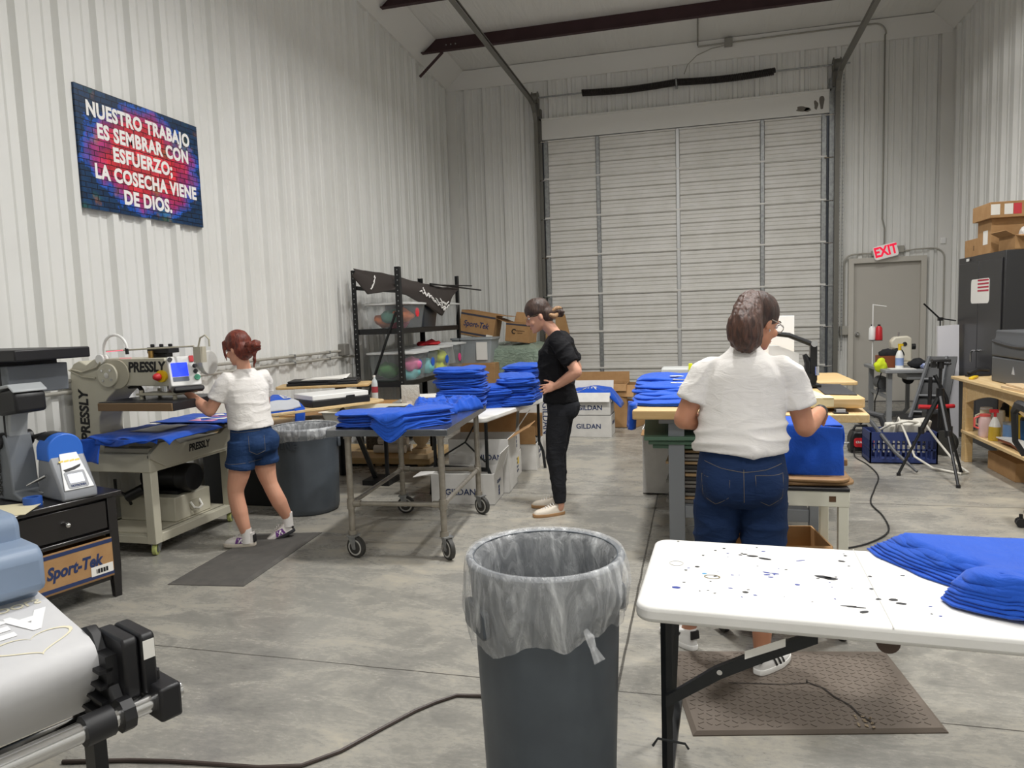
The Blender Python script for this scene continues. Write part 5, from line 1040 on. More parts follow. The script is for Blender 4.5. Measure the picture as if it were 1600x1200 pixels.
for i in range(14): b = B(); b.cbox((.12+.02*((i*37) % 5-2), 5.25, .362+.0255*i), (.52, 1.1, .017 if i % 3 else .022), rz=.02*((i*7) % 5-2)); q = b.obj('print_screen', SCRN[(i*5) % 3] if i % 4 else SCRN[1], bevel=.002, loc=(.12, 5.25, .362+.0255*i)); tag(q, 'flat print screen in the stack on the lower shelf of the grey workbench', 'screen', 'screens stacked on the workbench shelf')
GRNF = mat('green_screen_film', '#4d6b58', .5)
for i in range(3): b = B(); b.cbox((.05-.04*i, 5.12-.02*i, .735+.03*i), (.66, .95, .024), rz=.03*i); q = b.obj('green_tray', GRNF, bevel=.004, loc=(.05, 5.1, .735+.03*i)); tag(q, 'flat dark green tray stacked above the print screens in the workbench', 'tray', 'green trays in the workbench')
o = open_box('white_carton', 'narrow white carton with a tan lid flap left behind the workbench leg', (-.30, 6.5, 0), 0, .34, .4, .58, WCARD, flaps=(('f', .2, 95),), flapm=CARD)
b = B(); b.cbox((0, 0, 0), (.30, .25, .01), rz=.3, rx=.3); q = b.obj('crumpled_bag', mat('dark_bag', '#3a3634', .5), loc=None); q.location = (-.24, 5.4, .36); bpy.data.objects.remove(q)
# shirts on the left top
WP = mat('white_ink', '#f0efe9', .6)
for i in range(7):
    o = thing('printed_tshirt', 'blue t-shirt with white print in the fanned stack on the left workbench top', 't-shirt', (-.13, 5.0+.09*i, .988+.016*i), .06*((i % 3)-1), 'shirts fanned on the left workbench top')
    b = shirt_bm(40+i, .60, .62, .030, 2, .02, .012); b.obj('cloth', BLUECLOTH, o, ang=180)
    if i > 2: b = B(); b.prism(shift(rrect(.34, .05, .02), .12, -.19), 'z', .047, .0495); b.obj('white_print', WP, o)
b = B(); b.grid(6, 12, lambda u, v: Vector((-.425-.012*v+.02*sin(u*5), 4.62+.14*u, 1.02-.17*v))); q = b.obj('hanging_tshirt', BLUECLOTH, solid=.03, ang=180); tag(q, 'blue t-shirt sleeve hanging over the left end of the wooden workbench top', 't-shirt')
q.name = 'tshirt_sleeve'
# far pine top with black mats, board on the right with masking tape
rp = thing('print_station', 'pine print platens on the right of the workbench with masking tape and black rubber pads', 'print station', (.7, 5.4, 0))
def wr(b, nm, m, par=None, **k): return b.obj(nm, m, par or rp, world=True, **k)
b = B(); b.prism(rrect(.52, .9, .04), 'z', .99, 1.05); b.xf(Matrix.Translation((.72, 5.06, 0))); wr(b, 'upper_platen', PINE, bevel=.008)
TAPE = mat('masking_tape', '#ddd3ae', .7)
b = B(); b.box(.44, .80, 4.609, 4.75, 1.0505, 1.0525); b.box(.44, .80, 4.6085, 4.610, 1.0, 1.0525); wr(b, 'masking_tape', TAPE, smooth=False)
b = B(); b.prism([(.66, 4.70), (.78, 4.70), (.70, 5.45), (.60, 5.45)], 'z', 1.0525, 1.0545); b.prism([(.74, 4.6), (.80, 4.6), (.80, 4.75), (.74, 4.75)], 'z', 1.0525, 1.055); wr(b, 'masking_tape', TAPE, smooth=False)
b = B(); b.box(.48, .64, 4.80, 5.45, 1.0505, 1.06); wr(b, 'rubber_pad', mat('rubber_black', '#2b2b2e', .6), bevel=.003); b = B(); b.prism([(.78, 4.80), (.96, 4.76), (.98, 5.40), (.80, 5.45)], 'z', 1.0505, 1.058); wr(b, 'rubber_pad', mat('rubber_black', '#2b2b2e', .6), bevel=.003)
b = B(); b.prism([(.20, 4.52), (.98, 4.52), (1.06, 5.5), (.2, 5.5)], 'z', .915, .965); wr(b, 'lower_platen', PINEY, bevel=.006)
b = B(); b.prism(rrect(1.66, .9, .04), 'z', .955, .985); b.xf(Matrix.Translation((.45, 6.75, 0))); wr(b, 'rear_platen', PINE, bevel=.006)
for x in (-.2, .6, 1.15): b = B(); b.box(x-.04, x+.04, 6.7, 6.78, 0, .955); wr(b, 'leg', WBG)
b = B(); b.box(.80, .86, 4.56, 4.62, .965, .99); b.box(.79, .87, 4.54, 4.60, .965, .975); wr(b, 'spacer_block', BLACK, bevel=.002); b = B(); b.box(.805, .855, 4.55, 4.56, .975, .992); wr(b, 'spacer_face', mat('spacer_face', '#c9c9c9', .3), smooth=False)
# swing arm press head behind
ha = thing('swing_arm', 'black hinged press arm with a white pad standing behind the woman in the white shirt', 'press arm', (.78, 5.35, 1.05))
b = B(); b.tube([(.52, 5.25, 1.43), (.62, 5.25, 1.415), (.78, 5.25, 1.345)], .018, 8); wr(b, 'upper_arm', BLACKM, ha); b = B(); b.box(.755, .80, 5.22, 5.28, 1.10, 1.35); wr(b, 'post', BLACKM, ha, bevel=.005); b = B(); b.tube([(.72, 5.25, 1.28), (.75, 5.25, 1.22), (.74, 5.24, 1.12)], [.014, .03, .022], 8); b.cyl((.745, 5.21, 1.10), (.745, 5.29, 1.10), .05); wr(b, 'joint', BLACKM, ha); b = B(); b.box(.70, .82, 5.18, 5.36, 1.062, 1.075); wr(b, 'foot_plate', BLACKM, ha)
b = B(); b.cyl((.795, 5.2, 1.14), (.795, 5.2, 1.20), .014); b.cyl((.78, 5.21, 1.355), (.78, 5.29, 1.355), .022); wr(b, 'pivot_bolt', CHROME, ha)
b = B(); b.prism([(.50, 1.10), (.70, 1.06), (.70, 1.28), (.56, 1.34), (.50, 1.34)], 'y', 5.36, 5.39); q = b.obj('white_board', WHITE, loc=(.6, 5.37, 1.07)); tag(q, 'white board propped against the black press arm', 'board')
wbx = thing('display_board', 'tall white panel standing behind the white shirted woman\'s head', 'panel', (.62, 6.75, .986)); b = B(); b.box(-.30, .22, -.02, .02, 0, .55); b.obj('panel', WHITE, wbx, bevel=.004); b = B(); b.box(-.2, .12, .02, .12, 0, .012); b.obj('stand', WHITE, wbx)
gy = thing('grey_case', 'pale grey flat case with a yellow tag standing beyond the blue shirts', 'case', (-.1, 7.7, 0)); b = B(); b.box(-.26, .36, -.15, .15, .0, 1.02); b.obj('case', mat('pale_grey_case', '#c2c4c2', .5), gy, bevel=.02); b = B(); b.box(.02, .06, -.165, -.151, .9, 1.07); b.obj('yellow_tag', mat('neon_yellow', '#e6ee2e', .5), gy, bevel=.006)
# ---- white stand with pallets and shirt
wsd = thing('wheeled_stand', 'cream metal stand on casters with wooden boards below the hanging blue shirt', 'stand', (.42, 3.85, 0))
CRM = mat('cream_metal', '#dedccb', .4)
def wsb(b, nm, m, **k): return b.obj(nm, m, wsd, world=True, **k)
for x in (.12, .665):
    for y in (3.58, 4.10): b = B(); b.box(x-.022, x+.022, y-.022, y+.022, .085, .735); wsb(b, 'leg', CRM, bevel=.003); 
b = B(); b.box(.10, .69, 3.555, 4.12, .66, .735); wsb(b, 'apron', CRM, bevel=.003)
b = B(); b.box(.10, .69, 3.55, 4.13, .735, .750); wsb(b, 'black_top', BLACK, bevel=.002)
b = B(); b.box(.60, .63, 3.553, 3.556, .685, .712); wsb(b, 'makers_plate', mat('brown_plate', '#5a4028', .5), smooth=False)
for x in (.12, .665):
    for y in (3.58, 4.10): caster(wsd, x, y, .04, .03, RUB, GALV, .5, .085)
BRW = wood('brown_ply', '#a5825a', '#8c6a43', 0)
for i, (w_, lab) in enumerate(((.60, 'lower oval brown wooden board on the cream stand'), (.56, 'upper oval brown wooden board under the hanging blue shirt'))):
    b = B(); b.prism(rrect(w_, .52, .08), 'z', 0, .017); q = b.obj('wooden_board', BRW, bevel=.005); q.location = (.42+.015*i, 3.84, .752+.018*i); q.rotation_euler = (0, 0, .05-.1*i); tag(q, lab, 'board')
b = B(); b.cbox((0, 0, .02), (.10, .25, .035)); q = b.obj('wooden_offcut', BRW, bevel=.004); q.location = (.69, 4.0, .788); tag(q, 'short brown wooden offcut at the right end of the board stack', 'board')
hs = thing('hanging_tshirt', 'blue t-shirt hanging over the platen edge in front of the white shirted woman', 't-shirt', (.50, 3.88, .81))
def fh(side):
    def f(u, v):
        x = .28+.400*u; z = 1.025-.245*v
        if side == 0: p = Vector((x+.012*v*(u-.5), 3.69-.015*v+.010*nz((x, z, 0), 5, 2)+.006*sin(u*6+v*9), z+.008*sin(u*4)))
        else: p = Vector((x, 3.70+.34*v, 1.027+.006*nz((x, v, 0), 8, 3)))
        return p
    return f
b = B(); b.grid(30, 24, fh(0)); b.obj('front_panel', BLUECLOTH, hs, world=True, solid=.008, ang=180)
b = B(); b.grid(20, 16, fh(1)); b.obj('top_panel', BLUECLOTH, hs, world=True, solid=.006, ang=180)
b = B(); b.grid(16, 20, lambda u, v: Vector((.685+.008*sin(v*7), 3.70+.34*u, 1.025-.245*v))); b.obj('side_panel', BLUECLOTH, hs, world=True, solid=.008, ang=180)
o = open_box('cardboard_box', 'opened brown box under the cream stand', (.40, 3.95, .22), radians(8), .48, .36, .17, CARD, flaps=(('f', .16, 120),))
o = open_box('cardboard_box', 'lower brown box on the floor under the cream stand', (.42, 3.92, .0), radians(-3), .52, .42, .215, CARD, top=True)
b = B(); b.ell((0, 0, 0), (.07, .10, .12), seg=20); b.disp(lambda p, n: n*.03*nz(p, 14)); q = b.obj('bubble_wrap', mat('bubble_film', '#bfbab0', .3, bump=.8, bsc=90, bd=.02), ang=180); q.location = (.74, 3.92, .13); tag(q, 'crumpled bubble wrap beside the lower brown box', 'bubble wrap')
b = B(); b.ell((0, 0, 0), (.08, .08, .17), seg=20); b.disp(lambda p, n: n*.04*nz(p, 9)); q = b.obj('fallen_tshirt', BLUECLOTH, ang=180); q.location = (.30, 3.55, .17); tag(q, 'blue t-shirt slumped on the floor behind the white shirted woman\'s leg', 't-shirt')
# ================================================================== front folding table
ft_ = thing('folding_table', 'paint spattered white folding table in the right foreground', 'table', (-.160, 2.368, 0), radians(-2.5))
b = B(); b.prism(shift(rrect(1.86, .655, .055, 8), .92, 0), 'z', .695, .745); b.obj('table_top', PTOP, ft_, bevel=.014, segs=3)
b = B(); b.box(.675, .678, -.328, .328, .7448, .7456); b.obj('fold_seam', mat('seam_grey', '#b9b8b3', .6), ft_, smooth=False)
b = B(); m_ = Matrix.Identity(4); b.lathe([(.022, .0), (.024, .0012), (.021, .0012)], (.085, .06, .745), cap=False); b.obj('moulded_mark', mat('seam_grey', '#b9b8b3', .6), ft_)
SPK = mat('black_paint', '#1c1d20', .4); SPB = mat('blue_paint', '#2b3f96', .4)
rnd = random.Random(11)
def blot(x, y, r, m, st=1.0, an=0, nm='paint_spot'):
    b = B(); pts = [(r*st*cos(a)*(1+.25*nz((cos(a), sin(a), x*9), 2)), r*sin(a)*(1+.25*nz((cos(a), sin(a), y*9+3), 2))) for a in (2*pi*k/16 for k in range(16))]; b.prism([(x+px*cos(an)-py*sin(an), y+px*sin(an)+py*cos(an)) for px, py in pts], 'z', .7452, .7458); b.obj(nm, m, ft_, smooth=False)
for x, y, r, m, st, an in ((.335, .185, .006, SPK, 2.2, 0), (.31, .20, .004, SPK, 1.6, 0), (.375, .165, .006, SPK, 2.4, -.3), (.295, .19, .003, SPK, 1.5, 0), (.545, .025, .008, SPK, 2.2, -.2), (.565, .015, .008, SPK, 1.8, 0), (.375, .03, .003, SPB, 3, -.3), (.40, .025, .003, SPB, 3, -.2), (.375, .01, .0035, SPB, 2, .2), (.385, -.01, .003, SPB, 2, 0), (.46, -.06, .004, SPB, 1.4, 0), (.10, -.16, .006, SPB, 1.6, 0), (.305, -.155, .005, SPK, 1.3, 0), (.21, .22, .0035, SPK, 1, 0), (.17, .16, .003, SPK, 1, 0), (.24, .25, .004, SPK, 1, 0), (.62, .19, .005, SPK, 1.6, -.3), (.64, .25, .004, SPK, 1, 0), (.155, .04, .004, SPK, 1.3, 0), (.12, .0, .003, SPK, 1.2, 0), (.075, .30, .003, SPK, 1.2, 0), (.715, -.125, .006, SPK, 1.5, .3), (.73, -.15, .005, SPK, 2, 0), (.675, -.13, .004, SPK, 1.5, .5), (.62, -.235, .005, SPK, 2, .6), (.605, -.205, .0025, SPK, 7, 0), (.585, -.2, .002, SPK, 8, .1), (.67, -.05, .004, SPK, 1, 0), (.685, .06, .004, SPK, 1, 0), (.18, -.02, .004, mat('sky_paint', '#3f9ad0', .4), 1.4, 0), (.49, .17, .002, SPB, 6, .5)):
    blot(x, y, r*1.45, m, st, an)
for i in range(42): blot(rnd.uniform(.12, .82), rnd.uniform(-.22, .3), rnd.uniform(.0012, .0036), rnd.choice((SPK, SPK, SPB)), rnd.uniform(1, 2.2), rnd.uniform(-.5, .5))
b = B(); b.lathe([(.016, 0), (.019, .0012), (.016, .0012)], (.205, -.045, .7452), cap=False, m=Matrix.Diagonal((1.35, .9, 1, 1))); b.obj('ring_stain', mat('ring_stain', '#8a7d5c', .6), ft_)
def tleg(x0, sgn, nm):
    b = B(); b.tube([(x0, -.255, .70), (x0, -.255, .0)], .0165, 4); b.obj('leg', LEGB, ft_); b = B(); b.tube([(x0, .255, .70), (x0-.035*sgn, .255, .0)], .0165, 4); b.obj('leg', LEGB, ft_)
    b = B(); b.box(x0-.012, x0+.012, -.255, .255, .14, .165); b.obj('leg_cross_bar', LEGB, ft_)
    b = B(); b.prism([(x0, .42), (x0+.0*sgn, .455), (x0+.14*sgn, .56), (x0+.26*sgn, .625), (x0+.42*sgn, .70), (x0+.42*sgn, .665), (x0+.28*sgn, .595), (x0+.16*sgn, .53)], 'y', -.29, -.272); br = b.obj('folding_brace', LEGB, ft_)
    b = B(); b.prism([(x0+.225*sgn, .598), (x0+.225*sgn, .622), (x0+.335*sgn, .672), (x0+.335*sgn, .648)], 'y', -.2915, -.29); b.obj('brace_label', PAPER, br, smooth=False); b = B(); b.cyl((x0+.155*sgn, -.29, .552), (x0+.155*sgn, -.296, .552), .008, seg=12); b.obj('rivet', CHROME, br)
    b = B(); b.prism([(x0, .52), (x0+.0*sgn, .555), (x0+.14*sgn, .62), (x0+.42*sgn, .70), (x0+.42*sgn, .665), (x0+.16*sgn, .59)], 'y', .272, .29); b.obj('folding_brace', LEGB, ft_)
tleg(.075, 1, 'a'); tleg(1.76, -1, 'b')
b = B(); b.tube([(.035, -.30, .30), (.05, -.29, .32), (.13, -.29, .315), (.14, -.29, .30)], .004, 6); b.obj('latch_hook', LEGB, ft_)
b = B(); b.cyl((.67, -.20, .69), (.67, -.30, .69), .03); b.obj('hinge', mat('rust_brown', '#4a3a30', .6), ft_)
# shirts on it: a fanned stack of spread shirts
oT = wmat(ft_)
def big(i):
    z0 = .747+.008*i
    ol = [(.74+.012*i, .33), (.76+.010*i, .27), (.83+.006*i, .16), (.90, .06), (.93, .02), (.86+.01*i, -.03), (.845+.008*i, -.09), (.90+.004*i, -.14), (.97, -.17), (1.02, -.155), (1.08+.004*i, -.21), (1.25, -.262+.005*i), (1.6, -.29+.006*i)]
    ol_r = [(1.62, -.29+.006*i), (1.62, .325), (1.2, .325), (.95, .33)]
    return ol, z0
def inpoly(ol, u, v): pass
for i in range(8):
    o = thing('spread_tshirt', 'blue t-shirt in the spread stack on the paint spattered table', 't-shirt', (-.176, 2.368, 0), radians(-2.5), 'shirts spread on the spattered table')
    def left(v):   # left outline of the stack as a function of depth v (0 front .. 1 back)
        K = [(0, 1.22), (.06, 1.06), (.11, .985), (.15, .93), (.22, .875), (.30, .855), (.36, .885), (.40, .925), (.46, .925), (.6, .855), (.75, .80), (.88, .755), (1, .735)]
        for (a, p), (c, q) in zip(K, K[1:]):
            if v <= c: k = (v-a)/(c-a); return p+(q-p)*k
        return K[-1][1]
    b = B()
    def fn(u, v, i=i):
        y = -.295+.625*v+.004*i*(1-2*v); x0 = left(v)+.008*i*(.6+v)+.012*nz((v*5, i*1.7, 0), 1.5); x = x0+(1.70-x0)*(u**1.3)
        e = min(u*9, v*14, (1-v)*14, 1); rise = .747+.0105*i*min(1, e*.5+.78)
        d = sqrt(((x-1.02)/.13)**2+((y+.13)/.10)**2); lump = .012*math.exp(-d*d*1.1)*(1+.12*i)
        d2 = abs((y+.20)-(.0-(x-1.02)*.35))/.05; ridge = .022*math.exp(-d2*d2)*(1 if x > 1.0 else .4)*math.exp(-((x-1.2)/.3)**2)
        return Vector((x, y, rise+.004+lump+ridge+.004*nz((x, y, 0), 7, 1)*e+.0012*nz((x, y, i), 25, 2)*e-(.004*(1-min(1, e))) ))
    b.grid(60, 56, fn); bd = [e for e in b.bm.edges if e.is_boundary]; b.obj('cloth', BLUECLOTH, o, ang=180, solid=-.006)
    dx_, dy_ = .83, .56; b = B()
    def roll(u, v, i=i):
        th = radians(-25+230*u); t_ = .34*v; w_ = (.036+.008*i)*(1+.5*v); h_ = (.026+.0102*i)*(1-.25*v*v); return Vector((1.0+dx_*t_+dy_*w_*cos(th)+.004*nz((u*3, v*4, i), 2), -.165+dy_*t_-dx_*w_*cos(th), .752+h_*max(sin(th), -.12)+.004*nz((u*2, v*5, i), 2)))
    b.grid(24, 14, roll); b.obj('folded_edge', BLUECLOTH, o, ang=180, solid=-.007)
# ================================================================== right side
sw = thing('sewing_table', 'grey sewing machine table in front of the exit door', 'table', (2.69, 10.75, 0))
SGR = mat('sewing_grey', '#8f9193', .5)
b = B(); b.prism(rrect(.64, 1.25, .03), 'z', .715, .76); b.obj('table_top', SGR, sw, bevel=.008)
for y in (-.5, .5):
    b = B(); b.box(-.27, -.21, y-.03, y+.03, .03, .715); b.obj('leg', SGR, sw); b = B(); b.tube([(.24, y, .715), (.24, y, .12), (.19, y, .05), (-.05, y, .04)], .03, 6); b.obj('leg', SGR, sw)
    b = B(); b.box(-.28, .28, y-.03, y+.03, .0, .04); b.obj('foot', SGR, sw)
b = B(); b.box(-.25, -.21, -.5, .5, .36, .40); b.obj('side_rail', SGR, sw)
b = B(); b.box(-.05, .26, -.56, -.1, .62, .715); b.obj('drip_pan', SGR, sw, bevel=.02)
b = B(); b.cyl((-.17, .05, .52), (-.17, .32, .52), .09); b.box(-.24, -.1, .0, .2, .40, .44); b.obj('motor', mat('motor_grey', '#5e6063', .5), sw)
b = B(); b.cyl((.12, .0, .58), (.12, .06, .58), .07); b.obj('belt_wheel', BLACK, sw)
b = B(); b.tube([(-.29, -.3, .70), (-.33, -.28, .55), (-.30, -.2, .45), (-.32, -.1, .3), (-.3, 0, .05)], .008, 6); b.obj('power_cable', INK, sw)
sm = thing('sewing_machine', 'cream industrial sewing machine on the grey table', 'sewing machine', (2.74, 10.85, .761)); CRS = mat('sewing_cream', '#dcd6c4', .4)
b = B(); b.box(-.24, .12, -.10, .10, 0, .06); b.obj('bed', CRS, sm, bevel=.01)
b = B(); b.prism([(-.05, .06), (-.02, .22), (-.14, .24), (-.15, .34), (-.10, .40), (.06, .41), (.11, .38), (.12, .06)], 'y', -.07, .07); b.obj('body', CRS, sm, bevel=.02)
b = B(); b.cyl((-.11, 0, .06), (-.11, 0, .25), .012); b.cyl((-.11, -.03, .13), (-.11, .03, .13), .025); b.obj('needle_bar', CHROME, sm)
b = B(); b.cyl((.10, 0, .26), (.17, 0, .26), .04); b.obj('hand_wheel', BLACK, sm); b = B(); b.cyl((-.04, 0, .40), (-.04, 0, .46), .012); b.obj('thread_pin', CHROME, sm); b = B(); b.cyl((.02, -.075, .3), (.02, -.06, .3), .03); b.obj('tension_knob', CHROME, sm)
th = thing('thread_stand', 'white thread stand holding cones behind the sewing table', 'thread stand', (2.44, 11.15, .761)); b = B(); b.cyl((0, 0, 0), (0, 0, .86), .008); b.obj('pole', WHITE, th); b = B(); b.cyl((0, 0, .85), (.17, -.02, .82), .006); b.obj('guide_arm', WHITE, th); b = B(); b.box(-.04, .12, -.05, .05, .34, .348); b.obj('cone_tray', BLACKM, th)
for dx, m, lab in ((.075, REDM, 'red thread cone on the thread stand'), (-.0, WHITE, 'white thread cone behind the red one on the stand')):
    q = thing('thread_cone', lab, 'thread', (2.44+dx, 11.12+(.06 if dx < .05 else 0), 1.11)); b = B(); b.lathe([(.045, 0), (.048, .02), (.042, .17), (.02, .2)], seg=20); b.obj('thread', m, q); b = B(); b.cyl((0, 0, .2), (0, 0, .22), .018); b.obj('cone_tip', BLACK, q)
o = thing('brown_box', 'reddish brown open wooden box on the sewing table', 'box', (2.53, 10.60, .761), .05); b = B(); b.box(-.15, .15, -.10, -.09, 0, .16); b.box(-.15, .15, .09, .10, 0, .16); b.box(-.15, -.14, -.09, .09, 0, .16); b.box(.14, .15, -.09, .09, 0, .16); b.box(-.14, .14, -.09, .09, 0, .01); b.obj('box', mat('red_brown_wood', '#8a4b2c', .5), o)
wad('black cloth heap in the reddish brown box on the sewing table', (2.56, 10.62, .92), (.17, .10, .09), mat('black_cloth', '#1b1c20', .85), 51, None)
wad('neon yellow cloth hanging over the left edge of the sewing table', (2.385, 10.42, .80), (.07, .06, .09), mat('neon_yellow_cloth', '#dff02e', .8), 52, None)
wad('black bag lying on the sewing table right of the box', (2.80, 10.36, .82), (.11, .09, .06), mat('black_cloth', '#1b1c20', .85), 53, None)
wad('blue and white patterned cloth at the right end of the sewing table', (2.91, 10.30, .80), (.12, .09, .045), mat('blue_white_pattern', '#2a4fb0', .8, var='#dfe6f2', vsc=20), 54, None)
o = thing('spray_bottle', 'white and blue spray bottle with a yellow cap on the sewing table', 'bottle', (2.60, 10.38, .761)); b = B(); b.lathe([(.05, 0), (.05, .16), (.035, .21), (.018, .24)], seg=20); b.obj('bottle', WHITE, o); b = B(); b.lathe([(.0505, .04), (.0505, .14)], cap=False, seg=20); b.obj('label', mat('pale_blue_label', '#8fa6d6', .5), o); b = B(); b.cyl((0, 0, .24), (0, 0, .30), .02); b.cbox((.01, 0, .31), (.06, .03, .03)); b.obj('cap', YEL, o)
b = B(); b.cbox((0, 0, .003), (.30, .2, .006)); q = b.obj('paper_pad', PAPER); q.location = (2.60, 10.27, .761); tag(q, 'white pad with blue edge on the front of the sewing table', 'paper')
# milk crate with hose and clutter
cr = thing('milk_crate', 'dark blue plastic crate full of white tubes on the floor', 'crate', (2.01, 8.0, 0)); CRB = mat('crate_blue', '#28376b', .5)
b = B(); W_, D_, H_ = .31, .18, .32
for x0, x1, y0, y1 in ((-W_, W_, -D_, -D_+.014), (-W_, W_, D_-.014, D_), (-W_, -W_+.014, -D_, D_), (W_-.014, W_, -D_, D_)):
    b.box(x0, x1, y0, y1, 0, .05); b.box(x0, x1, y0, y1, .235, H_); b.box(x0, x1, y0, y1, .135, .15)
    L_ = max(x1-x0, y1-y0); n = int(L_/.045)
    for k in range(n+1):
        p = k/n
        if x1-x0 > .1: b.box(x0+(x1-x0-.016)*p, x0+(x1-x0-.016)*p+.016, y0, y1, .05, .235)
        else: b.box(x0, x1, y0+(y1-y0-.016)*p, y0+(y1-y0-.016)*p+.016, .05, .235)
b.box(-W_, W_, -D_, D_, 0, .012); b.obj('crate', CRB, cr, smooth=False)
HOSE = mat('white_hose_dull', '#cfccc2', .5)
for i, (pts, r, lab) in enumerate((
    ([(1.95, 7.95, .30), (1.98, 7.9, .46), (2.02, 7.78, .30), (2.08, 7.70, .10), (2.2, 7.55, .02), (2.38, 7.35, .012), (2.46, 7.42, .012), (2.42, 7.6, .05), (2.3, 7.78, .25), (2.2, 7.85, .42)], .011, 'long white hose looping out of the crate over the floor'),
    ([(1.8, 8.0, .3), (1.9, 7.85, .40), (2.05, 7.85, .43), (2.18, 7.95, .40), (2.25, 8.0, .3)], .012, 'white hose arching across the top of the blue crate'))):
    b = B(); b.tube(pts, r, 8); tag(b.obj('white_hose', HOSE, loc=pts[0]), lab, 'hose')
for x, y, z, s, rz, lab in ((1.93, 8.0, .33, (.10, .1, .12), .3, 'white plastic block sticking out at the left of the crate'), (2.10, 7.98, .36, (.22, .12, .10), -.3, 'white appliance part lying across the middle of the crate'), (2.22, 8.02, .37, (.16, .1, .12), .5, 'pale grey box at the right of the crate')):
    b = B(); b.cbox((0, 0, 0), s, rz=rz, rx=.3); q = b.obj('plastic_part', HOSE, bevel=.015); q.location = (x, y, z); tag(q, lab, 'plastic part')
b = B(); b.tube([(1.66, 8.3, .44), (1.75, 8.0, .40), (1.88, 7.6, .16), (2.0, 7.32, .03)], [.012, .022, .018, .012], 8); tag(b.obj('vacuum_wand', mat('wand_grey', '#4d4e50', .5), loc=(1.8, 7.8, .3)), 'dark grey vacuum wand slanting down in front of the blue crate', 'vacuum wand')
b = B(); b.tube([(1.70, 8.35, .34), (1.78, 8.3, .46), (1.9, 8.28, .42), (1.95, 8.3, .3)], .035, 10); tag(b.obj('vacuum_hose', mat('wand_grey', '#4d4e50', .5), loc=(1.8, 8.3, .3)), 'coiled dark grey vacuum hose behind the crate top', 'hose')
cf = thing('air_compressor', 'small black and red air compressor beside the blue crate', 'compressor', (1.74, 8.45, 0)); b = B(); b.prism([(-.12, .02), (.12, .02), (.12, .2), (.08, .24), (-.09, .24), (-.12, .16)], 'y', -.10, .10); b.obj('body', BLACK, cf, bevel=.02); b = B(); b.prism(rrect(.20, .10, .03), 'y', -.112, -.10); b.xf(Matrix.Translation((.015, 0, .12))); b.obj('red_panel', REDM, cf)
text('CRAFTSMAN', .034, (.02, -.1135, .125), (1, 0, 0), (0, 0, 1), WTXT, cf, bold=.001, sx=.9); b = B(); b.tube([(-.08, 0, .23), (-.05, 0, .29), (.06, 0, .29), (.09, 0, .23)], .014, 8); b.obj('handle', BLACK, cf); b = B(); b.cyl((-.12, -.03, .10), (-.17, -.03, .10), .015); b.obj('air_fitting', CHROME, cf)
for x in (-.09, .09): b = B(); b.box(x-.02, x+.02, -.09, .09, 0, .02); b.obj('foot', BLACK, cf)
b = B(); limb(b, [(1.66, 8.34, .06), (1.62, 8.1, .010), (1.66, 7.7, .008), (1.64, 7.2, .008), (1.50, 6.7, .008), (1.36, 6.2, .008), (1.36, 5.8, .008), (1.30, 5.4, .008), (1.10, 5.1, .008), (.9, 4.95, .008)], [.006]*10, 8); tag(b.obj('power_cord', INK, loc=(1.6, 7, 0)), 'black cord running along the floor from the compressor toward the workbench', 'cord')
# tripod
tr = thing('tripod', 'black camera tripod standing open beside the blue crate', 'tripod', (2.18, 7.33, 0))
for fx, fy in ((1.83, 7.27), (2.19, 6.83), (2.40, 7.42)):
    b = B(); t0 = Vector((2.18, 7.33, .76)); f0 = Vector((fx, fy, .02)); b.tube([t0, t0.lerp(f0, .45)], .022, 8); b.tube([t0.lerp(f0, .42), f0], .013, 8); lg = b.obj('leg', BLACKM, tr, world=True); b = B(); b.cyl((fx, fy, 0), (fx, fy, .025), .018); b.obj('rubber_foot', BLACK, lg, world=True); b = B(); q = t0.lerp(f0, .45); b.cyl(q+Vector((0, 0, .03)), q-Vector((0, 0, .03)), .026); b.obj('leg_clamp', BLACK, lg, world=True)
b = B(); b.cyl((2.18, 7.33, .45), (2.18, 7.33, 1.06), .013); b.obj('centre_column', BLACKM, tr, world=True); b = B(); b.cyl((2.18, 7.33, .72), (2.18, 7.33, .82), .032); b.obj('collar', BLACKM, tr, world=True)
b = B(); b.cbox((2.18, 7.33, 1.075), (.15, .08, .025)); b.cyl((2.18, 7.33, 1.0), (2.18, 7.33, 1.07), .028); b.cbox((2.12, 7.33, 1.04), (.04, .04, .06)); b.tube([(2.18, 7.33, 1.04), (2.24, 7.25, 1.05)], .012, 6); b.obj('head', BLACK, tr, world=True, bevel=.004)
# leaning grey frame, red tool, foam board
lf = thing('folded_cart', 'folded grey steel cart frame leaning on the wall behind the tripod', 'cart', (2.55, 9.2, 0)); A_, C_ = Vector((2.50, 9.0, .25)), Vector((2.74, 9.3, .98)); sx_ = Vector((.16, -.05, 0))
for k in (-1, 1): b = B(); b.tube([A_+sx_*k*.8, C_+sx_*k*.5], .022, 6); b.obj('rail', mat('cart_grey', '#5f6164', .5), lf, world=True)
for t_ in (.15, .4, .65, .9): b = B(); p = A_.lerp(C_, t_); b.tube([p-sx_*.7, p+sx_*.7], .016, 6); b.obj('rung', mat('cart_grey', '#5f6164', .5), lf, world=True)
b = B(); b.loft([[A_+sx_*k*1.1+Vector((.05, .03, -.03+d)) for k, d in ((-1, 0), (1, 0), (1, .03), (-1, .03))], [C_+sx_*k*.9+Vector((.05, .03, -.03+d)) for k, d in ((-1, 0), (1, 0), (1, .03), (-1, .03))]]); b.obj('dark_panel', BLACKM, lf, world=True); b = B(); b.box(2.3, 2.7, 8.9, 9.3, 0, .30); b.obj('base', BLACKM, lf, world=True)
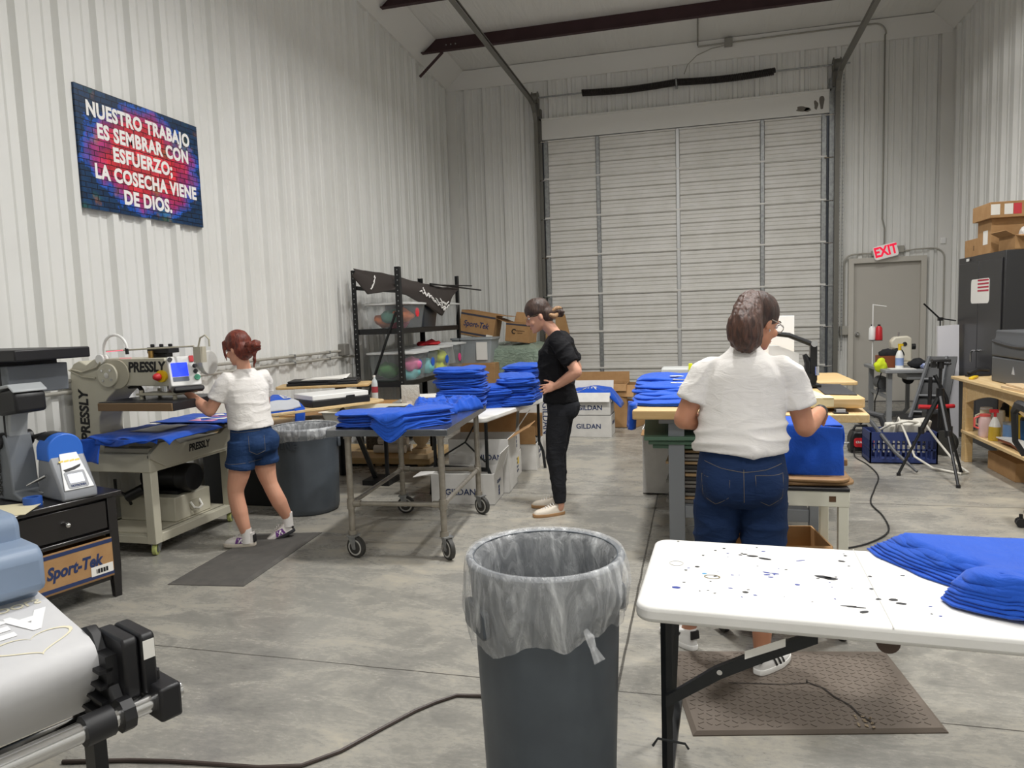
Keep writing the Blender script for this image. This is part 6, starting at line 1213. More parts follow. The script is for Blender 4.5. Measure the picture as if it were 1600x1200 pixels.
rd = thing('red_tool_cart', 'black tool cart with red handles behind the tripod', 'cart', (2.45, 8.45, 0)); b = B(); b.tube([(2.27, 8.3, .52), (2.38, 8.3, .515), (2.62, 8.35, .52)], .022, 8); b.obj('red_handle', REDM, rd, world=True); b = B(); b.tube([(2.36, 8.35, .1), (2.40, 8.4, .5), (2.42, 8.45, .82)], .02, 6); b.tube([(2.6, 8.35, .1), (2.56, 8.4, .6), (2.46, 8.45, .84)], .02, 6); b.obj('frame', BLACKM, rd, world=True); b = B(); b.cyl((2.50, 8.3, .13), (2.55, 8.38, .13), .13); b.obj('wheel', RUB, rd, world=True); b = B(); b.box(2.38, 2.58, 8.38, 8.6, .05, .45); b.obj('body', BLACK, rd, world=True, bevel=.02)
fbd = thing('foam_board', 'tall white foam board leaning at the left edge of the black cabinet', 'board', (2.93, 9.45, 0)); b = B(); b.loft([[Vector((-.12, 0, .0)), Vector((.09, .0, .0)), Vector((.09, .04, .0)), Vector((-.12, .04, .0))], [Vector((-.14, .06, 1.33)), Vector((.085, .06, 1.34)), Vector((.085, .10, 1.34)), Vector((-.14, .10, 1.33))]]); b.obj('board', mat('foam_white', '#dcdbe0', .6), fbd, smooth=False)
st_ = thing('paper_bag_stand', 'thin black lamp arm above the white foam board', 'lamp arm', (2.86, 9.7, 1.36)); b = B(); b.cyl((2.66, 9.6, 1.60), (2.86, 9.7, 1.42), .010, seg=8); b.cyl((2.86, 9.7, 1.42), (3.04, 9.7, 1.385), .008, seg=8); b.cbox((2.87, 9.7, 1.41), (.05, .05, .04)); b.cyl((2.87, 9.7, .0), (2.87, 9.7, 1.42), .008, seg=8); b.obj('arm', BLACKM, st_, world=True)
st_.name = 'lamp_arm'
# black cabinet with boxes
cb_ = thing('metal_cabinet', 'tall black two-door metal cabinet at the right wall', 'cabinet', (3.35, 9.04, 0)); CABM = mat('cabinet_black', '#2b2b2d', .35)
b = B(); b.box(3.06, 3.62, 8.37, 9.71, .0, 2.12); b.obj('body', CABM, cb_, world=True, bevel=.006)
for y0, y1 in ((8.42, 9.035), (9.045, 9.66)): b = B(); b.box(3.045, 3.06, y0, y1, .10, 2.05); b.obj('door', CABM, cb_, world=True, bevel=.004)
b = B(); b.cyl((3.045, 8.98, 1.06), (3.0, 8.98, 1.06), .014); b.tube([(3.0, 8.92, 1.065), (3.0, 9.02, 1.06), (2.995, 9.07, 1.03), (3.0, 9.08, .93)], .010, 8); b.obj('handle', CHROME, cb_, world=True)
fl = thing('flag_paper', 'white paper with red stripes stuck on the black cabinet door', 'paper', (3.043, 8.98, 1.73)); b = B(); b.prism(shift(rrect(.52, .27, .04), 8.98, 1.72), 'x', 3.0405, 3.0445); b.obj('paper', PAPER, fl, world=True, smooth=False)
for i in range(4): b = B(); b.box(3.039, 3.0404, 8.73, 9.04, 1.715+.038*i, 1.733+.038*i); b.obj('red_stripe', mat('stripe_red', '#b8324a', .6), fl, world=True, smooth=False)
b = B(); b.box(3.043, 3.045, 9.33, 9.42, 2.07, 2.10); q = b.obj('cabinet_sticker', WHITE, loc=(3.044, 9.37, 2.08)); tag(q, 'small white sticker on the top edge of the black cabinet', 'sticker')
o = open_box('cardboard_box', 'small brown box with arrows at the far end on top of the black cabinet', (3.20, 9.42, 2.121), radians(-90), .40, .22, .20, CARD, top=True); face_text(o, '||', .06, .40, .22, .10, x=.08, m=INK)
o = open_box('cardboard_box', 'medium brown box with a white label under the long box on the cabinet', (3.36, 8.98, 2.121), radians(0), .58, .38, .36, CARD, top=True); b = B(); b.box(-.291, -.29, -.1, .03, .1, .25); b.obj('label', PAPER, o)
o = open_box('cardboard_box', 'open brown box with plastic film nearest us on the black cabinet', (3.36, 8.56, 2.121), radians(4), .46, .34, .15, CARD, flaps=(('f', .12, 100), ('l', .1, 60)))
b = B(); b.ell((0, 0, 0), (.14, .10, .09), seg=22); b.disp(lambda p, n: n*.03*nz(p, 16)); q = b.obj('plastic_wrap', mat('film_wad', '#d5d3cf', .2, bump=.8, bsc=40, bd=.02), ang=180); q.location = (3.40, 8.58, 2.30); tag(q, 'crumpled clear plastic in the open box on the black cabinet', 'plastic wrap')
o = open_box('cardboard_box', 'long flat brown box with red and white labels topmost on the cabinet', (3.475, 8.95, 2.482), 0, .90, .50, .165, CARD, top=True)
for x0, x1, m in ((-.445, -.36, PAPER), (-.32, -.24, PAPER), (-.235, -.16, mat('label_red', '#c93a44', .6))): b = B(); b.box(x0, x1, -.2515, -.25, .03, .14); b.obj('label', m, o, smooth=False)
b = B(); b.prism([(-.05, .09), (.0, .12), (.07, .11), (.10, .08), (.05, .09), (.0, .085)], 'y', -.2515, -.25); b.obj('printed_mark', INK, o); face_text(o, '------ -- ----', .04, .90, .5, .05, x=.2, m=INK)
# pine bench with printer and bottles
bn_ = thing('pine_bench', 'pale pine bench with an arched apron under the grey printer', 'bench', (2.82, 7.2, 0))
b = B(); b.box(2.56, 3.02, 6.2, 8.28, .815, .845); b.obj('bench_top', PINEY, bn_, world=True, bevel=.005)
for x in (2.64, 2.96):
    for y in (8.02, 6.48): b = B(); b.box(x-.035, x+.035, y-.05, y+.05, 0, .815); b.obj('leg', PINE, bn_, world=True, bevel=.003)
arch = [(6.53, .815), (6.53, .60)]+[(6.53+1.44*k/12, .60+.13*sin(pi*k/12)) for k in range(1, 12)]+[(7.97, .60), (7.97, .815)]
b = B(); b.prism(arch, 'x', 2.61, 2.63); b.obj('arched_apron', PINE, bn_, world=True)
b = B(); b.box(2.60, 3.0, 6.42, 8.08, .285, .315); b.obj('lower_shelf', PINEY, bn_, world=True, bevel=.003)
lp_ = thing('desk_printer', 'large charcoal grey two-drawer printer on the pine bench', 'printer', (2.86, 7.1, .846)); CHG = mat('charcoal_grey', '#56585b', .5)
b = B(); b.prism(rrect(.36, 1.20, .03), 'z', 0, .235); b.xf(Matrix.Translation((.05, .03, 0))); b.obj('lower_drawer', CHG, lp_, bevel=.012)
b = B(); b.prism([(-.13, .24), (-.13, .36), (-.10, .42), (-.10, .485), (.2, .485), (.23, .46), (.23, .24)], 'y', -.57, .63); b.obj('upper_cover', CHG, lp_, bevel=.015)
b = B(); b.tube([(-.135, .58-1.1*k/10, .385-.035*sin(pi*k/10)) for k in range(11)], .016, 6); b.obj('handle_lip', mat('charcoal_dark', '#3c3d40', .5), lp_)
b = B(); b.prism([(.10, .10), (.13, .17), (.16, .10)], 'x', -.1325, -.1305); b.obj('logo', mat('logo_grey', '#b5b7ba', .4), lp_)
o = thing('utility_knife', 'yellow utility knife on the front corner of the pine bench', 'knife', (2.66, 7.95, .846), radians(60)); b = B(); b.prism(rrect(.22, .045, .015), 'z', 0, .022); b.obj('handle', YEL, o, bevel=.005); b = B(); b.box(.11, .14, -.01, .01, .008, .012); b.obj('blade', CHROME, o)
o = thing('stapler', 'black stapler on the far end of the pine bench', 'stapler', (2.78, 8.2, .846), radians(20)); b = B(); b.box(-.12, .12, -.025, .025, 0, .02); b.tube([(-.1, 0, .03), (.0, 0, .07), (.12, 0, .06)], .02, 8); b.obj('body', BLACK, o)
o = thing('book_stack', 'pale flat boards at the right end of the pine bench top', 'boards', (2.66, 6.85, .846)); b = B(); b.cbox((0, 0, .012), (.16, .4, .024), rz=.06); b.cbox((.01, .02, .034), (.14, .36, .016), rz=-.04); b.obj('boards', PALE, o, bevel=.002)
o.name = 'flat_boards'
def bottle(nm, label, c, prof, m, cap=None, capm=WHITE, cat='bottle', extra=None):
    o = thing(nm, label, cat, c); b = B(); b.lathe(prof, seg=22); b.obj('body', m, o)
    if cap: b = B(); b.lathe(cap, seg=18); b.obj('cap', capm, o)
    if extra: extra(o)
    return o
z_ = .316
CUPC = mat('cream_cup', '#d9d0b4', .4)
def hndl(m): return lambda o: (lambda b: (b.tube([(-.05, 0, .20), (-.09, 0, .18), (-.09, 0, .10), (-.05, 0, .08)], .010, 8), b.obj('handle', m, o)))(B())
bottle('travel_mug', 'tall cream travel mug on the bench shelf, leftmost of the row', (2.735, 7.82, z_), [(.035, 0), (.04, .10), (.052, .12), (.055, .235), (.05, .24)], CUPC, [(.054, .24), (.05, .26), (.01, .262)], WHITE, 'mug', hndl(CUPC))
bottle('travel_mug', 'white travel mug with a handle second from the left on the bench shelf', (2.80, 7.71, z_), [(.035, 0), (.04, .10), (.052, .12), (.055, .22), (.05, .225)], WHITE, [(.054, .225), (.05, .245), (.01, .247)], WHITE, 'mug', hndl(WHITE))
bottle('water_jug', 'pink clear water jug with a coral handle on the bench shelf', (2.66, 7.63, z_), [(.045, 0), (.055, .02), (.055, .17), (.04, .2)], mat('pink_clear', '#e9c9c6', .2), [(.045, .2), (.045, .22), (.01, .222)], mat('coral', '#e8625c', .4), 'jug', hndl(mat('coral', '#e8625c', .4)))
def trig(o): b = B(); b.cyl((0, 0, .22), (0, 0, .26), .012); b.cbox((-.01, 0, .275), (.07, .025, .03)); b.obj('trigger', REDM, o)
bottle('spray_bottle', 'clear spray bottle half full of yellow liquid on the bench shelf', (2.675, 7.44, z_), [(.05, 0), (.052, .02), (.05, .13)], mat('amber_liquid', '#c9a83a', .15), [(.05, .13), (.03, .19), (.014, .22)], mat('clear_neck', '#dcdcd8', .15), 'bottle', trig)
bottle('paint_can', 'blue labelled round tin on the bench shelf right of the spray bottle', (2.76, 7.34, z_), [(.055, 0), (.055, .17), (.05, .18)], mat('tin_blue', '#5f7ea6', .4), [(.056, .165), (.056, .185), (.01, .185)], GALV, 'tin')
bottle('blue_tumbler', 'dark blue tumbler at the right of the row on the bench shelf', (2.86, 7.22, z_), [(.055, 0), (.065, .22), (.06, .23)], mat('deep_blue', '#1d4f7e', .35), [(.066, .22), (.06, .245), (.01, .247)], BLACK, 'cup')
bottle('yellow_jug', 'yellow plastic jug behind the cups on the bench shelf', (2.93, 7.62, z_), [(.07, 0), (.07, .36), (.05, .40)], YEL, None, cat='jug')
wad('dark crumpled cloth behind the mugs on the bench shelf', (2.92, 7.75, z_+.24), (.05, .2, .06), mat('black_cloth', '#1b1c20', .85), 61, None)
o = thing('wooden_plank_tool', 'red brown bent wooden piece lying across the right of the bench shelf', 'wood piece', (2.70, 6.95, z_)); b = B(); b.prism([(.35, .02), (.05, .03), (-.15, -.0+.0), (-.15, .02), (.05, .055), (.35, .045)], 'x', -.05, .05); b.obj('piece', mat('red_brown_wood', '#8a4b2c', .5), o, smooth=False); b = B(); b.prism([(.36, .046), (.05, .056), (-.15, .022), (-.15, .032), (.05, .068), (.36, .056)], 'x', -.06, .06); b.obj('white_edge', WHITE, o, smooth=False)
o.name = 'wooden_offcut'
o = open_box('cardboard_box', 'brown box on the floor under the pine bench', (2.86, 7.40, 0), radians(90), .62, .28, .17, CARD, top=True)
# office chair at the right edge
ch = thing('office_chair', 'black office chair cut off at the right edge of the photo', 'chair', (2.535, 5.62, 0))
b = B(); b.prism(rrect(.50, .50, .1), 'z', .46, .54); b.obj('seat', BLACK, ch, bevel=.03); b = B(); b.prism(rrect(.46, .55, .1), 'y', .24, .30); b.xf(Matrix.Translation((0, 0, .92))); b.obj('backrest', BLACK, ch, bevel=.03)
for s in (-1, 1): b = B(); b.tube([(.27*s, .15, .50), (.33*s, .15, .60), (.36*s, .10, .82), (.37*s, .0, .88), (.37*s, -.15, .87), (.36*s, -.25, .80), (.32*s, -.22, .62), (.27*s, -.1, .5)], [.02, .02, .025, .035, .035, .028, .02, .02], 8); b.obj('armrest', BLACK, ch)
b = B(); b.cyl((0, 0, .12), (0, 0, .46), .03); b.obj('gas_column', BLACKM, ch)
for k in range(5):
    a = radians(170+72*k); b = B(); b.tube([(0, 0, .14), (.30*cos(a), .30*sin(a), .10)], [.035, .022], 6); lg = b.obj('base_leg', BLACK, ch); b = B(); c = Vector((.32*cos(a), .32*sin(a), .032)); n = Vector((-sin(a), cos(a), 0)); b.cyl(c-n*.03, c-n*.008, .032); b.cyl(c+n*.008, c+n*.03, .032); b.cyl(c-n*.01, c+n*.01, .02); b.cyl(c, c+Vector((0, 0, .06)), .012); b.obj('caster', BLACK, lg)
# ================================================================== people
def skin_mat(nm, c, c2):
    t = NT(nm); b = t.b; v = t.obj(); t.l(t.mix(t.noise(v, 7, 3), c, c2), b.inputs['Base Color']); b.inputs['Roughness'].default_value = .5
    b.inputs['Subsurface Weight'].default_value = .12; b.inputs['Subsurface Radius'].default_value = (.012, .005, .003); b.inputs['Subsurface Scale'].default_value = 1.0; t.bump(t.noise(v, 220, 2), .05, .002); return t.m
def hair_mat(nm, c, c2):
    t = NT(nm); b = t.b; v = t.obj((1, 1, .22)); n = t.noise(v, 60, 4, .6, .8); t.l(t.ramp(n, [(.35, c), (.65, c2)]), b.inputs['Base Color']); b.inputs['Roughness'].default_value = .5; t.bump(n, .7, .008); return t.m
def fab(nm, c, c2, wr=.4, rough=.85, sc=1):
    t = NT(nm); b = t.b; v = t.obj((1, 1, 2.2)); t.l(t.mix(t.noise(v, 7, 3), c, c2), b.inputs['Base Color']); b.inputs['Roughness'].default_value = rough; b.inputs['Specular IOR Level'].default_value = .2
    h = t.math('ADD', t.noise(v, 9*sc, 3, .5, 1.6), t.math('MULTIPLY', t.noise(v, 500, 1), .08)); t.bump(h, wr, .02); return t.m
DENIM = fab('dark_blue_denim', '#203459', '#172a4c', .35); DENIMS = fab('denim_shorts', '#263f68', '#1f3558', .35)
WTEE = fab('white_jersey', '#e9e6e2', '#e2deda', .35); BTEE = fab('black_jersey', '#17171a', '#131316', .45); BJEAN = fab('faded_black_denim', '#232428', '#2b2c31', .4)
STITCH = mat('tan_stitching', '#857a60', .8)
EYEW = mat('eye_white', '#e9e4de', .25); EYED = mat('eye_dark', '#2a1c14', .25); LIP = mat('lip', '#b5635c', .5)
def ring(c, L, F, a, bf, bb, n=28, e=1.0):
    c = Vector(c); out = []
    for k in range(n):
        t = 2*pi*k/n; ct, s_ = cos(t), sin(t); x = abs(ct)**e*(1 if ct > 0 else -1); y = abs(s_)**e*(1 if s_ > 0 else -1)
        out.append(c+L*a*x+F*(bf if y > 0 else bb)*y)
    return out
def dirs(yaw):   # forward, left
    F = Vector((cos(yaw), sin(yaw), 0)); return F, Vector((-F.y, F.x, 0))
def head_frame(c, yaw, pitch, rollv=0):
    F = Vector((cos(yaw)*cos(pitch), sin(yaw)*cos(pitch), sin(pitch))); L = Vector((-sin(yaw), cos(yaw), 0)); U = F.cross(L)
    if rollv: q = Matrix.Rotation(rollv, 3, F); L = q @ L; U = q @ U
    return Matrix(((F.x, L.x, U.x, c[0]), (F.y, L.y, U.y, c[1]), (F.z, L.z, U.z, c[2]), (0, 0, 0, 1)))   # local x forward, y left, z up
HEADR = [(-.113, .020, .078, .035), (-.102, .034, .087, -.005), (-.080, .050, .088, -.035), (-.055, .058, .087, -.06), (-.03, .063, .084, -.078), (-.005, .067, .082, -.088), (.025, .071, .086, -.095), (.055, .073, .085, -.098), (.083, .066, .072, -.088), (.103, .046, .048, -.062), (.113, .016, .016, -.026)]
def head(b, M, s=1.0):
    rings = []
    for z, w_, f, bk in HEADR:
        c = (f+bk)/2; d = (f-bk)/2; rings.append([M @ (Vector((c+d*(abs(sin(t))**.9)*(1 if sin(t) > 0 else -1), w_*cos(t), z))*s) for t in (2*pi*k/24 for k in range(24))])
    b.loft(rings)
    b.tube([M @ (Vector(p)*s) for p in ((.080, 0, .012), (.092, 0, -.008), (.104, 0, -.030), (.096, 0, -.040))], [.007*s, .009*s, .013*s, .011*s], 10)
    for y in (-.010, .010): b.ell(M @ (Vector((.092, y, -.036))*s), (.010*s,)*3, seg=10, rn=6)
    for y in (-1, 1):
        b.ell(M @ (Vector((-.006, .070*y, -.018))*s), (.014*s, .010*s, .030*s), m=M.to_3x3(), seg=12, rn=8); b.ell(M @ (Vector((.072, .032*y, .020))*s), (.014*s, .022*s, .008*s), m=M.to_3x3(), seg=12, rn=6); b.ell(M @ (Vector((.066, .042*y, -.035))*s), (.020*s, .020*s, .022*s), m=M.to_3x3(), seg=12, rn=8)
    b.ell(M @ (Vector((.084, 0, -.068))*s), (.012*s, .024*s, .010*s), m=M.to_3x3(), seg=12, rn=6); b.ell(M @ (Vector((.080, 0, -.1))*s), (.013*s, .02*s, .014*s), m=M.to_3x3(), seg=12, rn=6)
def face_parts(par, M, s=1.0):
    for y in (-1, 1):
        b = B(); b.ell(M @ (Vector((.0765, .032*y, .002))*s), (.009*s, .013*s, .0085*s), m=M.to_3x3(), seg=12, rn=8); ey = b.obj('eye', EYEW, par, world=True); b = B(); b.ell(M @ (Vector((.0845, .032*y, .001))*s), (.003*s, .006*s, .006*s), m=M.to_3x3(), seg=12, rn=6); b.obj('iris', EYED, ey, world=True)
        b = B(); b.tube([M @ (Vector((.089-.010*abs(k-.4), (.018+.032*k)*y, .024+.008*sin(pi*k)))*s) for k in (0, .25, .5, .75, 1)], .0028*s, 6); b.obj('eyebrow', EYED, par, world=True)
    b = B(); b.ell(M @ (Vector((.093, 0, -.064))*s), (.005*s, .020*s, .0045*s), m=M.to_3x3(), seg=12, rn=6); b.ell(M @ (Vector((.092, 0, -.072))*s), (.006*s, .018*s, .005*s), m=M.to_3x3(), seg=12, rn=6); b.obj('lips', LIP, par, world=True)
def hand(b, w0, d, nrm, thumb, curl=.35, s=1.0, spread=.0):
    """w0 wrist; d pointing direction; nrm palm normal (fingers curl to it); thumb: thumb side"""
    d = Vector(d).normalized(); n = Vector(nrm); n = (n-d*n.dot(d)).normalized(); t = d.cross(n); t = t if t.dot(Vector(thumb)) > 0 else -t; w0 = Vector(w0)
    rings = []
    for k, wd, th in ((-.01, .026, .020), (.015, .032, .019), (.045, .039, .017), (.075, .040, .014), (.086, .036, .011)):
        c = w0+d*k*s; rings.append([c+t*wd*s*cos(a)*.98+n*th*s*sin(a)*.85 for a in (2*pi*i/14 for i in range(14))])
    b.loft(rings)
    for i, (off, ln) in enumerate(((.029, .068), (.010, .076), (-.010, .070), (-.028, .054))):
        p = w0+d*.078*s+t*off*s; dd = (d+t*spread*(1.5-i)*.12).normalized(); a = 0
        for j, fr in enumerate((.44, .32, .24)):
            a += curl*(.7 if j == 0 else 1.0)*(1+.06*i); v = dd*cos(a)+n*sin(a); q = p+v*ln*fr*s; b.caps(p, q, (.0088-.0008*j)*s, (.0082-.0008*j)*s, 10, 3); p = q
    p = w0+d*.022*s+t*.030*s; v = (d*.72+t*.62+n*.28).normalized()
    for j, ln in enumerate((.036, .030, .024)):
        q = p+v*ln*s; b.caps(p, q, (.0115-.0012*j)*s, (.0105-.0012*j)*s, 10, 3); p = q; v = (v+d*.35+n*.12).normalized()
def shoe(par, heel, yaw, L=.25, W=.088, up='#e8e6e2', sole='#e8e6e2', pitch=0, roll=0, name='shoe', extra=None, tab=None, gum=False):
    F, Lf = dirs(yaw); heel = Vector(heel); M = Matrix(((F.x, Lf.x, 0, heel.x), (F.y, Lf.y, 0, heel.y), (0, 0, 1, heel.z), (0, 0, 0, 1))) @ Matrix.Rotation(-pitch, 4, 'Y')
    mu = mat('shoe_upper_'+up[1:], up, .6, bump=.08, bsc=80); ms = mat('shoe_sole_'+sole[1:], sole, .6)
    ol = []
    for k in range(28):
        t = 2*pi*k/28; x = L/2-L/2*cos(t); wd = W/2*(1.0 if x > L*.55 else .80+.20*x/(L*.55)); wd *= (1+.06*(x > L*.5)); ol.append((x, wd*abs(sin(t))**.62*(1 if sin(t) > 0 else -1)))
    b = B(); b.loft([[M @ Vector((L/2+(x-L/2)*k, y*k, z)) for x, y in ol] for z, k in ((0, .97), (.004, 1.0), (.020, 1.0), (.026, .985))]); 
    rings = []
    for z, k, f in ((.022, .955, 1), (.035, .965, .99), (.05, .93, .93), (.062, .86, .80), (.075, .78, .62), (.086, .70, .46), (.094, .64, .40)):
        rings.append([M @ Vector((min(x, L)*f*k+L*.02*(1-k)*2+.004, y*k*(1 if z < .06 else .92), z+(.012*max(0, .1-x)/.1 if z > .08 else 0))) for x, y in ol])
    bu = B(); bu.loft(rings); o = bu.obj(name, mu, par, world=True, ang=60); b.obj('sole', ms, o, world=True, bevel=.002)
    b2 = B(); 
    for i in range(5): z = .058+.009*i; x = L*(.68-.075*i); b2.tube([M @ Vector((x, -.024, z-.004)), M @ Vector((x, 0, z+.010)), M @ Vector((x, .024, z-.004))], .0032, 6)
    b2.obj('laces', mat('laces_white', '#e6e4e0', .8), o, world=True); return o, M
def side_patch(o, M, pts, side, m, nm, W=.088, off=0.002):
    """flat mark on the shoe side: pts in (x,z) of the shoe"""
    me = o.data; poly4 = pts if len(pts) == 4 else None; bv = BVHTree.FromPolygons([wmat(o) @ v.co for v in me.vertices], [tuple(p.vertices) for p in me.polygons]); b = B(); vs = []
    dr = (M.to_3x3() @ Vector((0, -side, 0))).normalized()
    if poly4:
        def g(u, v):
            x = (poly4[0][0]*(1-u)+poly4[1][0]*u)*(1-v)+(poly4[3][0]*(1-u)+poly4[2][0]*u)*v; z = (poly4[0][1]*(1-u)+poly4[1][1]*u)*(1-v)+(poly4[3][1]*(1-u)+poly4[2][1]*u)*v
            p = M @ Vector((x, side*.15, z)); h = bv.ray_cast(p, dr); q = h[0] if h[0] is not None else M @ Vector((x, side*W*.4, z)); return q-dr*off
        b.grid(5, 6, g); return b.obj(nm, m, o, world=True, ang=180)
    top = len(pts)
    for x, z in pts:
        p = M @ Vector((x, side*.15, z)); h = bv.ray_cast(p, dr); q = h[0] if h[0] is not None else M @ Vector((x, side*W*.45, z)); vs.append(q-dr*off)
    b.faces(vs+[v+dr*.003 for v in vs], [tuple(range(top)), tuple(reversed(range(top, 2*top)))]+[(i, (i+1) % top, top+(i+1) % top, top+i) for i in range(top)]); return b.obj(nm, m, o, world=True, smooth=False)
def wrinkle(b, amp, fn):
    return b.disp(lambda p, n: n*amp*fn(p))
def ptag(par, lab): par['label'] = lab; par['category'] = 'person'
def stitch(par, me, pts, d, nm='seam_stitching', r=.0009, m=None, closed=False):
    bv = bvh_of(me); d = Vector(d).normalized(); out = []
    for p in pts:
        h = bv.ray_cast(Vector(p)-d*.5, d); 
        if h[0] is not None: out.append(h[0]-d*.001)
    if len(out) > 2: b = B(); b.tube(out, r, 5); b.obj(nm, m or STITCH, par, world=True)
def dens(pts, n=8):
    out = []
    for p, q in zip(pts, pts[1:]):
        for k in range(n): out.append(Vector(p).lerp(Vector(q), k/n))
    return out+[Vector(pts[-1])]
# ---------------------------------------------------------------- woman in the white shirt (back view, foreground)
SK3 = skin_mat('skin_tan', '#c18a6c', '#b57c5f')
F, L_ = dirs(radians(86)); F.z = 0
Mh = head_frame((.275, 3.40, 1.548), radians(42), radians(-24))
j = dict(ls=(.040, 3.30, 1.335), le=(-.062, 3.27, 1.115), lw=(.055, 3.475, 1.075), rs=(.390, 3.29, 1.335), re=(.458, 3.31, 1.075), rw=(.558, 3.52, 1.125))
b = B()
b.loft([ring((.19, 3.27, .80), L_, F, .165, .11, .12), ring((.19, 3.27, .88), L_, F, .172, .115, .125), ring((.19, 3.275, .98), L_, F, .160, .115, .11), ring((.192, 3.28, 1.08), L_, F, .158, .115, .10), ring((.195, 3.29, 1.2), L_, F, .165, .12, .10), ring((.20, 3.295, 1.29), L_, F, .150, .10, .09), ring((.205, 3.30, 1.36), L_, F, .095, .07, .07), ring((.21, 3.31, 1.42), L_, F, .055, .05, .05)])
limb(b, [(.208, 3.30, 1.40), (.222, 3.335, 1.47), (.245, 3.375, 1.53)], [.058, .052, .052])
head(b, Mh, .98)
for s_, e_, w__ in (('ls', 'le', 'lw'), ('rs', 're', 'rw')):
    S, E_, W_ = (Vector(j[k]) for k in (s_, e_, w__)); limb(b, [Vector((.205, 3.3, 1.345)).lerp(S, .5), S, S.lerp(E_, .5), E_], [.034, .044, .047, .042]); limb(b, [E_, E_.lerp(W_, .35), W_], [.043, .043, .027])
hand(b, j['lw'], (.55, .80, -.15), (.1, -.2, -1), (1, -.2, 0), .3, .95)
hand(b, j['rw'], (.05, .82, -.42), (-.3, -.2, -.9), (-.9, .1, .2), .45, .95, .3)
for hx, kx, ky, ax, ay in ((.105, .075, 3.31, -.045, 3.385), (.28, .275, 3.25, .268, 3.19)): limb(b, [(hx, 3.27, .82), ((hx+kx)/2, 3.285, .64), (kx, ky, .46), ((kx+ax)/2, (ky+ay)/2-.012, .30), (ax, ay, .10), (ax, ay+.02, .05)], [.085, .076, .056, .052, .034, .034])
me = bake(b, .0055, 4); p1 = mkobj('person', me, SK3, None, loc=None); ptag(p1, 'woman in white t-shirt and blue jeans seen from behind, working at the wooden bench')
ORG[p1.name] = Matrix.Identity(4)
face_parts(p1, Mh, .98)
# t-shirt
b = B()
b.loft([ring((.186, 3.27, .985), L_, F, .195, .135, .150), ring((.187, 3.27, 1.01), L_, F, .190, .135, .146), ring((.188, 3.275, 1.06), L_, F, .187, .135, .128), ring((.19, 3.28, 1.10), L_, F, .184, .135, .120), ring((.192, 3.285, 1.16), L_, F, .180, .135, .118), ring((.196, 3.29, 1.24), L_, F, .185, .135, .116), ring((.20, 3.295, 1.31), L_, F, .188, .122, .112), ring((.203, 3.30, 1.355), L_, F, .160, .10, .10), ring((.207, 3.305, 1.395), L_, F, .112, .082, .082), ring((.21, 3.312, 1.428), L_, F, .070, .065, .063), ring((.212, 3.316, 1.45), L_, F, .058, .058, .058)])
for s_, e_, side in (('ls', 'le', -1), ('rs', 're', 1)):
    S, E_ = Vector(j[s_]), Vector(j[e_]); A = S.lerp(E_, .62); b.tube([Vector((.205, 3.3, 1.345)).lerp(S, .3), Vector((.205, 3.3, 1.35)).lerp(S, .8), S.lerp(E_, .08), S.lerp(E_, .35), A], [.052, .062, .066, .067, .071], 24)
me = bake(b, .007, 5); b = frombake(me)
def wr1(p):
    back = 1 if p.y < 3.28 else .5; lowz = max(0, min(1, (1.20-p.z)/.14)); cx = p.x-.19
    fold = (1-abs(nz((p.x*2.6+p.z*.5, p.y*1.5, p.z*14), 1, 3))*2.2); fold = max(0, fold)**2
    arm = max(0, 1-abs(nz((p.x*9+p.z*6, p.y*3, p.z*7-p.x*6), 1, 8))*2.6)**2
    return back*(fold*1.1*lowz+.35*arm*max(0, min(1, (p.z-1.12)/.08))*max(0, min(1, (abs(cx)-.04)/.09)))+.25*nz(p, 9, 2)
wrinkle(b, .019, wr1); sm_ = bpy.data.meshes.new('t_shirt'); b.bm.to_mesh(sm_); b.bm.free(); tee = mkobj('t_shirt', sm_, WTEE, p1, ang=180)
b = B(); b.tube([ring((.2115, 3.316, 1.447), L_, F, .060, .060, .060, 20)[k % 20] for k in range(21)], .006, 8, cap=False); b.obj('collar', WTEE, tee, world=True)
# jeans
b = B()
b.loft([ring((.19, 3.268, .735), L_, F, .10, .09, .09), ring((.19, 3.268, .77), L_, F, .175, .115, .135), ring((.19, 3.265, .82), L_, F, .196, .125, .155), ring((.19, 3.265, .88), L_, F, .194, .125, .158), ring((.189, 3.27, .94), L_, F, .184, .128, .142), ring((.188, 3.272, .99), L_, F, .176, .128, .126), ring((.188, 3.274, 1.02), L_, F, .172, .126, .118)])
for hx, kx, ky, ax, ay in ((.095, .068, 3.30, -.043, 3.383), (.285, .280, 3.245, .268, 3.19)): b.tube(dens([(hx, 3.265, .86), (hx-.004, 3.272, .78), ((hx+kx)/2, 3.28, .64), (kx, ky, .46), ((kx+ax)/2, (ky+ay)/2-.012, .33), ((kx+ax*3)/4, (ky+ay*3)/4-.008, .235)], 4), [.10]*4+[.102-.001*k for k in range(4)]+[.099-.0045*k for k in range(4)]+[.079-.003*k for k in range(4)]+[.067-.004*k for k in range(4)]+[.050], 24)
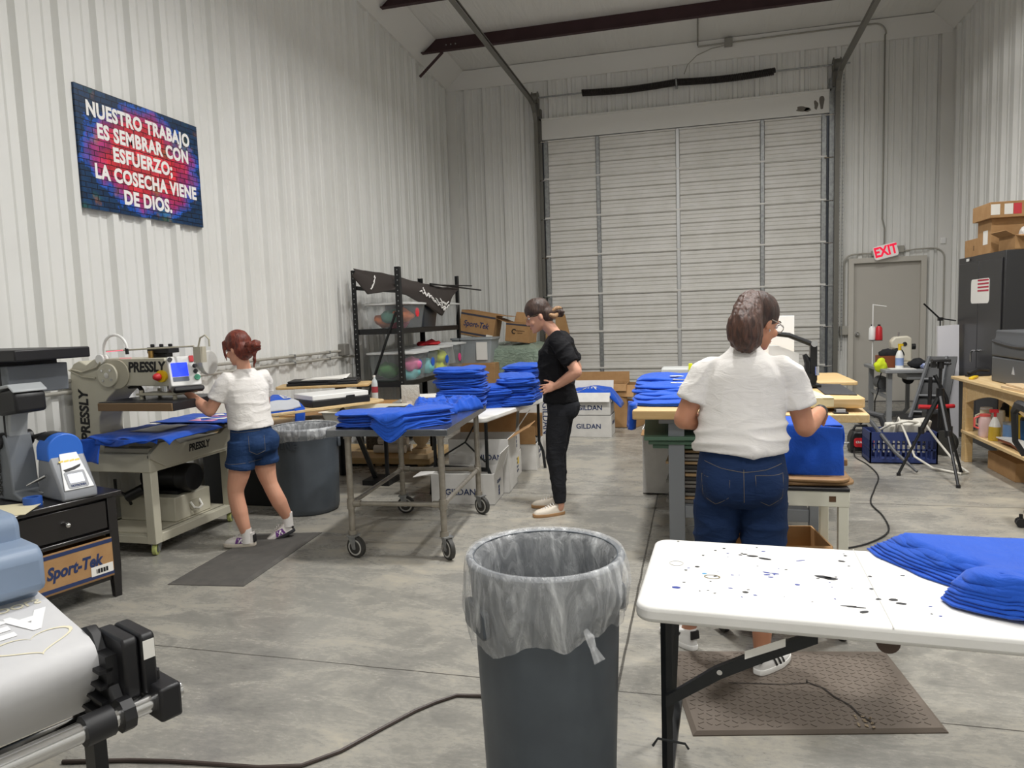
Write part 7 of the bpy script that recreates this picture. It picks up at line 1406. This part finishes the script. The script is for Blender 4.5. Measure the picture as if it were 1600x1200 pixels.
    # second leg is inside the loop too
for sx in (-1, 1): b.ell((.19+sx*.088, 3.20, .845), (.092, .095, .10), seg=20, rn=12)
me = bake(b, .007, 6); b = frombake(me); wrinkle(b, .009, lambda p: max(0, 1-abs(nz((p.x*4+p.z*2, p.y*2, p.z*10-p.x*3), 1, 5))*2.4)**2*(1 if p.z < .75 else .3)); jm = bpy.data.meshes.new('jeans'); b.bm.to_mesh(jm); b.bm.free(); jn = mkobj('jeans', jm, DENIM, p1, ang=180)
bk = (0, 1, 0)
stitch(jn, jm, dens([(.03, 3, .945), (.10, 3, .925), (.19, 3, .913), (.28, 3, .922), (.35, 3, .94)]), bk); stitch(jn, jm, dens([(.19, 3, .985), (.19, 3, .86), (.192, 3, .78)]), bk)
for cx, sgn in ((.075, -1), (.295, 1)):
    stitch(jn, jm, dens([(cx-.058, 3, .895+.006*sgn), (cx+.058, 3, .89+.012*sgn), (cx+.052, 3, .80), (cx+.0, 3, .765), (cx-.052, 3, .795), (cx-.058, 3, .895+.006*sgn)]), bk, 'pocket_stitching')
    bv = bvh_of(jm); b = B(); b.grid(8, 8, lambda u, v: Vector((cx-.056+.112*u, 3, .893-.115*v-(.02*(1-abs(u-.5)*2) if v > .9 else 0)))); project(b, bv, bk, .0025); b.obj('back_pocket', DENIM, jn, world=True, ang=180)
b = B(); bv = bvh_of(jm); b.grid(2, 8, lambda u, v: Vector((.182+.016*u, 3, .985-.06*v))); project(b, bv, bk, .004); b.obj('belt_loop', DENIM, jn, world=True)
# hair
HB = hair_mat('dark_brown_hair', '#2a1a15', '#4a3026')
b = B(); m3 = Mh.to_3x3(); b.ell(Mh @ Vector((-.022, 0, .038)), (.102, .085, .092), m=m3, seg=24, rn=16); b.ell(Mh @ Vector((-.045, 0, -.01)), (.064, .078, .075), m=m3, seg=20, rn=12)
limb(b, [Mh @ Vector((-.05, 0, -.02)), Mh @ Vector((-.06, 0, -.06))], [.062, .045])
me = bake(b, .006, 8); b = frombake(me); b.disp(lambda p, n: n*.003*nz((p.x*40, p.y*40, p.z*8), 1, 2)); hm = bpy.data.meshes.new('hair'); b.bm.to_mesh(hm); b.bm.free(); hw = mkobj('hair', hm, HB, p1, ang=180)
b = B(); pt = [Mh @ Vector((-.06, -.012, .060)), Mh @ Vector((-.095, -.014, .050)), Vector((.216, 3.278, 1.572)), Vector((.207, 3.252, 1.53)), Vector((.209, 3.246, 1.482)), Vector((.214, 3.252, 1.445)), Vector((.218, 3.260, 1.418))]
limb(b, pt, [.040, .056, .068, .077, .075, .057, .024]); me = bake(b, .0045, 6); b = frombake(me); b.disp(lambda p, n: n*(.006*nz((p.x*48, p.y*30, p.z*6), 1, 2)+.004*nz((p.x*110, p.y*60, p.z*9), 1, 5))); hm = bpy.data.meshes.new('ponytail'); b.bm.to_mesh(hm); b.bm.free(); mkobj('ponytail', hm, hair_mat('ponytail_hair', '#33201a', '#5c3d30'), hw, ang=180)
b = B(); b.tube([Mh @ Vector((-.098, .030*cos(a), .062+.028*sin(a))) for a in (2*pi*k/14 for k in range(15))], .007, 8, cap=False); b.obj('hair_tie', BLACK, hw, world=True)
b = B(); 
for y in (-1, 1): b.tube([Mh @ Vector((.098, .034*y+.024*cos(a), .0+.020*sin(a))) for a in (2*pi*k/16 for k in range(17))], .0022, 6, cap=False); b.tube([Mh @ Vector((.096, .058*y, .006)), Mh @ Vector((.05, .072*y, .008)), Mh @ Vector((-.005, .076*y, .004))], .0022, 6)
b.tube([Mh @ Vector((.099, -.010, .004)), Mh @ Vector((.101, 0, .007)), Mh @ Vector((.099, .010, .004))], .002, 6); b.obj('glasses', mat('glasses_frame', '#b9b3a8', .3, .6), p1, world=True)
b = B(); b.ell(Mh @ Vector((-.004, -.082, -.048)), (.004, .004, .006), seg=8, rn=6); b.obj('earring', CHROME, p1, world=True)
b = B(); q = Vector(j['rw']); dd = (q-Vector(j['re'])).normalized(); b.tube([q-dd*.028, q-dd*.006], .031, 20); b.obj('wristwatch', BLACK, p1, world=True)
SB = mat('shoe_black', '#1b1b1d', .6)
for hl, yw in (((-.015, 3.335, 0), radians(128)), ((.240, 3.118, .017), radians(56))):
    so, Ms = shoe(p1, hl, yw, .262, .096, '#e9e8e6', '#f0efec')
    for sd in (-1, 1):
        for i in range(3): x = .092+.026*i; side_patch(so, Ms, [(x, .026), (x+.013, .026), (x-.012, .072), (x-.024, .072)], sd, SB, 'black_stripe')
    b = B(); b.prism([(-.024, .058), (.024, .058), (.022, .098), (-.022, .098)], 'x', -.004, .006); b.xf(Ms @ Matrix.Translation((.0, 0, 0)) @ Matrix.Rotation(radians(4), 4, 'Y')); tb_ = b.obj('heel_tab', SB, so, world=True, bevel=.002)
# ---------------------------------------------------------------- woman in black, hand on hip
SK1 = skin_mat('skin_light', '#d3a188', '#c8927a')
F, L_ = dirs(radians(184))
Mh = head_frame((-1.225, 5.62, 1.615), radians(193), radians(-22))
j = dict(ls=(-1.045, 5.475, 1.40), le=(-.895, 5.43, 1.165), lw=(-1.065, 5.455, 1.055), rs=(-1.06, 5.80, 1.40), re=(-.97, 5.90, 1.16), rw=(-1.09, 5.83, 1.04))
SC_ = [((-1.065, 5.64, .80), .15, .10, .12), ((-1.06, 5.64, .90), .160, .11, .13), ((-1.075, 5.64, 1.0), .145, .11, .105), ((-1.085, 5.64, 1.1), .135, .11, .095), ((-1.085, 5.64, 1.2), .145, .125, .10), ((-1.08, 5.64, 1.30), .155, .13, .105), ((-1.07, 5.64, 1.39), .145, .10, .095), ((-1.075, 5.64, 1.44), .085, .07, .07)]
b = B(); b.loft([ring(c, L_, F, a, f, k) for c, a, f, k in SC_]); limb(b, [(-1.08, 5.64, 1.41), (-1.115, 5.635, 1.48), (-1.175, 5.63, 1.55)], [.058, .051, .053]); head(b, Mh, 1.1)
for s_, e_, w__ in (('ls', 'le', 'lw'), ('rs', 're', 'rw')):
    S, E_, W_ = (Vector(j[k]) for k in (s_, e_, w__)); limb(b, [Vector((-1.07, 5.64, 1.39)).lerp(S, .5), S, S.lerp(E_, .5), E_], [.045, .050, .047, .042]); limb(b, [E_, E_.lerp(W_, .35), W_], [.043, .044, .029])
hand(b, j['lw'], (-.95, -.02, -.22), (.15, .9, -.2), (0, 0, 1), .16, .95, 1.0); hand(b, j['rw'], (-.9, .0, -.3), (.1, -.9, -.2), (0, 0, 1), .2, .95, 1.0)
LEGS = (((-1.06, 5.56, .86), (-1.095, 5.56, .64), (-1.11, 5.555, .47), (-1.09, 5.55, .30), (-1.075, 5.545, .10), (-1.085, 5.54, .05)), ((-1.06, 5.73, .86), (-1.10, 5.745, .64), (-1.125, 5.76, .47), (-1.12, 5.77, .30), (-1.125, 5.78, .10), (-1.135, 5.775, .05)))
for lg in LEGS: limb(b, lg, [.08, .07, .054, .05, .034, .032])
me = bake(b, .0055, 4); p2 = mkobj('person', me, SK1); ptag(p2, 'woman in black t-shirt and black jeans standing sideways with her hand on her hip'); ORG[p2.name] = Matrix.Identity(4)
face_parts(p2, Mh, 1.1); Mh = Mh @ Matrix.Scale(1.1, 4)
b = B(); b.loft([ring(c, L_, F, a+g, f+g+e, k+g) for (c, a, f, k), g, e in ((((-1.068, 5.64, .915), .165, .12, .135), .012, 0), (((-1.07, 5.64, .95), .160, .12, .128), .014, 0), (((-1.08, 5.64, 1.05), .145, .115, .105), .022, .01), (((-1.085, 5.64, 1.15), .143, .12, .10), .022, .01), (SC_[5], .020, .008), (((-1.072, 5.64, 1.38), .15, .105, .10), .014, 0), (((-1.075, 5.64, 1.425), .105, .08, .08), .012, 0), (((-1.08, 5.64, 1.452), .062, .055, .056), .010, 0))])
for s_, e_ in (('ls', 'le'), ('rs', 're')):
    S, E_ = Vector(j[s_]), Vector(j[e_]); b.tube([Vector((-1.07, 5.64, 1.38)).lerp(S, .35), S.lerp(E_, -.06), S.lerp(E_, .10), S.lerp(E_, .4), S.lerp(E_, .72)], [.055, .068, .068, .066, .067], 22)
me = bake(b, .007, 5); b = frombake(me); wrinkle(b, .012, lambda p: max(0, 1-abs(nz((p.x*7+p.z*4, p.y*4, p.z*9-p.x*6), 1, 4))*2.4)**2); sm_ = bpy.data.meshes.new('t_shirt'); b.bm.to_mesh(sm_); b.bm.free(); mkobj('t_shirt', sm_, BTEE, p2, ang=180)
b = B(); b.loft([ring((-1.065, 5.64, .77), L_, F, .10, .08, .09), ring((-1.063, 5.64, .81), L_, F, .155, .115, .135), ring((-1.058, 5.64, .88), L_, F, .168, .122, .150), ring((-1.066, 5.64, .95), L_, F, .158, .118, .128), ring((-1.07, 5.64, .99), L_, F, .150, .115, .112)])
b.ell((-1.005, 5.57, .855), (.082, .085, .10), seg=18, rn=10); b.ell((-1.005, 5.71, .855), (.082, .085, .10), seg=18, rn=10)
for lg in LEGS: b.tube(dens([Vector(lg[0])]+[Vector(p) for p in lg[1:5]], 4), [.094]*2+[.092, .09]+[.088-.004*k for k in range(4)]+[.070-.002*k for k in range(4)]+[.062-.004*k for k in range(4)]+[.045], 22)
me = bake(b, .007, 5); b = frombake(me); wrinkle(b, .006, lambda p: max(0, 1-abs(nz((p.x*5, p.y*5, p.z*9+p.x*4), 1, 6))*2.3)**2*(1.0 if p.z < .55 else .3)); jm = bpy.data.meshes.new('jeans'); b.bm.to_mesh(jm); b.bm.free(); mkobj('jeans', jm, BJEAN, p2, ang=180)
HB2 = hair_mat('brown_hair', '#2a1c17', '#48342a'); HB3 = hair_mat('hair_highlights', '#7d5f42', '#a8835c')
b = B(); m3 = Mh.to_3x3(); b.ell(Mh @ Vector((-.006, 0, .042)), (.096, .083, .084), m=m3, seg=24, rn=16); b.ell(Mh @ Vector((-.05, 0, -.012)), (.062, .074, .075), m=m3, seg=20, rn=12); limb(b, [Mh @ Vector((-.08, 0, -.02)), Mh @ Vector((-.12, 0, -.035))], [.05, .035])
me = bake(b, .006, 3); b = frombake(me); b.disp(lambda p, n: n*.004*nz((p.x*14, p.y*30, p.z*30), 1, 2)); hm = bpy.data.meshes.new('hair'); b.bm.to_mesh(hm); b.bm.free(); hr = mkobj('hair', hm, HB2, p2, ang=180)
b = B(); c0 = Mh @ Vector((-.145, 0, -.045))
for k in range(9): a = k*1.3; b.ell(c0+Vector((.018*cos(a), .022*sin(a*1.7), .020*sin(a))), (.026, .024, .022), seg=12, rn=8)
me = bake(b, .005, 2); b = frombake(me); b.disp(lambda p, n: n*.006*nz(p, 60, 2)); hm = bpy.data.meshes.new('bun'); b.bm.to_mesh(hm); b.bm.free(); mkobj('bun', hm, HB2, hr, ang=180)
b = B(); limb(b, [Mh @ Vector((-.07, .055, -.03)), Mh @ Vector((-.10, .045, -.055)), Mh @ Vector((-.125, .025, -.05))], [.016, .022, .014]); limb(b, [Mh @ Vector((-.10, .03, -.015)), Mh @ Vector((-.14, .02, -.01)), Mh @ Vector((-.165, .01, -.02))], [.012, .018, .012]); b.obj('highlighted_strands', HB3, hr, world=True, ang=180)
b = B()
for y in (-1, 1): b.tube([Mh @ Vector((.098, .034*y+.022*cos(a), .0+.017*sin(a))) for a in (2*pi*k/14 for k in range(15))], .0014, 6, cap=False); b.tube([Mh @ Vector((.096, .056*y, .006)), Mh @ Vector((.05, .070*y, .008)), Mh @ Vector((-.0, .076*y, .004))], .0014, 6)
b.obj('glasses', mat('thin_glasses', '#8a7d66', .3, .6), p2, world=True)
for hl, yw, in (((-1.045, 5.575, 0), radians(212)), ((-1.095, 5.795, 0), radians(196))): shoe(p2, hl, yw, .275, .094, '#d9cfc0', '#a9825a')
# ---------------------------------------------------------------- red haired woman at the press
SK2 = skin_mat('skin_fair', '#d9a489', '#cf967c')
F, L_ = dirs(radians(160))
Mh = head_frame((-3.185, 4.46, 1.448), radians(172), radians(-16))
j = dict(ls=(-3.225, 4.345, 1.215), le=(-3.335, 4.30, 1.01), lw=(-3.505, 4.31, 1.13), rs=(-3.085, 4.60, 1.215), re=(-3.16, 4.70, 1.02), rw=(-3.32, 4.66, .98))
SR = [((-3.13, 4.47, .70), .145, .10, .12), ((-3.13, 4.47, .78), .152, .105, .13), ((-3.135, 4.47, .88), .135, .10, .10), ((-3.14, 4.47, .97), .128, .10, .092), ((-3.145, 4.47, 1.07), .135, .115, .098), ((-3.145, 4.475, 1.16), .145, .115, .10), ((-3.145, 4.475, 1.225), .11, .085, .085), ((-3.15, 4.475, 1.275), .065, .06, .06)]
b = B(); b.loft([ring(c, L_, F, a, f, k) for c, a, f, k in SR]); limb(b, [(-3.15, 4.475, 1.25), (-3.16, 4.47, 1.33), (-3.175, 4.465, 1.39)], [.055, .046, .047]); head(b, Mh, .97)
for s_, e_, w__ in (('ls', 'le', 'lw'), ('rs', 're', 'rw')):
    S, E_, W_ = (Vector(j[k]) for k in (s_, e_, w__)); limb(b, [Vector((-3.15, 4.475, 1.225)).lerp(S, .5), S, S.lerp(E_, .5), E_], [.040, .045, .044, .039]); limb(b, [E_, E_.lerp(W_, .35), W_], [.041, .041, .025])
hand(b, j['lw'], (-.72, .02, .55), (-.5, .3, -.6), (0, .6, .7), .28, .92, .6); hand(b, j['rw'], (-.9, .1, -.1), (0, 0, -1), (0, -1, 0), .3, .92)
LR = (((-3.155, 4.385, .74), (-3.185, 4.375, .56), (-3.215, 4.36, .42), (-3.20, 4.37, .27), (-3.165, 4.38, .10), (-3.175, 4.38, .05)), ((-3.10, 4.555, .74), (-3.10, 4.565, .56), (-3.075, 4.575, .43), (-3.02, 4.60, .28), (-2.985, 4.635, .155), (-3.0, 4.64, .10)))
for lg in LR: limb(b, lg, [.086, .076, .056, .056, .034, .034])
me = bake(b, .0055, 4); p3 = mkobj('person', me, SK2); ptag(p3, 'red haired woman in white t-shirt and denim shorts reaching for the press control panel'); ORG[p3.name] = Matrix.Identity(4)
face_parts(p3, Mh, .97)
b = B(); b.loft([ring(c, L_, F, a+g, f+g, k+g) for (c, a, f, k), g in ((((-3.13, 4.47, .875), .150, .115, .122), .014), (((-3.133, 4.47, .92), .143, .112, .112), .017), (((-3.14, 4.47, 1.0), .138, .108, .10), .022), (((-3.145, 4.47, 1.08), .140, .115, .10), .02), (SR[5], .018), (((-3.147, 4.475, 1.225), .118, .092, .092), .012), (((-3.15, 4.475, 1.265), .085, .073, .073), .010), (((-3.152, 4.475, 1.298), .056, .054, .054), .008))])
for s_, e_ in (('ls', 'le'), ('rs', 're')):
    S, E_ = Vector(j[s_]), Vector(j[e_]); b.tube([Vector((-3.147, 4.475, 1.225)).lerp(S, .35), S.lerp(E_, -.04), S.lerp(E_, .10), S.lerp(E_, .35), S.lerp(E_, .60)], [.050, .062, .063, .063, .066], 22)
me = bake(b, .007, 5); b = frombake(me); wrinkle(b, .011, lambda p: max(0, 1-abs(nz((p.x*6+p.z*3, p.y*4, p.z*11), 1, 9))*2.4)**2*(.12 if p.z > 1.12 else .6)); sm_ = bpy.data.meshes.new('t_shirt'); b.bm.to_mesh(sm_); b.bm.free(); mkobj('t_shirt', sm_, WTEE, p3, ang=180)
b = B(); b.loft([ring((-3.13, 4.47, .655), L_, F, .08, .07, .08), ring((-3.13, 4.47, .70), L_, F, .155, .115, .135), ring((-3.128, 4.47, .77), L_, F, .166, .118, .146), ring((-3.13, 4.47, .84), L_, F, .155, .115, .128), ring((-3.133, 4.47, .90), L_, F, .145, .112, .112)])
for (h, k) in ((LR[0][0], LR[0][1]), (LR[1][0], LR[1][1])): h, k = Vector(h), Vector(k); b.tube([h+Vector((0, 0, .05)), h, h.lerp(k, .3), h.lerp(k, .62), h.lerp(k, .64), h.lerp(k, .82)], [.095, .099, .098, .098, .103, .102], 24)
b.ell((-3.075, 4.42, .76), (.085, .085, .095), seg=18, rn=10); b.ell((-3.04, 4.53, .76), (.085, .085, .095), seg=18, rn=10)
me = bake(b, .006, 4); b = frombake(me); wrinkle(b, .005, lambda p: nz((p.x*3, p.y*3, p.z*9), 2, 6)); jm = bpy.data.meshes.new('denim_shorts'); b.bm.to_mesh(jm); b.bm.free(); so_ = mkobj('denim_shorts', jm, DENIMS, p3, ang=180)
dv = Vector((-.75, .66, 0)); pq = lambda a, z: Vector((-3.08+.66*a, 4.44+.75*a, z))
stitch(so_, jm, dens([pq(-.05, .83), pq(-.05, .72), pq(.0, .69), pq(.06, .71), pq(.06, .82)]), (-.6, .8, 0), 'pocket_stitching'); stitch(so_, jm, dens([(-3.30, 4, .645), (-3.2, 4, .635), (-3.06, 4, .64)]), (0, 1, 0), 'hem_stitching'); stitch(so_, jm, dens([(-3.28, 4, .86), (-3.15, 4, .855), (-3.02, 4, .86)]), (0, 1, 0), 'waist_stitching')
HR = hair_mat('copper_red_hair', '#4a1a12', '#7d3420')
b = B(); m3 = Mh.to_3x3(); b.ell(Mh @ Vector((-.012, 0, .038)), (.097, .084, .092), m=m3, seg=24, rn=16); b.ell(Mh @ Vector((-.045, 0, -.02)), (.066, .078, .085), m=m3, seg=20, rn=12)
for y in (-1, 1): limb(b, [Mh @ Vector((.055, .060*y, .06)), Mh @ Vector((.068, .068*y, .0)), Mh @ Vector((.070, .067*y, -.075))], [.016, .010, .004], 10)
limb(b, [Mh @ Vector((-.08, 0, -.04)), Mh @ Vector((-.115, .0, -.055))], [.05, .04])
me = bake(b, .006, 3); b = frombake(me); b.disp(lambda p, n: n*.004*nz((p.x*14, p.y*30, p.z*28), 1, 2)); hm = bpy.data.meshes.new('hair'); b.bm.to_mesh(hm); b.bm.free(); hr = mkobj('hair', hm, HR, p3, ang=180)
b = B(); c0 = Mh @ Vector((-.150, .01, -.03))
for k in range(9): a = k*1.3; b.ell(c0+Vector((.024*cos(a), .026*sin(a*1.7), .020*sin(a))), (.030, .028, .024), seg=12, rn=8)
limb(b, [c0+Vector((0, 0, -.02)), c0+Vector((.005, -.01, -.09)), c0+Vector((.0, -.012, -.15))], [.02, .012, .004], 8)
me = bake(b, .005, 2); b = frombake(me); b.disp(lambda p, n: n*.006*nz(p, 50, 2)); hm = bpy.data.meshes.new('bun'); b.bm.to_mesh(hm); b.bm.free(); mkobj('bun', hm, HR, hr, ang=180)
PUR = mat('purple_suede', '#6e3a86', .7); SOCK = mat('white_sock', '#e8e4e0', .8)
for i, (hl, yw, pt_) in enumerate((((-3.105, 4.40, .015), radians(193), 0), ((-2.935, 4.655, .055), radians(205), radians(-24)))):
    lg = LR[i]; b = B(); q = Vector(lg[4]); b.tube([q+Vector((0, 0, .045)), q, q-Vector((0, 0, .06))], [.037, .038, .040], 16); b.obj('sock', SOCK, p3, world=True)
    so, Ms = shoe(p3, hl, yw, .235, .088, '#e4dfda', '#d9cfc0' if i == 0 else '#2a2a2e', pitch=pt_)
    for sd in (-1, 1):
        side_patch(so, Ms, [(.062, .028), (.135, .028), (.125, .07), (.07, .07)], sd, PUR, 'purple_patch'); side_patch(so, Ms, [(.080, .033), (.089, .033), (.092, .052), (.105, .033), (.115, .033), (.118, .064), (.109, .064), (.107, .048), (.094, .064), (.084, .064)], sd, WTXT, 'white_mark', off=.0032)
    b = B(); b.prism([(-.022, .03), (.022, .03), (.02, .085), (-.02, .085)], 'x', -.003, .008); b.xf(Ms @ Matrix.Translation((.0, 0, 0)) @ Matrix.Rotation(radians(4), 4, 'Y')); b.obj('heel_patch', SB, so, world=True, bevel=.002)
